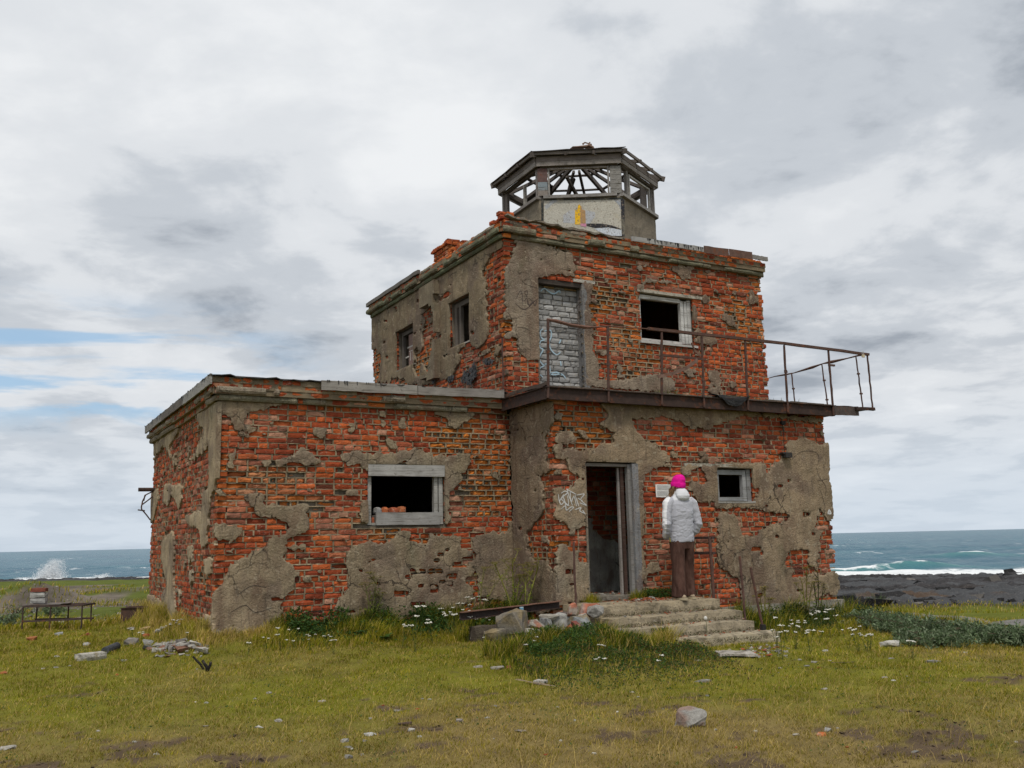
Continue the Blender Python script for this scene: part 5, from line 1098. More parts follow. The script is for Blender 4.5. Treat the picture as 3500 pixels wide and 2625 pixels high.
SMALL = [(F1,1695,398,42,18),(F1,1605,437,32,12),(F1,1300,462,32,14),(F1,1755,573,62,22),(F1,1635,612,66,20),(F1,1300,610,46,14),(F1,620,640,32,12),(F1,575,690,36,14),(F1,850,707,42,12),(F1,990,785,46,16),(F1,2190,740,62,20),(F1,2192,800,62,40),(F1,2030,450,62,18),(F1,1230,458,24,10),(F1,360,168,42,16),(F1,780,195,42,18),(F1,355,240,46,12),(F1,270,247,36,12),(F1,1240,250,20,14),(F1,440,230,24,10),(F1,1900,708,26,10),
 (F2,290,510,62,20),(F2,495,440,32,12),(F2,450,438,26,10),(F2,910,483,42,12),(F2,855,557,42,12),(F2,1530,783,32,14),(F2,1680,520,20,14),(F2,1410,572,20,16),(F2,85,700,42,18),(F2,5,750,28,18),(F2,70,790,30,14),(F2,120,562,28,12),(F2,1770,397,34,8),(F2,1810,427,20,10),(F2,1320,703,24,10),(F2,1300,490,26,12),(F2,430,677,36,10),
 (F3,775,663,52,22),(F3,520,640,32,22),(F3,215,418,28,12),(F3,955,374,52,16),(F3,1845,145,46,12),(F3,1375,182,42,12),(F3,890,205,52,18),(F3,985,197,32,12),(F3,845,228,46,16),(F3,675,243,32,14),(F3,1335,303,42,10),(F3,800,190,26,16),(F3,1208,104,28,12),(F3,1530,772,58,14),(F3,1040,626,16,8),(F3,2053,580,18,8),(F3,2165,712,20,12),(F3,310,143,30,12),(F3,355,125,30,16),(F3,435,102,24,12),(F3,205,118,24,12),(F3,1470,297,20,8),(F3,270,635,30,12),(F3,1390,322,40,8)]
for i, (rf, x, y, w, h) in enumerate(SMALL): px_rock(rf, x, y, w, h, np.array(rnd.choice((GS, PS, PS, WS)))*rnd.uniform(.8, 1.1), 700+i, 'stone', 'small pale grey stone lying in the lawn', 'stone', 'small stones on the lawn')
for i, (rf, x, y, w, h) in enumerate([(F2,420,503,34,10),(F3,925,241,34,12),(F3,895,208,30,12),(F3,1098,746,24,12),(F3,400,746,22,12),(F2,1230,790,44,14),(F3,1525,106,50,8),(F3,990,193,26,10),(F1,735,285,30,12),(F2,200,480,20,10)]): px_rock(rf, x, y, w, h, np.array(OS)*rnd.uniform(.8, 1.2), 860+i, 'brick_fragment', 'small orange-red brick chip lying in the lawn', 'brick fragment', 'small brick chips on the lawn', mt=M_brick)
# kerb stone, dark pipe, sticks, boards on the grass
def ground_bar(name, label, cat, a, b_, w, h, c, mt, dz=.0, step=.05, amp=.006):
    A, B = G(*a), G(*b_); L_ = np.linalg.norm(B[:2]-A[:2]); V, F, C = rough_box((0, -w/2, 0), (L_, w/2, h), step, amp, int(a[0]), c, .012); o = link(name, mesh_from(name, V, F, C), mt)
    o.location = (A[0], A[1], A[2]-h*.25+dz); o.rotation_euler = (0, -math.atan2(B[2]-A[2], L_), math.atan2(B[1]-A[1], B[0]-A[0])); return tag(o, label, cat)
ground_bar('kerb_stone', 'long pale concrete kerb lying in the grass', 'kerb', *F1([(484, 202), (660, 180)]), .13, .11, (.40, .385, .35), M_conc)
A, B = G(*F1([(660, 158)])[0]), G(*F1([(735, 132)])[0]); k = MB(); k.tube([A+[0, 0, .035], B+[0, 0, .05]], .05, 12, (.06, .065, .075)); tag(k.build('pipe', M_stone), 'short dark pipe beside the end of the concrete kerb', 'pipe')
ground_bar('wood_stick', 'long thin weathered stick lying on the lawn below the bank', 'stick', *F2([(1030, 325), (1300, 376)]), .035, .02, (.36, .28, .20), M_wood, .012, .08, .004)
ground_bar('plaster_fragment', 'whitish slab of plaster leaning behind the thin stick', 'plaster', *F2([(1152, 343), (1232, 350)]), .10, .05, (.52, .50, .46), M_plaster, .01)
ground_bar('wood_chip', 'dark brown splintered wood chip on the lawn', 'wood chip', *F2([(285, 606), (388, 606)]), .06, .03, (.11, .075, .06), M_wood, .01)
ground_bar('wood_stick', 'dark rotten stick lying past the concrete slab', 'stick', *F3([(995, 222), (1150, 214)]), .05, .025, (.085, .065, .055), M_wood, .01)
ground_bar('concrete_slab', 'flat concrete slab flush with the grass in front of the steps', 'slab', *F3([(275, 168), (520, 170)]), .34, .05, (.44, .41, .37), M_conc, .012, .08, .006)
for i, (pts, lb) in enumerate(((((1215, 172), (1240, 200), (1262, 220), (1283, 255)), 'thin bent charred stick poking up from the lawn'), (((1275, 197), (1290, 222), (1303, 240), (1305, 268)), 'thick forked charred stick poking up from the lawn'))):
    base = G(*F1([pts[-1]])[0]); dep = (base-CAM)@FW; P_ = [CAM+ray(*F1([p])[0])*dep for p in pts]; k = MB(); k.tube(P_, [.010, .013, .014, .013] if i == 0 else [.016, .018, .02, .018], 6, (.02, .019, .018))
    if i: k.tube([P_[3], P_[3]+np.array([.03, -.01, .07]), P_[3]+np.array([.035, 0, .10])], [.016, .016, .014], 6, (.02, .019, .018))
    tag(k.build('charred_stick', M_wood), lb, 'stick')
def rubble(name, label, pts_fn, n, smin, smax, cols, seed, kind='stuff', mt=None, cat='rubble'):
    r = np.random.RandomState(seed); b_ = MB()
    for i in range(n):
        x, y, z = pts_fn(r); s = r.uniform(smin, smax); V, F, C = hull_rock(seed*100+i, (s, s*r.uniform(.5, 1), s*r.uniform(.2, .55)), np.array(cols[r.randint(len(cols))])*r.uniform(.7, 1.2), 7)
        a = r.uniform(0, 6.28); ca, sa = math.cos(a), math.sin(a); V = np.stack([V[:, 0]*ca-V[:, 1]*sa+x, V[:, 0]*sa+V[:, 1]*ca+y, V[:, 2]+z-.006], 1); b_.add(V, F, C)
    o = b_.build(name, mt or M_stone); o['kind'] = kind; return tag(o, label, cat)
def area(regf, x0, y0, x1, y1):
    c = [G(*regf([p])[0]) for p in ((x0, y0), (x1, y0), (x1, y1), (x0, y1))]
    def f(r):
        u, v = np.clip(r.normal(.5, .24), 0, 1), np.clip(r.normal(.5, .26), 0, 1); q = (c[0]*(1-u)+c[1]*u)*(1-v)+(c[3]*(1-u)+c[2]*u)*v; return q[0], q[1], gz(q[0], q[1])
    return f
rubble('rubble_heap', 'low heap of flat stone and brick shards by the corner of the brick wall', area(F1, 930, 95, 1300, 180), 150, .04, .20, [GS, PS, PS, (.30, .16, .11), (.30, .28, .26)], 21)
rubble('rubble_apron', 'scatter of pale and orange rubble beside the flat concrete slab', area(F3, 400, 105, 720, 180), 150, .02, .09, [GS, PS, PS, OS], 22)
rubble('rubble_scatter', 'thin scatter of crumbs and chips over the lawn in front of the steps', area(F3, -300, 90, 900, 300), 90, .012, .035, [GS, PS, OS, (.3, .27, .23)], 23)
rubble('crumb_scatter', 'fine crumbs and pebbles strewn over the near lawn', area(F2, -1500, 250, 2800, 980), 260, .010, .032, [GS, PS, (.25, .2, .16), (.16, .13, .11)], 24)
_r = np.random.RandomState(404); _a = _r.uniform(5.6, 11, 9000); _b = _a*_r.uniform(-.62, .62, 9000); _x, _y = CAM[0]+_a*AX[0]+_b*BX[0], CAM[1]+_a*AX[1]+_b*BX[1]; _k = lawn_masks(_x, _y)[1] > .35; SOILP = np.stack([_x, _y, terrain(_x, _y)], 1)[_k]
def soil_pt(r): return SOILP[r.randint(len(SOILP))]
rubble('soil_clods', 'dark clods of bare earth in the worn patches of the lawn', soil_pt, 700, .012, .05, [(.075, .052, .038), (.10, .075, .055), (.05, .035, .026), (.16, .13, .10)], 28, mt=M_ground, cat='earth')
def on_step(r):
    k = r.randint(4); z = (.155, .012, -.10, -.23)[k]; y1, y0 = ((-1.3, -1.9), (-2.0, -2.28), (-2.36, -2.60), (-2.68, -2.94))[k]; return r.uniform(4.75, 6.6), r.uniform(y0, y1), z
rubble('step_rubble', 'brick crumbs and stone chips strewn over the concrete steps', on_step, 230, .012, .055, [PS, GS, OS, OS, (.32, .27, .21)], 25)
rubble('brick_heap', 'low heap of crumbled orange brick on the landing by the doorway', lambda r: (np.clip(r.normal(5.62, .22), 5.1, 6.2), np.clip(r.normal(-1.55, .13), -1.85, -1.28), .15+abs(r.normal(0, .018))), 220, .015, .07, [(.45, .12, .05), (.38, .10, .045), (.42, .18, .10), PS], 26, mt=M_brick)
rubble('lobby_rubble', 'rubble and dust covering the floor inside the doorway', lambda r: (r.uniform(4.9, 6.6), r.uniform(-1.1, -.1), .205), 120, .02, .10, [(.25, .22, .19), (.35, .12, .07), PS], 27)
# rubble wall beside the steps
def wall_stone(x, y0, w, h, c, seed, label, name='stone_block', Yp=-2.25, cat='stone', patch=None, dep=.26, **kw):
    p = on_plane(*R10([(x, y0+h)])[0], 1, Yp); k = .226*((p-CAM)@FW)/FPX; return rock(name, label, cat, (p[0], Yp+.05, p[2]), (w*k*1.22, dep*1.15, h*k*1.22), c, seed, rz=rnd.uniform(-.1, .1), sink=.0, patch=patch, **kw)
LICH = (.21, .165, .09)
wall_stone(560, 865, 560, 340, (.20, .18, .15), 901, 'big squared block with yellow lichen on top at the end of the rubble wall', patch=LICH, n=26, dep=.45)
wall_stone(800, 980, 240, 160, (.36, .34, .30), 902, 'pale broken block with a brick-red face in the rubble wall', patch=(.26, .10, .06)); wall_stone(985, 965, 150, 260, (.30, .31, .31), 903, 'upright bluish block in the rubble wall'); wall_stone(1165, 925, 260, 300, (.36, .355, .335), 904, 'pale grey stone, tallest in the middle of the rubble wall', n=22)
wall_stone(1480, 935, 400, 260, (.27, .285, .29), 905, 'wide blue-grey slab in the rubble wall next to the steps', patch=LICH, n=24, dep=.4); wall_stone(1380, 745, 172, 200, (.36, .30, .25), 906, 'brick end with grey mortar standing upright on the rubble wall', 'brick_fragment', -2.2, 'brick fragment', (.42, .13, .07), dep=.12)
wall_stone(1640, 748, 340, 190, (.36, .13, .08), 907, 'long pinkish brick chunk behind the round stone on the wall', 'brick_fragment', -2.12, 'brick fragment', (.30, .25, .22), dep=.14); wall_stone(1735, 785, 258, 160, (.36, .345, .32), 908, 'round grey stone on top of the rubble wall', n=26, dep=.16); wall_stone(1535, 860, 135, 90, (.40, .37, .33), 909, 'small broken white stone between bricks on the rubble wall', patch=(.32, .12, .06), dep=.12)
wall_stone(1235, 850, 110, 75, (.13, .10, .09), 910, 'small dark stone on top of the rubble wall', dep=.1); wall_stone(1040, 888, 210, 90, (.38, .36, .31), 911, 'flat stone lying across the rubble wall', dep=.3); wall_stone(1330, 1045, 130, 130, (.33, .09, .05), 912, 'dark red brick bedded low in the rubble wall', 'brick_fragment', -2.40, 'brick fragment', dep=.14); wall_stone(1450, 990, 125, 160, (.24, .08, .06), 913, 'burnt brick standing in the rubble wall beside the slab', 'brick_fragment', -2.40, 'brick fragment', dep=.14)
wall_stone(780, 1120, 290, 130, (.42, .40, .36), 914, 'pile of flaky pale stone at the foot of the rubble wall', Yp=-2.42); wall_stone(230, 1130, 300, 200, (.20, .175, .135), 915, 'sloping stone with yellow lichen at the low end of the rubble wall', patch=LICH, Yp=-2.3); wall_stone(2130, 1110, 150, 200, (.40, .36, .32), 916, 'broken stone with a brick core at the foot of the steps', patch=(.38, .12, .06), Yp=-2.72, dep=.14)
wall_stone(1550, 1075, 60, 90, (.45, .19, .06), 917, 'small orange brick chip low in the rubble wall', 'brick_fragment', -2.42, 'brick fragment', dep=.08)
# steel channel, concrete strip and blue can beside the entrance
k = MB(); k.bar((2.80, -1.36, .085), (4.30, -1.36, .155), .010, .095, (.055, .04, .036), segs=8, wob=.002); k.bar((2.80, -1.40, .130), (4.30, -1.40, .200), .075, .010, (.16, .085, .06), segs=8, wob=.002); k.bar((2.80, -1.40, .040), (4.30, -1.40, .110), .075, .010, BC, segs=8, wob=.002)
tag(k.build('steel_channel', M_rust), 'rusted steel channel lying along the base of the entrance wall', 'steel channel')
rough_obj('concrete_kerb', (2.95, -1.50, -.5), (4.42, -1.30, -.05), .09, .02, 88, (.07, .056, .046), M_conc); o = bpy.data.objects['concrete_kerb']; tag(o, 'dark concrete kerb carrying the rusted steel channel', 'kerb')
k = MB(); k.tube([(3.66, -1.46, .03), (3.66, -1.46, .15)], .028, 14, (.12, .28, .42)); k.tube([(3.66, -1.46, .15), (3.66, -1.46, .156)], .029, 14, (.45, .58, .64)); tag(k.build('tin_can', M_paint), 'small blue tin can standing by the steel channel', 'can')
# iron rods and hand rail by the steps
def rod(label, a, b_, r, name='iron_rod', foot=None):
    k = MB(); n = 9; a, b_ = np.array(a, float), np.array(b_, float); P_ = [a+(b_-a)*i/n+rng.uniform(-.004, .004, 3) for i in range(n+1)]; k.tube(P_, [r*rnd.uniform(.92, 1.1) for _ in P_], 7, (.10, .055, .045))
    if foot: k.box(a-np.array([.03, .03, .06]), a+np.array([.03, .03, .05]), (.02, .02, .02), .004)
    return tag(k.build(name, M_rust), label, 'iron rod')
t, bt = on_plane(*R3([(541, 965)])[0], 1, -1.62), on_plane(*R3([(556, 1322)])[0], 1, -1.62); rod('rusted iron rod standing left of the doorway', bt-[0, 0, .1], t, .016)
t, bt = on_plane(*R3([(1534, 1050)])[0], 1, -2.2), on_plane(*R3([(1570, 1420)])[0], 1, -2.2); rod('upright rusted iron rod at the right end of the steps', bt-[0, 0, .15], t, .017)
t, bt = on_plane(*R3([(1600, 1118)])[0], 1, -2.78), on_plane(*R3([(1672, 1480)])[0], 1, -2.78); rod('leaning rusted iron rod with a black foot at the end of the lowest step', bt, t, .017, foot=True)
hr = thing('hand_rail', 'rusted iron hand rail with two bars at the end of the landing', 'hand rail', (0, 0, 0))
k = MB(); k.tube([(6.585, -1.85, .12), (6.58, -1.85, .6), (6.575, -1.85, 1.01)], .023, 8, (.10, .055, .045)); k.build('post', M_rust, hr)
for z, c in ((1.0, (.05, .035, .032)), (.78, (.06, .04, .036))): k = MB(); k.bar((6.60, -1.90, z), (6.58, -1.24, z), .05, .036, c, segs=4, wob=.003); k.build('bar', M_rust, hr)
# loose bricks on the window sill
for i, (x0, x1, h, c, lb) in enumerate(((2.20, 2.31, .07, (.33, .33, .33), 'grey stone lump on the boarded window sill'), (2.315, 2.42, .075, (.40, .12, .05), 'rounded brick half next to the grey lump on the window sill'), (2.425, 2.56, .07, (.36, .10, .05), 'red brick in the middle of the window sill'), (2.565, 2.68, .082, (.42, .14, .06), 'broken orange brick at the end of the row on the window sill'))):
    rough_obj('loose_brick', (x0, .09, 1.425), (x1, .22, 1.46+h), .04, .006, 40+i, c, M_brick, re=.014); o = [q for q in bpy.data.objects if q.name.startswith('loose_brick')][-1]; tag(o, lb, 'brick')
rough_obj('sill_blocking', (2.14, .06, 1.29), (3.07, .30, 1.425), .1, .006, 48, (.13, .11, .095), M_mortar, BLD)
rough_obj('loose_brick', (2.135, .05, 1.29), (2.185, .2, 1.40), .04, .006, 49, (.36, .10, .05), M_brick, re=.012); tag(bpy.data.objects['loose_brick.004'], 'red brick standing in the window corner below the others', 'brick')
# notice, lamp, pipe bracket, tarpaulin, padlock, sticker
nt_ = thing('notice_sheet', 'white printed notice sheet fixed to the bricks beside the doorway', 'notice', (0, 0, 0))
k = MB(); k.bar((6.11, -1.245, 1.705), (6.415, -1.245, 1.705), .006, .19, (.72, .72, .70), segs=6, wob=.0025); k.build('sheet', M_cloth, nt_)
k = MB()
for i in range(13):
    z = 1.785-.0125*i; 
    if i == 6: continue
    x = 6.13
    while x < 6.39:
        l = rnd.uniform(.008, .028); k.box((x, -1.2525, z-.0022), (min(x+l, 6.395), -1.2515, z+.0022), (.33, .33, .33)); x += l+.005
k.build('printed_text', M_cloth, nt_)['kind'] = 'stuff'
lp = thing('wall_lamp', 'small black lamp box hanging on its cable high on the entrance wall', 'lamp', (0, 0, 0))
k = MB(); k.box((8.70, -1.33, 2.255), (8.83, -1.235, 2.325), (.03, .03, .03), .006); k.box((8.67, -1.30, 2.32), (8.86, -1.22, 2.338), (.035, .035, .035), .004); k.build('housing', M_rust, lp)
k = MB(); k.tube([(8.75, -1.255, 2.33), (8.745, -1.255, 2.5), (8.76, -1.25, 2.68), (8.75, -1.25, 2.82)], .006, 5, (.02, .02, .02)); k.build('cable', M_rust, lp); k = MB(); k.box((8.71, -1.285, 2.80), (8.79, -1.23, 2.855), (.02, .02, .02), .008); k.build('junction_box', M_rust, lp)
pb = thing('pipe_bracket', 'rusty pipe stub and twisted iron bracket sticking out of the side wall', 'bracket', (0, 0, 0))
P0 = lambda p: on_plane(*R1([p])[0], 1, 5.45)
k = MB(); k.tube([P0((38, 785)), P0((175, 785))], .036, 10, (.06, .04, .035)); k.build('pipe', M_rust, pb)
for pts in (((150, 795), (110, 800), (80, 815), (62, 850), (55, 885), (58, 905)), ((140, 805), (100, 840), (60, 870)), ((35, 900), (75, 905)), ((60, 900), (85, 930), (106, 958)), ((76, 815), (68, 850))): k = MB(); k.tube([P0(p) for p in pts], .013, 6, (.07, .045, .04)); k.build('iron_strap', M_rust, pb)
V = []; na, nb = 14, 10
for j in range(nb):
    for i in range(na):
        u, v = i/(na-1), j/(nb-1); x = 7.15+.80*u*(1-.35*v)+.16*v; V.append((x, -1.30-.135*sstep(0, .4, v)-.05*fbm(u*7, v*7, 0, 5, 3)*v, 3.175-.19*v*math.sin(math.pi*min(1, u*.9+.08))**.7+.05*float(fbm(u*5, v*5, 0, 6, 3))))
o = link('tarpaulin', mesh_from('tarpaulin', V, np.array([(j*na+i, j*na+i+1, (j+1)*na+i+1, (j+1)*na+i) for j in range(nb-1) for i in range(na-1)]), (.012, .012, .013)), M_felt); md = o.modifiers.new('thick', 'SOLIDIFY'); md.thickness = .006; tag(o, 'crumpled black tarpaulin hanging over the balcony edge', 'tarpaulin')
pd = thing('padlock', 'small brass padlock hanging on the balcony rail corner', 'padlock', (0, 0, 0)); k = MB(); k.box((10.52, -1.465, 4.015), (10.575, -1.44, 4.065), (.55, .48, .33), .002); k.build('body', M_paint, pd)
k = MB(); k.tube([(10.53, -1.452, 4.06), (10.53, -1.452, 4.11), (10.548, -1.452, 4.125), (10.566, -1.452, 4.11), (10.566, -1.452, 4.06)], .005, 6, (.45, .45, .44)); k.build('shackle', M_paint, pd)
strokes(DF, 420, R3, [[(2052,795),(2062,775),(2072,795),(2052,795)],[(2055,785),(2072,785)]], .03, (.62, .63, .63), 'sticker'); strokes(DF, 420, R3, [[(2058,792),(2063,778),(2068,792)]], .012, (.05, .07, .10), 'sticker')
# white plant pipes / tiny cracks in plaster
def crack(f, seed, regf, pts): strokes(f, seed, regf, [pts], .007, (.05, .04, .035), 'crack')
for pts in ([(1840,470),(1900,425),(1980,430),(2000,470),(1990,510)], [(1985,520),(2000,570),(2040,640),(2035,690)], [(1990,600),(2050,590)], [(2010,660),(2040,760)], [(1700,950),(1720,1010)], [(1790,1140),(1830,1120),(1880,1130)]): crack(DF, 420, R3, pts)
for pts in ([(740,1020),(760,1100),(700,1160)], [(600,1380),(680,1330),(760,1340)], [(560,1480),(640,1440),(700,1480),(800,1450)]): crack(WF, 300, R1, pts)
crack(DS, 480, R9, [(155,290),(165,320),(185,340)]); crack(DF, 420, R10, [(1105,290),(1120,400),(1112,470),(1130,540)])
for pts in ([(1380,620),(1410,650),(1500,680)], [(1340,990),(1400,1000),(1440,1020)]): crack(UF, 540, R5, pts)
for pts in ([(790,600),(830,560),(870,545)], [(1000,490),(1040,470)], [(260,1080),(275,1000),(300,980)]): crack(UL, 600, R5, pts)

# ---- left middle ground: iron table frame with bricks, iron trough
tb = thing('table_frame', 'rusty iron table frame standing in the rough grass', 'table', (0, 0, 0)); 
def T_(p, dep): return CAM+ray(*R7([p])[0])*dep
q0 = G(*R7([(205, 848)])[0]); dp = float((q0-CAM)@FW); c0 = q0; rx = BX/np.linalg.norm(BX); 
def tp(s, dn, z): return np.array([c0[0]+rx[0]*s+AX[0]*dn, c0[1]+rx[1]*s+AX[1]*dn, z])
zt = T_((200, 620), dp)[2]; zm_ = T_((200, 760), dp)[2]; L_ = 570*.3617*dp/FPX; Wd_ = .42; zg = c0[2]
for (s, dn) in ((0, 0), (L_*.46, 0), (L_*.985, 0), (.02, Wd_), (L_*.56, Wd_), (L_*.95, Wd_)): k = MB(); k.tube([tp(s, dn, gz(*tp(s, dn, 0)[:2])-.04), tp(s, dn, zt)], .014, 6, (.06, .042, .038)); k.build('leg', M_rust, tb)
for (a, b_, z) in ((tp(0, 0, zt), tp(L_, 0, zt), 0), (tp(0, Wd_, zt), tp(L_, Wd_, zt), 0), (tp(0, 0, zt), tp(0, Wd_, zt), 0), (tp(L_, 0, zt), tp(L_, Wd_, zt), 0), (tp(0, 0, zm_), tp(L_, 0, zm_+.02), 0), (tp(0, Wd_, zm_), tp(L_, Wd_, zm_), 0)): k = MB(); k.bar(a, b_, .03, .028, (.065, .045, .04), segs=4, wob=.003); k.build('rail', M_rust, tb)
V, F, C = rough_box((-.05, -.02, 0), (L_*.62, Wd_+.03, .012), .08, .007, 61, (.14, .12, .11)); ca, sa = rx; V = np.stack([c0[0]+V[:, 0]*rx[0]+V[:, 1]*AX[0], c0[1]+V[:, 0]*rx[1]+V[:, 1]*AX[1], V[:, 2]+zt+.016], 1); link('top_plate', mesh_from('top_plate', V, F, C), M_rust, tb)
for i, (c, lb) in enumerate((((.30, .30, .295), 'lowest white silicate brick stacked on the iron table frame'), ((.33, .33, .32), 'middle white silicate brick stacked on the iron table frame'), ((.20, .065, .045), 'red brick topping the stack on the iron table frame'))):
    hb_ = (.092, .092, .07)[i]; V, F, C = rough_box((-.13, -.06, 0), (.13, .06, hb_), .05, .003, 70+i, c, .008, .1); o = link('stacked_brick', mesh_from('stacked_brick', V, F, C), M_stone if i < 2 else M_brick); p = tp(L_*.175, .16, zt+.034+sum((.094, .094, .07)[:i])); o.location = p; o.rotation_euler = (0, 0, math.atan2(rx[1], rx[0])+rnd.uniform(-.06, .06)); tag(o, lb, 'brick')
tr = thing('iron_trough', 'open rusty iron trough sitting in grass beside the brick side wall', 'trough', (0, 0, 0)); q = G(*R7([(1140, 772)])[0]); an = math.atan2(rx[1], rx[0])+.12
Mx = Matrix.Translation(Vector(q)) @ Matrix.Rotation(an, 4, 'Z'); tw, td, thh = .56, .36, .235
for (lo, hi) in (((0, 0, 0), (tw, .012, thh)), ((0, td-.012, 0), (tw, td, thh)), ((0, .0125, 0), (.012, td-.0125, thh)), ((tw-.012, .0125, 0), (tw, td-.0125, thh))): k = MB(); k.box(lo, hi, (.075, .045, .035), .002, Mx); k.build('side', M_rust, tr)
k = MB(); k.box((.013, .013, .0), (tw-.013, td-.013, .04), (.05, .035, .03), 0, Mx); k.build('bottom', M_rust, tr)
for (lo, hi) in (((-.02, -.02, thh), (tw+.02, .03, thh+.012)), ((-.02, td-.03, thh+.001), (tw+.02, td+.02, thh+.013))): k = MB(); k.box(lo, hi, (.085, .052, .042), .002, Mx); k.build('rim', M_rust, tr)

# ------------------------------------------------------------------ the person reading the notice
def remeshed(name, mb, voxel, smooth, colf, dispf=None, mt=None, parent=None):
    me = mesh_from('tmp', np.concatenate(mb.V), mb.F, None); o = bpy.data.objects.new('tmp', me); COL.objects.link(o)
    md = o.modifiers.new('r', 'REMESH'); md.mode = 'VOXEL'; md.voxel_size = voxel
    if smooth: ms = o.modifiers.new('s', 'SMOOTH'); ms.iterations = smooth; ms.factor = .5
    dg = bpy.context.evaluated_depsgraph_get(); ev = o.evaluated_get(dg); nm = bpy.data.meshes.new_from_object(ev); bpy.data.objects.remove(o); bpy.data.meshes.remove(me)
    n = len(nm.vertices); V = np.zeros(n*3, np.float32); nm.vertices.foreach_get('co', V); V = V.reshape(-1, 3).astype(float); N_ = np.zeros(n*3, np.float32); nm.vertices.foreach_get('normal', N_); N_ = N_.reshape(-1, 3)
    if dispf is not None: V = V+N_*dispf(V)[:, None]; nm.vertices.foreach_set('co', V.astype(np.float32).ravel())
    C = np.ones((n, 4), np.float32); C[:, :3] = colf(V); at = nm.color_attributes.new('col', 'FLOAT_COLOR', 'POINT'); at.data.foreach_set('color', C.ravel())
    nm.polygons.foreach_set('use_smooth', np.ones(len(nm.polygons), bool)); nm.update(); nm.name = name
    return link(name, nm, mt, parent)
PE = thing('person', 'person in pink beanie, white and grey jacket and brown trousers reading the notice', 'person', (6.10, -1.80, .152)); PE.rotation_euler = (0, 0, math.radians(-4))
def arm(b_, s, k=1.0, r0=0.0):
    b_.tube([(s*.15, 0, 1.37), (s*.205, -.005, 1.335), (s*.245, -.025, 1.20), (s*.262, -.045, 1.05), (s*.245, .0, .955), (s*.205, .085, .895), (s*.155, .135, .87)], [(.075+r0)*k, (.076+r0)*k, (.064+r0)*k, (.060+r0)*k, (.056+r0)*k, (.050+r0)*k, (.044+r0)*k], 14)
# body: one continuous figure
b = MB(); b.loft([(0, 0, .80, .15, .11), (0, 0, .95, .145, .10), (0, 0, 1.10, .13, .095), (0, 0, 1.25, .155, .105), (0, 0, 1.36, .165, .09), (0, 0, 1.43, .07, .06), (0, .01, 1.50, .055, .055)])
for s in (-1, 1):
    y_ = .05*s; b.loft([(s*.106, y_, .06, .036, .042), (s*.105, y_, .25, .044, .048), (s*.10, y_*.8, .45, .048, .052), (s*.094, y_*.3, .62, .062, .070), (s*.085, 0, .84, .078, .09)])
    b.loft([(s*.108, .045+y_, .022, .040, .105), (s*.108, .035+y_, .06, .034, .075), (s*.106, y_, .10, .035, .04)]); arm(b, s, .62)
    h0 = np.array([s*.155, .135, .87])
    for j, (dx, l) in enumerate(((-.024, .062), (-.008, .072), (.008, .068), (.024, .054))): b.tube([h0+[0, .01, dx], h0+[-s*.045, .028, dx*1.1], h0+[-s*(.045+l*.6), .03, dx*1.15], h0+[-s*(.045+l), .02, dx*1.15]], [.012, .0095, .009, .0075], 8)
    b.tube([h0+[0, .01, .02], h0+[-s*.02, .035, .045], h0+[-s*.05, .045, .055]], [.013, .010, .008], 8); b.tube([h0+[s*.02, -.01, 0], h0+[-s*.045, .025, 0]], [.026, .028], 10)
b.loft([(0, .015, 1.47, .045, .05), (0, .02, 1.50, .062, .078), (0, .022, 1.56, .074, .092), (0, .018, 1.63, .077, .096), (0, .012, 1.69, .062, .078), (0, .01, 1.715, .03, .04)]); b.tube([(0, .105, 1.60), (0, .128, 1.565), (0, .11, 1.55)], [.010, .015, .010], 8); b.tube([(-.085, .02, 1.60), (-.085, .02, 1.56)], .014, 8); b.tube([(.085, .02, 1.60), (.085, .02, 1.56)], .014, 8)
remeshed('body', b, .009, 4, lambda V: np.tile((.55, .33, .25), (len(V), 1)), None, M_skin, PE)
for s in (-1, 1): k = MB(); k.tube([(s*.032, .100, 1.598), (s*.032, .112, 1.598)], [.012, .006], 8, (.05, .03, .02)); k.build('eye', M_skin, PE)
k = MB(); k.tube([(-.022, .108, 1.515), (0, .115, 1.516), (.022, .108, 1.515)], [.004, .006, .004], 8, (.45, .16, .14)); k.build('mouth', M_skin, PE)
# trousers
b = MB(); b.loft([(0, .0, .70, .150, .115, 2.4), (0, .0, .80, .178, .135, 2.4), (0, 0, .92, .172, .13, 2.4)], 28)
for s in (-1, 1): o_ = .05*s; b.loft([(s*.108, .010+o_, .035, .086, .118, 2.3), (s*.108, .010+o_, .07, .086, .120, 2.3), (s*.104, .008+o_, .30, .082, .110, 2.3), (s*.099, .0+o_*.7, .52, .082, .110, 2.3), (s*.093, -.004+o_*.3, .68, .086, .120, 2.3), (s*.086, 0, .82, .09, .12, 2.3)], 26)
remeshed('trousers', b, .008, 3, lambda V: np.array([.080, .043, .034])*(.35+1.3*fbm(V[:, 0]*14, V[:, 1]*14, V[:, 2]*6, 8, 4))[:, None]*np.where(V[:, 2:3] < .05, .5, 1.0), lambda V: (fbm(V[:, 0]*16+V[:, 2]*2, V[:, 1]*16, V[:, 2]*5, 4, 3)-.5)*.022*(.5+sstep(.5, .05, V[:, 2]))+.004*np.sin(V[:, 0]*70+V[:, 2]*6)*sstep(.8, .3, V[:, 2]), M_cord, PE)
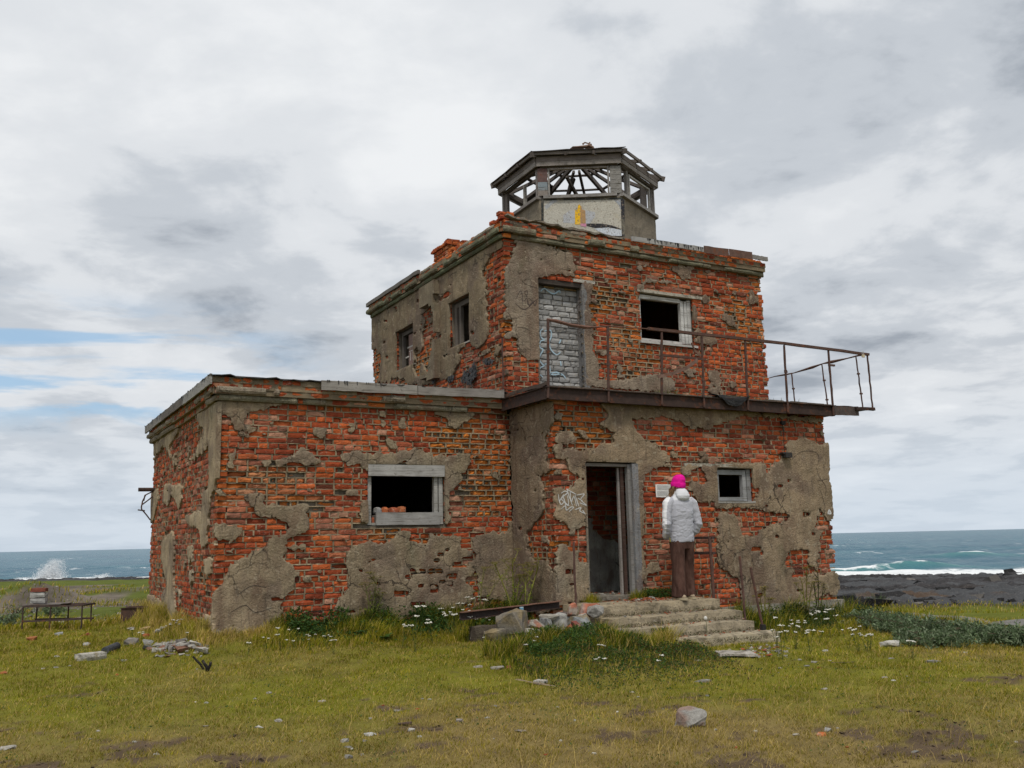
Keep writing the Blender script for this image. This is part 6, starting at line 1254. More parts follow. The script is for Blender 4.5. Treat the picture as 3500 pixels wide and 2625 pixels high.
# jacket with hood
b = MB(); b.loft([(0, 0, .795, .180, .142, 2.4), (0, 0, .83, .184, .146, 2.4), (0, -.004, .95, .182, .146, 2.4), (0, -.004, 1.08, .182, .142, 2.4), (0, -.004, 1.22, .192, .142, 2.4), (0, -.002, 1.33, .198, .128, 2.3), (0, 0, 1.40, .165, .105, 2.2), (0, .0, 1.455, .105, .09), (0, .01, 1.51, .085, .085)], 32)
for s in (-1, 1): arm(b, s, 1.0, .006)
b.loft([(.0, -.085, 1.375, .06, .03), (.0, -.098, 1.405, .095, .052), (.0, -.092, 1.45, .108, .066), (.004, -.070, 1.49, .098, .074), (.010, -.045, 1.53, .080, .070), (.016, -.02, 1.56, .052, .05)], 24)
def jcol(V):
    x, y, z = V[:, 0], V[:, 1], V[:, 2]; n = len(V); c = np.tile((.40, .41, .46), (n, 1)); ax = np.abs(x)
    slv = (ax > .19+.03*sstep(1.1, 1.3, z)*0) & (z > .84); yc = np.interp(z, [.87, .90, .955, 1.05, 1.20, 1.335, 1.4], [.13, .085, .0, -.045, -.025, -.005, 0]); xc = np.interp(z, [.87, .955, 1.05, 1.2, 1.335, 1.42], [.155, .245, .262, .245, .205, .15])
    wh = ((ax-xc)*.75+(y-yc)*.66 > -.006) & (ax > .10) & (z > .86); c[wh & (z < 1.43)] = (.74, .75, .78)
    hood = (z > 1.385) & (y < -.02) & (ax < .14) | (z > 1.46); c[hood] = (.60, .615, .65)
    front = (y > .02) & (ax < .16); c[front] = (.78, .79, .81); hem = z < .808; c[hem] = c[hem]*.9; return c
def jdis(V):
    x, y, z = V[:, 0], V[:, 1], V[:, 2]; f = fbm(x*7+z*6, y*8, z*15-x*4, 12, 3)-.5; g = fbm(x*9-z*5, y*9, z*26+x*9, 15, 3)-.5
    elbow = np.exp(-((z-1.0)/.14)**2)*sstep(.18, .23, np.abs(x)); h_ = np.abs(fbm(x*5+z*9, y*5, z*10-x*7, 22, 3)-.5); return f*.015+g*.009*(.5+2.0*elbow)+.0022*np.sin(z*70+x*38+9*f)*elbow-.005*sstep(.07, 0, h_)*sstep(1.36, 1.2, z)
jk = remeshed('jacket', b, .0075, 3, jcol, jdis, M_cloth, PE)
k = MB(); k.tube([(-.183, .02, .865), (-.186, .012, .835), (-.184, .014, .80)], [.004, .005, .004], 6, (.70, .55, .02)); k.build('zip_pull', M_cloth, PE)
# beanie and hair
b = MB(); b.loft([(0, .012, 1.568, .094, .110), (0, .012, 1.585, .099, .116), (0, .012, 1.625, .100, .117), (0, .010, 1.640, .093, .109), (0, .006, 1.69, .087, .102), (0, -.004, 1.73, .066, .080), (0, -.01, 1.752, .035, .045), (0, -.012, 1.76, .012, .015)], 28)
ht = remeshed('beanie', b, .008, 2, lambda V: np.tile((.72, .008, .29), (len(V), 1)), lambda V: .0022*np.sin(np.arctan2(V[:, 1], V[:, 0])*46)+(fbm(V[:, 0]*18, V[:, 1]*18, V[:, 2]*22, 5, 2)-.5)*.012, M_cloth, PE); ht.data.transform(Matrix.Translation((0, .01, 1.62)) @ Matrix.Rotation(math.radians(5), 4, 'X') @ Matrix.Rotation(math.radians(4), 4, 'Y') @ Matrix.Translation((0, -.01, -1.62)))
k = MB()
for i in range(46):
    s = -1 if i < 34 else 1; x0 = s*rnd.uniform(.055, .092); y0 = rnd.uniform(-.04, .07); n = 8; P_ = []; ph = rnd.uniform(0, 6); l = rnd.uniform(.15, .27)
    for j in range(n): t = j/(n-1); P_.append((x0+s*(.05*t+.014*math.sin(ph+t*9)), y0+.05*t+.012*math.cos(ph+t*8), 1.585-l*t))
    k.tube(P_, [.007*(1-.6*j/(n-1)) for j in range(n)], 5, np.array([.20, .115, .055])*rnd.uniform(.6, 1.3))
k.build('hair', M_skin, PE, True)
for s in (-1, 1):
    sh = MB(); sh.loft([(s*.108, .012+.05*s, 0, .056, .165, 2.6), (s*.108, .012+.05*s, .032, .058, .167, 2.6)], 22, (.42, .36, .25)); so_ = sh.build('shoe', M_cloth, PE, False); sh = MB(); sh.loft([(s*.108, .012+.05*s, .0325, .052, .155, 2.5), (s*.108, .012+.05*s, .06, .047, .13, 2.4), (s*.108, -.01+.05*s, .10, .042, .07)], 20, (.34, .27, .19)); sh.build('upper', M_cloth, so_, True)

# ------------------------------------------------------------------ vegetation
def footprint(x, y, m_=0.0):
    return (rect_dist(x, y, 0, 0, 4.4, 5.8) < m_) | (rect_dist(x, y, 4.35, -1.22, 9.8, 5.8) < m_) | (rect_dist(x, y, 4.45, -3.0, 6.95, -1.2) < m_)
def blades(x, y, z, h, w, col, lean, seed, wind=(0, 0), name='lawn_grass', label='', segs=2, cat='grass'):
    r = np.random.RandomState(seed); n = len(x); a = r.uniform(0, 2*np.pi, n); l = h*lean*r.uniform(.15, 1, n); dx, dy = np.cos(a)*l+wind[0]*h, np.sin(a)*l+wind[1]*h; f = r.uniform(0, np.pi, n); px, py = np.cos(f)*w/2, np.sin(f)*w/2
    base = np.stack([x, y, z-.012], 1); side = np.stack([px, py, 0*px], 1); tip = base+np.stack([dx, dy, h+.012], 1); mid = base+np.stack([dx*.38, dy*.38, h*.62+.006], 1)
    V = np.stack([base-side, base+side, mid+side*.75, mid-side*.75, tip], 1).reshape(-1, 3); i = np.arange(n)[:, None]*5
    F = np.concatenate([i+np.array([[0, 1, 2]]), i+np.array([[0, 2, 3]]), i+np.array([[3, 2, 4]])], 0)
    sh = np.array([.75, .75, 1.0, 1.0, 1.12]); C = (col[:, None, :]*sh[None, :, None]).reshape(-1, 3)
    o = link(name, mesh_from(name, V, F, C), M_grass); o['kind'] = 'stuff'; return tag(o, label, cat)
GREEN, OLIVE, STRAW, DGREEN = np.array([.190, .205, .010]), np.array([.330, .270, .026]), np.array([.50, .37, .125]), np.array([.060, .092, .008])
def colmix(t, n, seed):
    """t: greenness 0..1"""
    r = np.random.RandomState(seed); k = r.rand(n); g = np.where((k < t)[:, None], GREEN, np.where((k < t+.5*(1-t))[:, None], OLIVE, STRAW)); return g*r.uniform(.7, 1.3, (n, 1))
def build_lawn():
    r = np.random.RandomState(77); n = 330000; a = r.uniform(4.6, 17, n); b_ = a*r.uniform(-.70, .72, n); x = CAM[0]+a*AX[0]+b_*BX[0]; y = CAM[1]+a*AX[1]+b_*BX[1]
    green, soil = lawn_masks(x, y); cl = fbm(x*5, y*5, 0, 91, 3); keep = ~footprint(x, y) & (r.rand(n) < (1-.86*soil)*(.35+1.1*sstep(.3, .6, cl))); x, y, a, green, cl, soil = x[keep], y[keep], a[keep], green[keep], cl[keep], soil[keep]; n = len(x)
    h = (.012+.026*r.rand(n)**1.5)*(.5+.9*cl)+.026*sstep(9, 12, a)*r.rand(n)*sstep(.35, .6, cl); w = .0028+.0004*a
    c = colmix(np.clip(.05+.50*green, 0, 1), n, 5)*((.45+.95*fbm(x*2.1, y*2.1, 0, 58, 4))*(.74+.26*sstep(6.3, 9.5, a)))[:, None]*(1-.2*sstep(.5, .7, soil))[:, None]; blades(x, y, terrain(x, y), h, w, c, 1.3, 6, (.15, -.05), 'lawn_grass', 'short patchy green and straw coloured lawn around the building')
    # dead blades lying flat between the growing ones
    n = 70000; a = r.uniform(4.6, 14, n); b_ = a*r.uniform(-.70, .72, n); x = CAM[0]+a*AX[0]+b_*BX[0]; y = CAM[1]+a*AX[1]+b_*BX[1]; gr_, so_ = lawn_masks(x, y); k = ~footprint(x, y) & (r.rand(n) < (1.0-.75*gr_)*(1-.35*so_)); x, y = x[k], y[k]; n = len(x)
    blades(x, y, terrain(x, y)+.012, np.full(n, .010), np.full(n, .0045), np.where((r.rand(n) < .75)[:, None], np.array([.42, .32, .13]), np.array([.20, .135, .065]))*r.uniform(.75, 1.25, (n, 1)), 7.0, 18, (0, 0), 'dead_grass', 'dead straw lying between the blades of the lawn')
    # taller dry stalks
    n = 5200; a = r.uniform(5, 16, n); b_ = a*r.uniform(-.7, .7, n); x = CAM[0]+a*AX[0]+b_*BX[0]; y = CAM[1]+a*AX[1]+b_*BX[1]; k = ~footprint(x, y) & (fbm(x*.8, y*.8, 0, 55, 3) > .45); x, y = x[k], y[k]; n = len(x)
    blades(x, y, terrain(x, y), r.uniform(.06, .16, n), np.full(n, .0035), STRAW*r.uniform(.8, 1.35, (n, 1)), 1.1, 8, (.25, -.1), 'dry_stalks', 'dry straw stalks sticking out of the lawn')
build_lawn()
def strip(r, n, p0, p1, spread, side):
    t = r.rand(n); d = np.abs(r.normal(0, spread, n))+.03; p0, p1 = np.array(p0), np.array(p1); P_ = p0+(p1-p0)*t[:, None]+np.array(side)*d[:, None]; return P_[:, 0], P_[:, 1], d
def build_fringe():
    r = np.random.RandomState(31); X, Y, Hh, Cc = [], [], [], []
    def put(x, y, h, col):
        k = ~footprint(x, y, -.0); X.append(x[k]); Y.append(y[k]); Hh.append(h[k]); Cc.append(col[k])
    def mixc(n, wts): k = r.choice(4, n, p=wts); return np.array([GREEN, OLIVE, STRAW, DGREEN])[k]*r.uniform(.7, 1.3, (n, 1))
    for (p0, p1, n, sp, sd, h, wts) in (((.7, -.0), (4.4, -.0), 11000, .30, (0, -1), .24, [.34, .12, .08, .46]), ((.4, -.25), (3.2, -.6), 9000, .30, (-.1, -1), .17, [.45, .35, .14, .06]), ((-.02, .0), (-.02, 1.6), 3200, .22, (-1, -.1), .20, [.3, .3, .34, .06]), ((-.02, 1.4), (-.02, 5.6), 5200, .24, (-1, 0), .26, [.2, .25, .50, .05]), ((-.25, -.12), (.8, -.05), 2600, .16, (0, -1), .19, [.12, .25, .6, .03]),
            ((6.9, -1.26), (9.9, -1.3), 10000, .55, (0, -1), .30, [.28, .13, .09, .50]), ((7.0, -2.2), (10.2, -2.0), 6000, .4, (0, -1), .16, [.45, .3, .13, .12]), ((9.8, -1.2), (11.5, -2.3), 5000, .5, (.2, 1), .28, [.4, .25, .1, .25]), ((2.5, -2.55), (4.6, -2.65), 10000, .75, (-.2, -1), .19, [.28, .15, .15, .42]), ((4.2, -2.35), (4.85, -3.1), 4200, .16, (-.4, -.4), .30, [.22, .22, .44, .12]), ((3.0, -2.8), (5.0, -3.3), 5000, .25, (-.2, -1), .12, [.45, .3, .15, .10]), ((5.5, -1.25), (6.4, -1.25), 700, .07, (0, -1), .16, [.5, .2, .1, .2]), ((4.75, -1.3), (4.95, -1.3), 260, .04, (0, -1), .15, [.5, .3, .1, .1]), ((4.4, -1.4), (2.8, -1.3), 2600, .35, (0, 1), .2, [.4, .25, .15, .2])):
        x, y, d = strip(r, n, p0, p1, sp, sd); cl = sstep(.34, .66, fbm(x*3.1, y*3.1, 0, 81, 3)); put(x, y, h*(.35+.85*cl)*r.uniform(.35, 1.3, n)*np.exp(-d/(sp*3)), mixc(n, wts)*(.7+.6*fbm(x*2, y*2, 0, 83, 2))[:, None])
    x, y, h, c = map(np.concatenate, (X, Y, Hh, Cc)); z = terrain(x, y); z = np.where((rect_dist(x, y, 4.45, -1.95, 6.7, -1.2) <= 0), .14, z)
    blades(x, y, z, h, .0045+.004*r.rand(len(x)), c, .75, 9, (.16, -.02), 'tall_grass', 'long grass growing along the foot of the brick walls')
    # grass allowed on the landing in front of the doorway
    n = 700; x = r.uniform(5.55, 6.05, n); y = r.normal(-1.30, .05, n); y = np.minimum(y, -1.25); blades(x, y, np.full(n, .15), r.uniform(.04, .17, n), np.full(n, .005), mixc(n, [.4, .2, .1, .3]), .8, 19, (0, 0), 'tall_grass', 'grass tuft growing on the landing beside the doorway')
    n = 260; x = r.normal(4.86, .05, n); y = np.minimum(r.normal(-1.32, .05, n), -1.25); blades(x, y, np.full(n, .15), r.uniform(.04, .14, n), np.full(n, .005), mixc(n, [.5, .3, .15, .05]), .8, 29, (0, 0), 'tall_grass', 'grass tuft growing on the landing at the left door jamb')
    # rough grass farther off
    n = 60000; a = 16+34*r.rand(n)**1.6; b_ = a*r.uniform(-.66, .66, n); x = CAM[0]+a*AX[0]+b_*BX[0]; y = CAM[1]+a*AX[1]+b_*BX[1]; cl = fbm(x*.35, y*.35, 0, 66, 4); k = ~footprint(x, y) & (cl > .47) & ((b_ > 0) | (np.abs(a-21.5) > 2.2) | (cl > .60)); x, y, a = x[k], y[k], a[k]; n = len(x)
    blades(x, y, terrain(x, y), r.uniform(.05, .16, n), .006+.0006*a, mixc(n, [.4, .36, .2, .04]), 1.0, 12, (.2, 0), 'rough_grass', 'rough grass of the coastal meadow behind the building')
build_fringe()
def leaves(name, label, cat, C_, n, sz, cols, seed, up=.6, mt=None, parent=None, kind=None, aspect=.45, flut=.35):
    """n leaf faces: C_(r,n) gives their positions"""
    r = np.random.RandomState(seed); P_ = C_(r, n); n = len(P_); d = r.normal(size=(n, 3)); d[:, 2] = np.abs(d[:, 2])*up+.15; d /= np.linalg.norm(d, axis=1, keepdims=True); s = np.cross(d, r.normal(size=(n, 3))); s /= np.linalg.norm(s, axis=1, keepdims=True); L_ = sz*r.uniform(.6, 1.3, n)[:, None]; nn = np.cross(d, s)
    V = np.stack([P_, P_+d*L_*.5+s*L_*aspect*.5+nn*L_*.06, P_+d*L_-nn*L_*.12, P_+d*L_*.5-s*L_*aspect*.5+nn*L_*.06], 1).reshape(-1, 3); i = np.arange(n)[:, None]*4; F = np.concatenate([i+np.array([[0, 1, 2]]), i+np.array([[0, 2, 3]])], 0)
    k = r.randint(len(cols), size=n); C = np.repeat(np.array(cols)[k]*r.uniform(1-flut, 1+flut, (n, 1)), 4, 0); o = link(name, mesh_from(name, V, F, C), mt or M_leaf, parent)
    if kind: o['kind'] = kind
    if label: tag(o, label, cat)
    return o
def cover(p0, p1, sp, side, hmax):
    def f(r, n):
        x, y, d = strip(r, n, p0, p1, sp, side); k = ~footprint(x, y); x, y, d = x[k], y[k], d[k]; z = terrain(x, y); cl = sstep(.36, .58, fbm(x*4.3, y*4.3, 0, 87, 3)); k2 = r.rand(len(x)) < .55+.45*cl; return np.stack([x, y, z+r.uniform(0, hmax, len(x))*np.exp(-d/(sp*2.5))*(.25+1.2*cl)], 1)[k2]
    return f
DL = [(.032, .070, .014), (.045, .095, .018), (.060, .115, .022)]
leaves('ground_cover', 'dark leafy weeds along the foot of the low wing', 'weeds', cover((.9, -.02), (4.4, -.05), .28, (0, -1), .20), 9000, .050, DL, 3, kind='stuff')
leaves('ground_cover', 'dense green weeds covering the bank beside the steps', 'weeds', cover((2.9, -2.62), (4.45, -2.70), .62, (-.25, -1), .13), 11000, .034, DL+[(.07, .13, .02)], 4, kind='stuff')
leaves('ground_cover', 'dark tangle of weeds in front of the entrance wall', 'weeds', cover((7.0, -1.4), (10.3, -1.6), .42, (0, -1), .20), 8000, .040, [(.024, .050, .012), (.035, .07, .016), (.05, .085, .02)], 5, kind='stuff')
leaves('ground_cover', 'leafy weeds on the landing between doorway and person', 'weeds', lambda r, n: np.stack([r.uniform(5.75, 6.2, n), np.minimum(r.normal(-1.36, .07, n), -1.25), .15+r.uniform(0, .13, n)], 1), 900, .035, DL, 6, kind='stuff')
leaves('ground_cover', 'small green weed growing on the third step', 'weeds', lambda r, n: np.stack([r.normal(5.02, .07, n), r.normal(-2.66, .04, n), -.22+r.uniform(0, .10, n)], 1), 420, .03, DL+[(.07, .13, .03)], 7, kind='stuff')
leaves('ground_cover', 'brown and dark green herbs trailing below the weedy bank', 'weeds', cover((2.5, -3.3), (4.9, -3.4), .75, (-.2, -1), .06), 6000, .028, DL+[(.10, .06, .03), (.085, .08, .03)], 8, kind='stuff')
leaves('ground_cover', 'low clover and herb rosettes scattered in the lawn', 'weeds', lambda r, n: (lambda a, b_: (lambda x, y: np.stack([x, y, terrain(x, y)+r.uniform(0, .02, len(x))], 1)[(fbm(x*1.7, y*1.7, 0, 14, 3) > .60) & ~footprint(x, y)])(CAM[0]+a*AX[0]+b_*BX[0], CAM[1]+a*AX[1]+b_*BX[1]))(r.uniform(5.5, 14, n), r.uniform(-6, 7, n)), 16000, .022, [(.05, .10, .02), (.07, .13, .025), (.10, .14, .03)], 9, kind='stuff')
leaves('ground_cover', 'moss and low weeds in the joints of the concrete steps', 'moss', lambda r, n: (lambda k: np.stack([r.uniform(4.6, 6.6, n), np.array([-2.0, -2.36, -2.68, -3.02])[k]-np.abs(r.normal(0, .02, n)), np.array([.0, -.105, -.235, -.31])[k]+r.uniform(-.01, .035, n)], 1)[fbm(np.arange(n)*.9, k*3, 0, 2, 2) > .35])(r.randint(4, size=n)), 2600, .022, [(.06, .06, .02), (.05, .075, .015), (.12, .095, .04), (.08, .05, .03)], 10, kind='stuff')
leaves('ground_cover', 'green and rusty herbs spreading from the bank across the lawn', 'weeds', cover((3.5, -3.2), (4.75, -3.3), .55, (-.15, -1), .10), 4500, .030, DL+[(.12, .07, .03), (.10, .10, .03)], 44, kind='stuff')
# broad-leaved dock plants by the wing
for i, (px, py, lb) in enumerate(((1230, 2175, 'broad-leaved dock plant with big pointed leaves at the wing wall'), (1310, 2190, 'smaller dock plant next to the big one at the wing wall'))):
    q = G(px, py); k = MB()
    for j in range(9):
        a = rnd.uniform(0, 6.28); l = rnd.uniform(.14, .26)*(1 if i == 0 else .7); d = np.array([math.cos(a), math.sin(a), 0]); s = np.array([-d[1], d[0], 0]); pts = [q+d*l*t+np.array([0, 0, .9*l*t*(1.5-t)]) for t in (0, .35, .7, 1)]; ws = (.006, .035, .028, .002); V = []
        for p, w in zip(pts, ws): V += [p-s*w, p+s*w]
        k.add(V, [(0, 1, 3, 2), (2, 3, 5, 4), (4, 5, 7, 6)], np.array([.055, .11, .025])*rnd.uniform(.7, 1.3))
    tag(k.build('dock_plant', M_leaf), lb, 'plant')
# yarrow: white flat flower heads on thin stems
def yarrow_mesh(seed, h):
    r = random.Random(seed); k = MB()
    for s in range(r.randint(2, 4)):
        lx, ly = r.uniform(-.08, .08), r.uniform(-.08, .08); hh = h*r.uniform(.75, 1.1); top = np.array([lx, ly, hh]); k.tube([(0, 0, -.02), (lx*.4, ly*.4, hh*.5), tuple(top)], [.0028, .0024, .002], 5, (.10, .12, .035))
        for i in range(r.randint(7, 11)):
            a = r.uniform(0, 6.28); rr = r.uniform(.003, .030); c = top+np.array([rr*math.cos(a), rr*math.sin(a), r.uniform(.002, .014)]); k.tube([top-[0, 0, .02], c], .0012, 3, (.13, .15, .05), False)
            R_ = r.uniform(.007, .012); n = 6; V = [c+np.array([R_*math.cos(t), R_*math.sin(t), 0]) for t in np.linspace(0, 6.28, n+1)[:-1]]+[c+np.array([0, 0, .006])]+[c-np.array([0, 0, .006])]; k.add(V, [(j, (j+1) % n, n) for j in range(n)]+[((j+1) % n, j, n+1) for j in range(n)], np.array([.78, .77, .71])*r.uniform(.9, 1.08))
        for i in range(5): z = hh*r.uniform(.1, .7); a = r.uniform(0, 6.28); l = r.uniform(.03, .06); d = np.array([math.cos(a), math.sin(a), .5]); p = np.array([lx*z/hh, ly*z/hh, z]); sd = np.array([-d[1], d[0], 0])*.006; k.add([p-sd*.3, p+d*l*.5+sd, p+d*l, p+d*l*.5-sd], [(0, 1, 2, 3)], (.06, .10, .025))
    return mesh_from('yarrow', np.concatenate(k.V), k.F, np.concatenate(k.C))
YM = [yarrow_mesh(i, .30) for i in range(7)]
YP = [(px, py, 'white yarrow flowering in the long grass under the wing window', 'yarrow under the window', 1.0) for px, py in ((1440,2120),(1500,2110),(1530,2120),(1560,2125),(1590,2130),(1620,2110),(1545,2150),(1600,2165),(1480,2170),(1375,2185),(1420,2200),(1650,2160),(1525,2090),(1575,2095),(1660,2100),(1465,2145))]
YP += [(px, py, 'white yarrow at the foot of the wing wall near the plastered corner', 'yarrow by the wing corner', .75) for px, py in ((905,2200),(960,2195),(1010,2190),(1060,2200),(1115,2190),(1140,2205),(850,2215),(985,2210))]
YP += [(px, py, 'white yarrow in the weeds before the entrance wall', 'yarrow before the entrance wall', .85) for px, py in ((2655,2180),(2690,2165),(2720,2190),(2745,2150),(2770,2205),(2800,2175),(2840,2150),(2870,2140),(2900,2190),(2935,2200),(2975,2195),(2810,2120),(2835,2110),(2720,2140),(2660,2210),(2675,2225),(2790,2140),(2965,2200),(3120,2225))]
YP += [(px, py, 'white yarrow in the rubble beside the brick side wall', 'yarrow beside the side wall', .6) for px, py in ((540,2150),(560,2145),(575,2150),(590,2140),(610,2145),(450,2160),(480,2175),(640,2165),(555,2160))]
YP += [(px, py, 'white yarrow on the weedy bank beside the steps', 'yarrow on the bank', .6) for px, py in ((1825,2200),(1690,2110),(1672,2125),(2055,2280),(2060,2230),(1790,2215),(1665,2190),(2245,2290))]
for i, (px, py, lb, gr, s) in enumerate(YP):
    q = G(px, py+30); o = bpy.data.objects.new('yarrow', YM[i % 7]); COL.objects.link(o); o.location = (q[0], q[1], gz(q[0], q[1])-.01); o.rotation_euler = (rnd.uniform(-.1, .1), rnd.uniform(-.1, .1), rnd.uniform(0, 6.28)); s *= rnd.uniform(.85, 1.3); o.scale = (s, s, s)
    if not YM[i % 7].materials: YM[i % 7].materials.append(M_flower)
    tag(o, lb, 'flower', gr)
q = np.array([5.72, -2.70, -.20]); k = MB(); k.tube([q, q+[.0, 0, .10], q+[-.01, 0, .15]], .003, 5, (.1, .13, .04)); k.loft([(q[0]-.01, q[1], q[2]+.145, .012, .012), (q[0]-.01, q[1], q[2]+.165, .024, .022), (q[0]-.01, q[1], q[2]+.185, .018, .018), (q[0]-.01, q[1], q[2]+.195, .006, .006)], 8, (.78, .78, .75)); tag(k.build('white_flower', M_flower), 'single white bellflower growing from the lowest step', 'flower')
# umbellifers in the inner corner
def umbel(name, label, base, hts, seed, col=(.28, .28, .06), rich=1.0):
    r = random.Random(seed); T0 = thing(name, label, 'plant', base); st_, fl = MB(), MB()
    for (dx, dy, h) in hts:
        P_ = [np.array([0, 0, -.03]), np.array([dx*.35, dy*.35, h*.4]), np.array([dx, dy, h])]; st_.tube(P_, [.012, .009, .006], 6, col)
        ends = [P_[2]]
        for i in range(int(4*rich)):
            t = r.uniform(.45, .9); p = P_[1]*(1-t)+P_[2]*t; a = r.uniform(0, 6.28); l = h*r.uniform(.18, .34); e = p+np.array([math.cos(a)*l*.7, math.sin(a)*l*.35, l*.75]); st_.tube([p, (p+e)/2+np.array([0, 0, -.01]), e], [.006, .0045, .0035], 5, col); ends.append(e)
        for e in ends:
            for j in range(13):
                a = r.uniform(0, 6.28); rr = r.uniform(.02, .075); c = e+np.array([rr*math.cos(a), rr*math.sin(a), .045-.25*rr]); st_.tube([e, c], .0012, 3, col, False)
                for m_ in range(3): c2 = c+np.array([r.uniform(-.012, .012), r.uniform(-.012, .012), r.uniform(-.004, .006)]); s = r.uniform(.007, .013); fl.add([c2+[s, 0, 0], c2+[0, s, .002], c2+[-s, 0, 0], c2+[0, -s, .002]], [(0, 1, 2, 3)], np.array([.30, .26, .05])*r.uniform(.6, 1.3))
        for i in range(11):
            z = h*r.uniform(.05, .7); a = r.uniform(0, 6.28); p = np.array([dx*z/h*.5, dy*z/h*.5, z])
            for m_ in range(7): d = np.array([math.cos(a+r.uniform(-.6, .6)), math.sin(a+r.uniform(-.6, .6)), r.uniform(-.1, .5)]); l0, l = r.uniform(.03, .12), r.uniform(.03, .06); sd = np.array([-d[1], d[0], 0])*.012; q0_ = p+d*l0; fl.add([q0_, q0_+d*l*.5+sd, q0_+d*l, q0_+d*l*.5-sd], [(0, 1, 2, 3)], np.array([.19, .26, .025])*r.uniform(.6, 1.3))
    st_.build('stem', M_leaf, T0); fl.build('foliage', M_leaf, T0)['kind'] = 'stuff'; return T0
q = on_plane(*R10([(470, 800)])[0], 1, -.75); umbel('umbellifer', 'tall yellow-green umbellifer in the corner between wing and entrance', (q[0], -.75, .0), ((-.28, .0, .70), (.02, .05, .74), (.30, -.05, .62), (.16, .1, .5)), 3)
umbel('umbellifer', 'slender umbellifer leaning on the entrance wall behind the steel channel', (4.0, -.95, .02), ((.22, .0, .62), (.05, .05, .5)), 5, rich=.8)
q = G(*R2([(640, 1440)])[0]); umbel('umbellifer', 'fading umbellifer among the yarrow under the wing window', (q[0]+.35, -.28, q[2]), ((.1, 0, .72), (.28, 0, .52)), 7, (.24, .22, .08), .7); q = G(*R2([(190, 1460)])[0]); umbel('umbellifer', 'thin umbellifer against the plaster left of the wing window', (q[0], -.2, q[2]), ((-.08, 0, .55), (.08, 0, .62), (.16, 0, .4)), 9, (.17, .17, .06), .8)
for i, (px, py, h, lb) in enumerate(((2615, 2120, .55, 'yellowing tall weed beside the leaning iron rod'), (2760, 2105, .80, 'tall yellow weed against the plaster near the corner of the entrance wall'), (2800, 2100, .72, 'dark seeding weed at the corner of the entrance wall'))):
    q = G(px, py+25); umbel('tall_weed', lb, (q[0], min(q[1], -1.42), gz(q[0], min(q[1], -1.42))), ((.05, 0, h), (-.06, 0, h*.8), (.14, 0, h*.7)), 30+i, (.22, .19, .05) if i < 2 else (.09, .085, .04), .6)
# grey-green willow scrub on the seaward slope
def willow(q, rx_, h, seed, label, group=None, n=1500, cols=((.12, .175, .085), (.16, .215, .12), (.07, .11, .045), (.21, .26, .16))):
    T0 = thing('willow_shrub', label, 'shrub', q, group); r = random.Random(seed); b_ = MB()
    for i in range(14): a = r.uniform(0, 6.28); e = np.array([math.cos(a)*rx_*r.uniform(.3, .9), math.sin(a)*rx_*r.uniform(.3, .9), h*r.uniform(.6, 1)]); b_.tube([(0, 0, -.05), tuple(e*.5+np.array([0, 0, .05])), tuple(e)], [.008, .005, .003], 5, (.10, .075, .05))
    b_.build('stem', M_wood, T0)
    def f(r_, n_):
        ns = 46; tips = np.stack([r_.normal(0, .45, ns)*rx_, r_.normal(0, .45, ns)*rx_, h*r_.uniform(.35, 1.05, ns)], 1); tips[:, 2] *= np.clip(1.15-.5*(np.hypot(tips[:, 0], tips[:, 1])/rx_)**2, .25, 1); k = r_.randint(ns, size=n_); t = r_.rand(n_)**.6; return tips[k]*np.stack([t*.5+.5, t*.5+.5, t], 1)+r_.normal(0, .02, (n_, 3))
    leaves('foliage', None, None, f, n, .055, list(cols), seed, parent=T0, aspect=.36, up=.8, kind='stuff')
WL_ = [(2960,2120,.45,.42),(3010,2135,.5,.45),(3060,2140,.45,.42),(3110,2150,.5,.46),(3170,2160,.55,.48),(3225,2165,.5,.42),(3280,2160,.4,.40),(3330,2170,.4,.32),(3380,2172,.4,.34),(3440,2180,.42,.38),(3495,2185,.45,.38),(3560,2190,.5,.40),(3140,2185,.4,.34),(3205,2195,.42,.34)]
for i, (px, py, rx_, h) in enumerate(WL_): q = G(px, py+16); willow(tuple(q), rx_, h*.50, 50+i, 'low grey-green willow shrub in the thicket on the seaward slope', 'willow thicket')
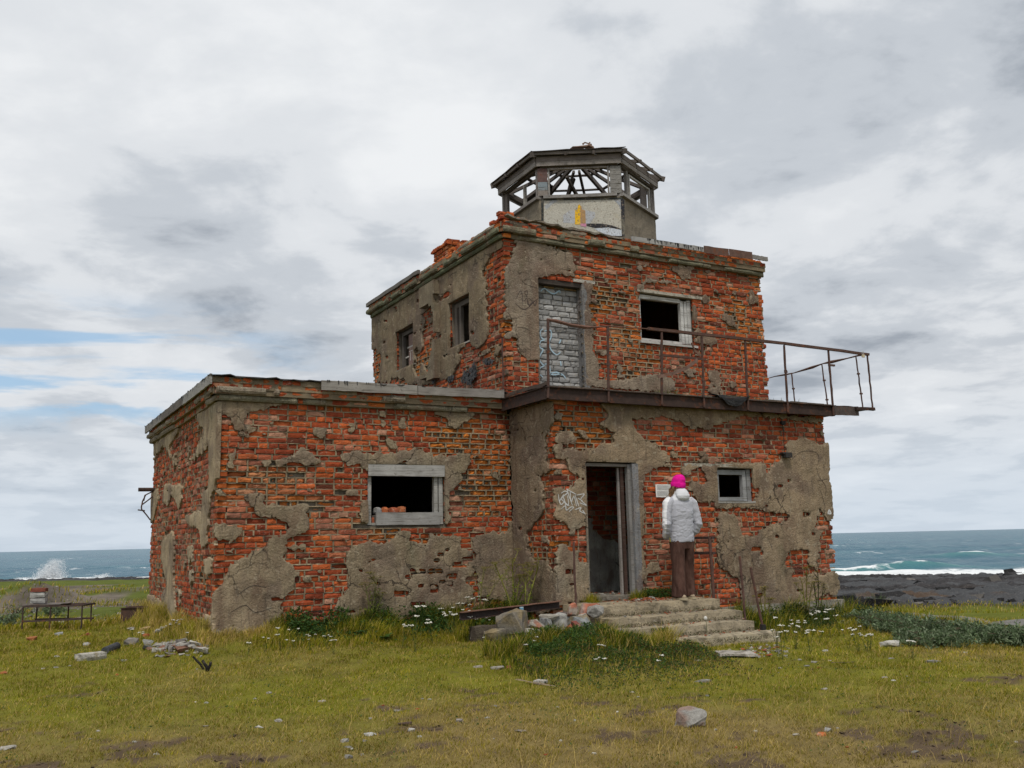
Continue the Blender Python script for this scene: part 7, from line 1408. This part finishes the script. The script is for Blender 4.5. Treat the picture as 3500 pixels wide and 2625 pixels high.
q = G(*R7([(90, 800)])[0]); willow(tuple(q), .35, .22, 81, 'low grey-green shrub in front of the iron table frame', n=700); q = G(*R7([(480, 705)])[0]); willow(tuple(q), .45, .26, 82, 'leafy shrub growing behind the iron table frame', n=900); q = G(*R7([(150, 690)])[0]); willow(tuple(q), .42, .24, 83, 'mostly bare branching shrub behind the bricks on the table frame', n=120)
q = G(*G8([(1100, 690)])[0]); willow(tuple(q), .8, .45, 84, 'lone round shrub on the grass terrace above the shore rocks', n=800, cols=((.07, .11, .05), (.10, .14, .06)))
# pebbles of the track and shore
def scat(n, seed, a0, a1, b0, b1, smin, smax, cols, name, label, cond):
    r = np.random.RandomState(seed); protos = [hull_rock(seed*10+i, (1, .8, .5), (1, 1, 1), 7, .15) for i in range(6)]; a = r.uniform(a0, a1, n); b_ = a*r.uniform(b0, b1, n); x = CAM[0]+a*AX[0]+b_*BX[0]; y = CAM[1]+a*AX[1]+b_*BX[1]; k = cond(a, b_, x, y) & ~footprint(x, y, .2); x, y, a = x[k], y[k], a[k]; z = terrain(x, y); b2 = MB()
    for i in range(len(x)):
        V, F, C = protos[r.randint(6)]; s = r.uniform(smin, smax)*(1+2*(r.rand() > .95)); t = r.uniform(0, 6.28); ca, sa = math.cos(t), math.sin(t); b2.add(np.stack([(V[:, 0]*ca-V[:, 1]*sa)*s+x[i], (V[:, 0]*sa+V[:, 1]*ca)*s+y[i], V[:, 2]*s+z[i]-.1*s], 1), F, C*np.array(cols[r.randint(len(cols))])*r.uniform(.6, 1.2))
    o = b2.build(name, M_stone); o['kind'] = 'stuff'; tag(o, label, 'stones')
scat(1500, 4, 17, 40, -.62, -.22, .03, .10, [(.26, .25, .23), (.20, .18, .16), (.36, .34, .31)], 'gravel', 'loose grey stones of the gravel track and mound', lambda a, b_, x, y: (np.abs(a-21.5) < 3) | (fbm(x*.18, y*.18, 0, 71, 4) > .47) | ((np.abs(a-27) < 2.2) & (b_ > -13.4) & (b_ < -12.3)))
scat(4200, 5, 42, 108, .20, .72, .15, .8, [(.03, .03, .032), (.07, .07, .075), (.15, .14, .13), (.02, .02, .022)], 'shore_boulders', 'dark boulders and rock debris strewn over the shore', lambda a, b_, x, y: fbm(a*.2, b_*.2, 0, 7, 3) > .45)
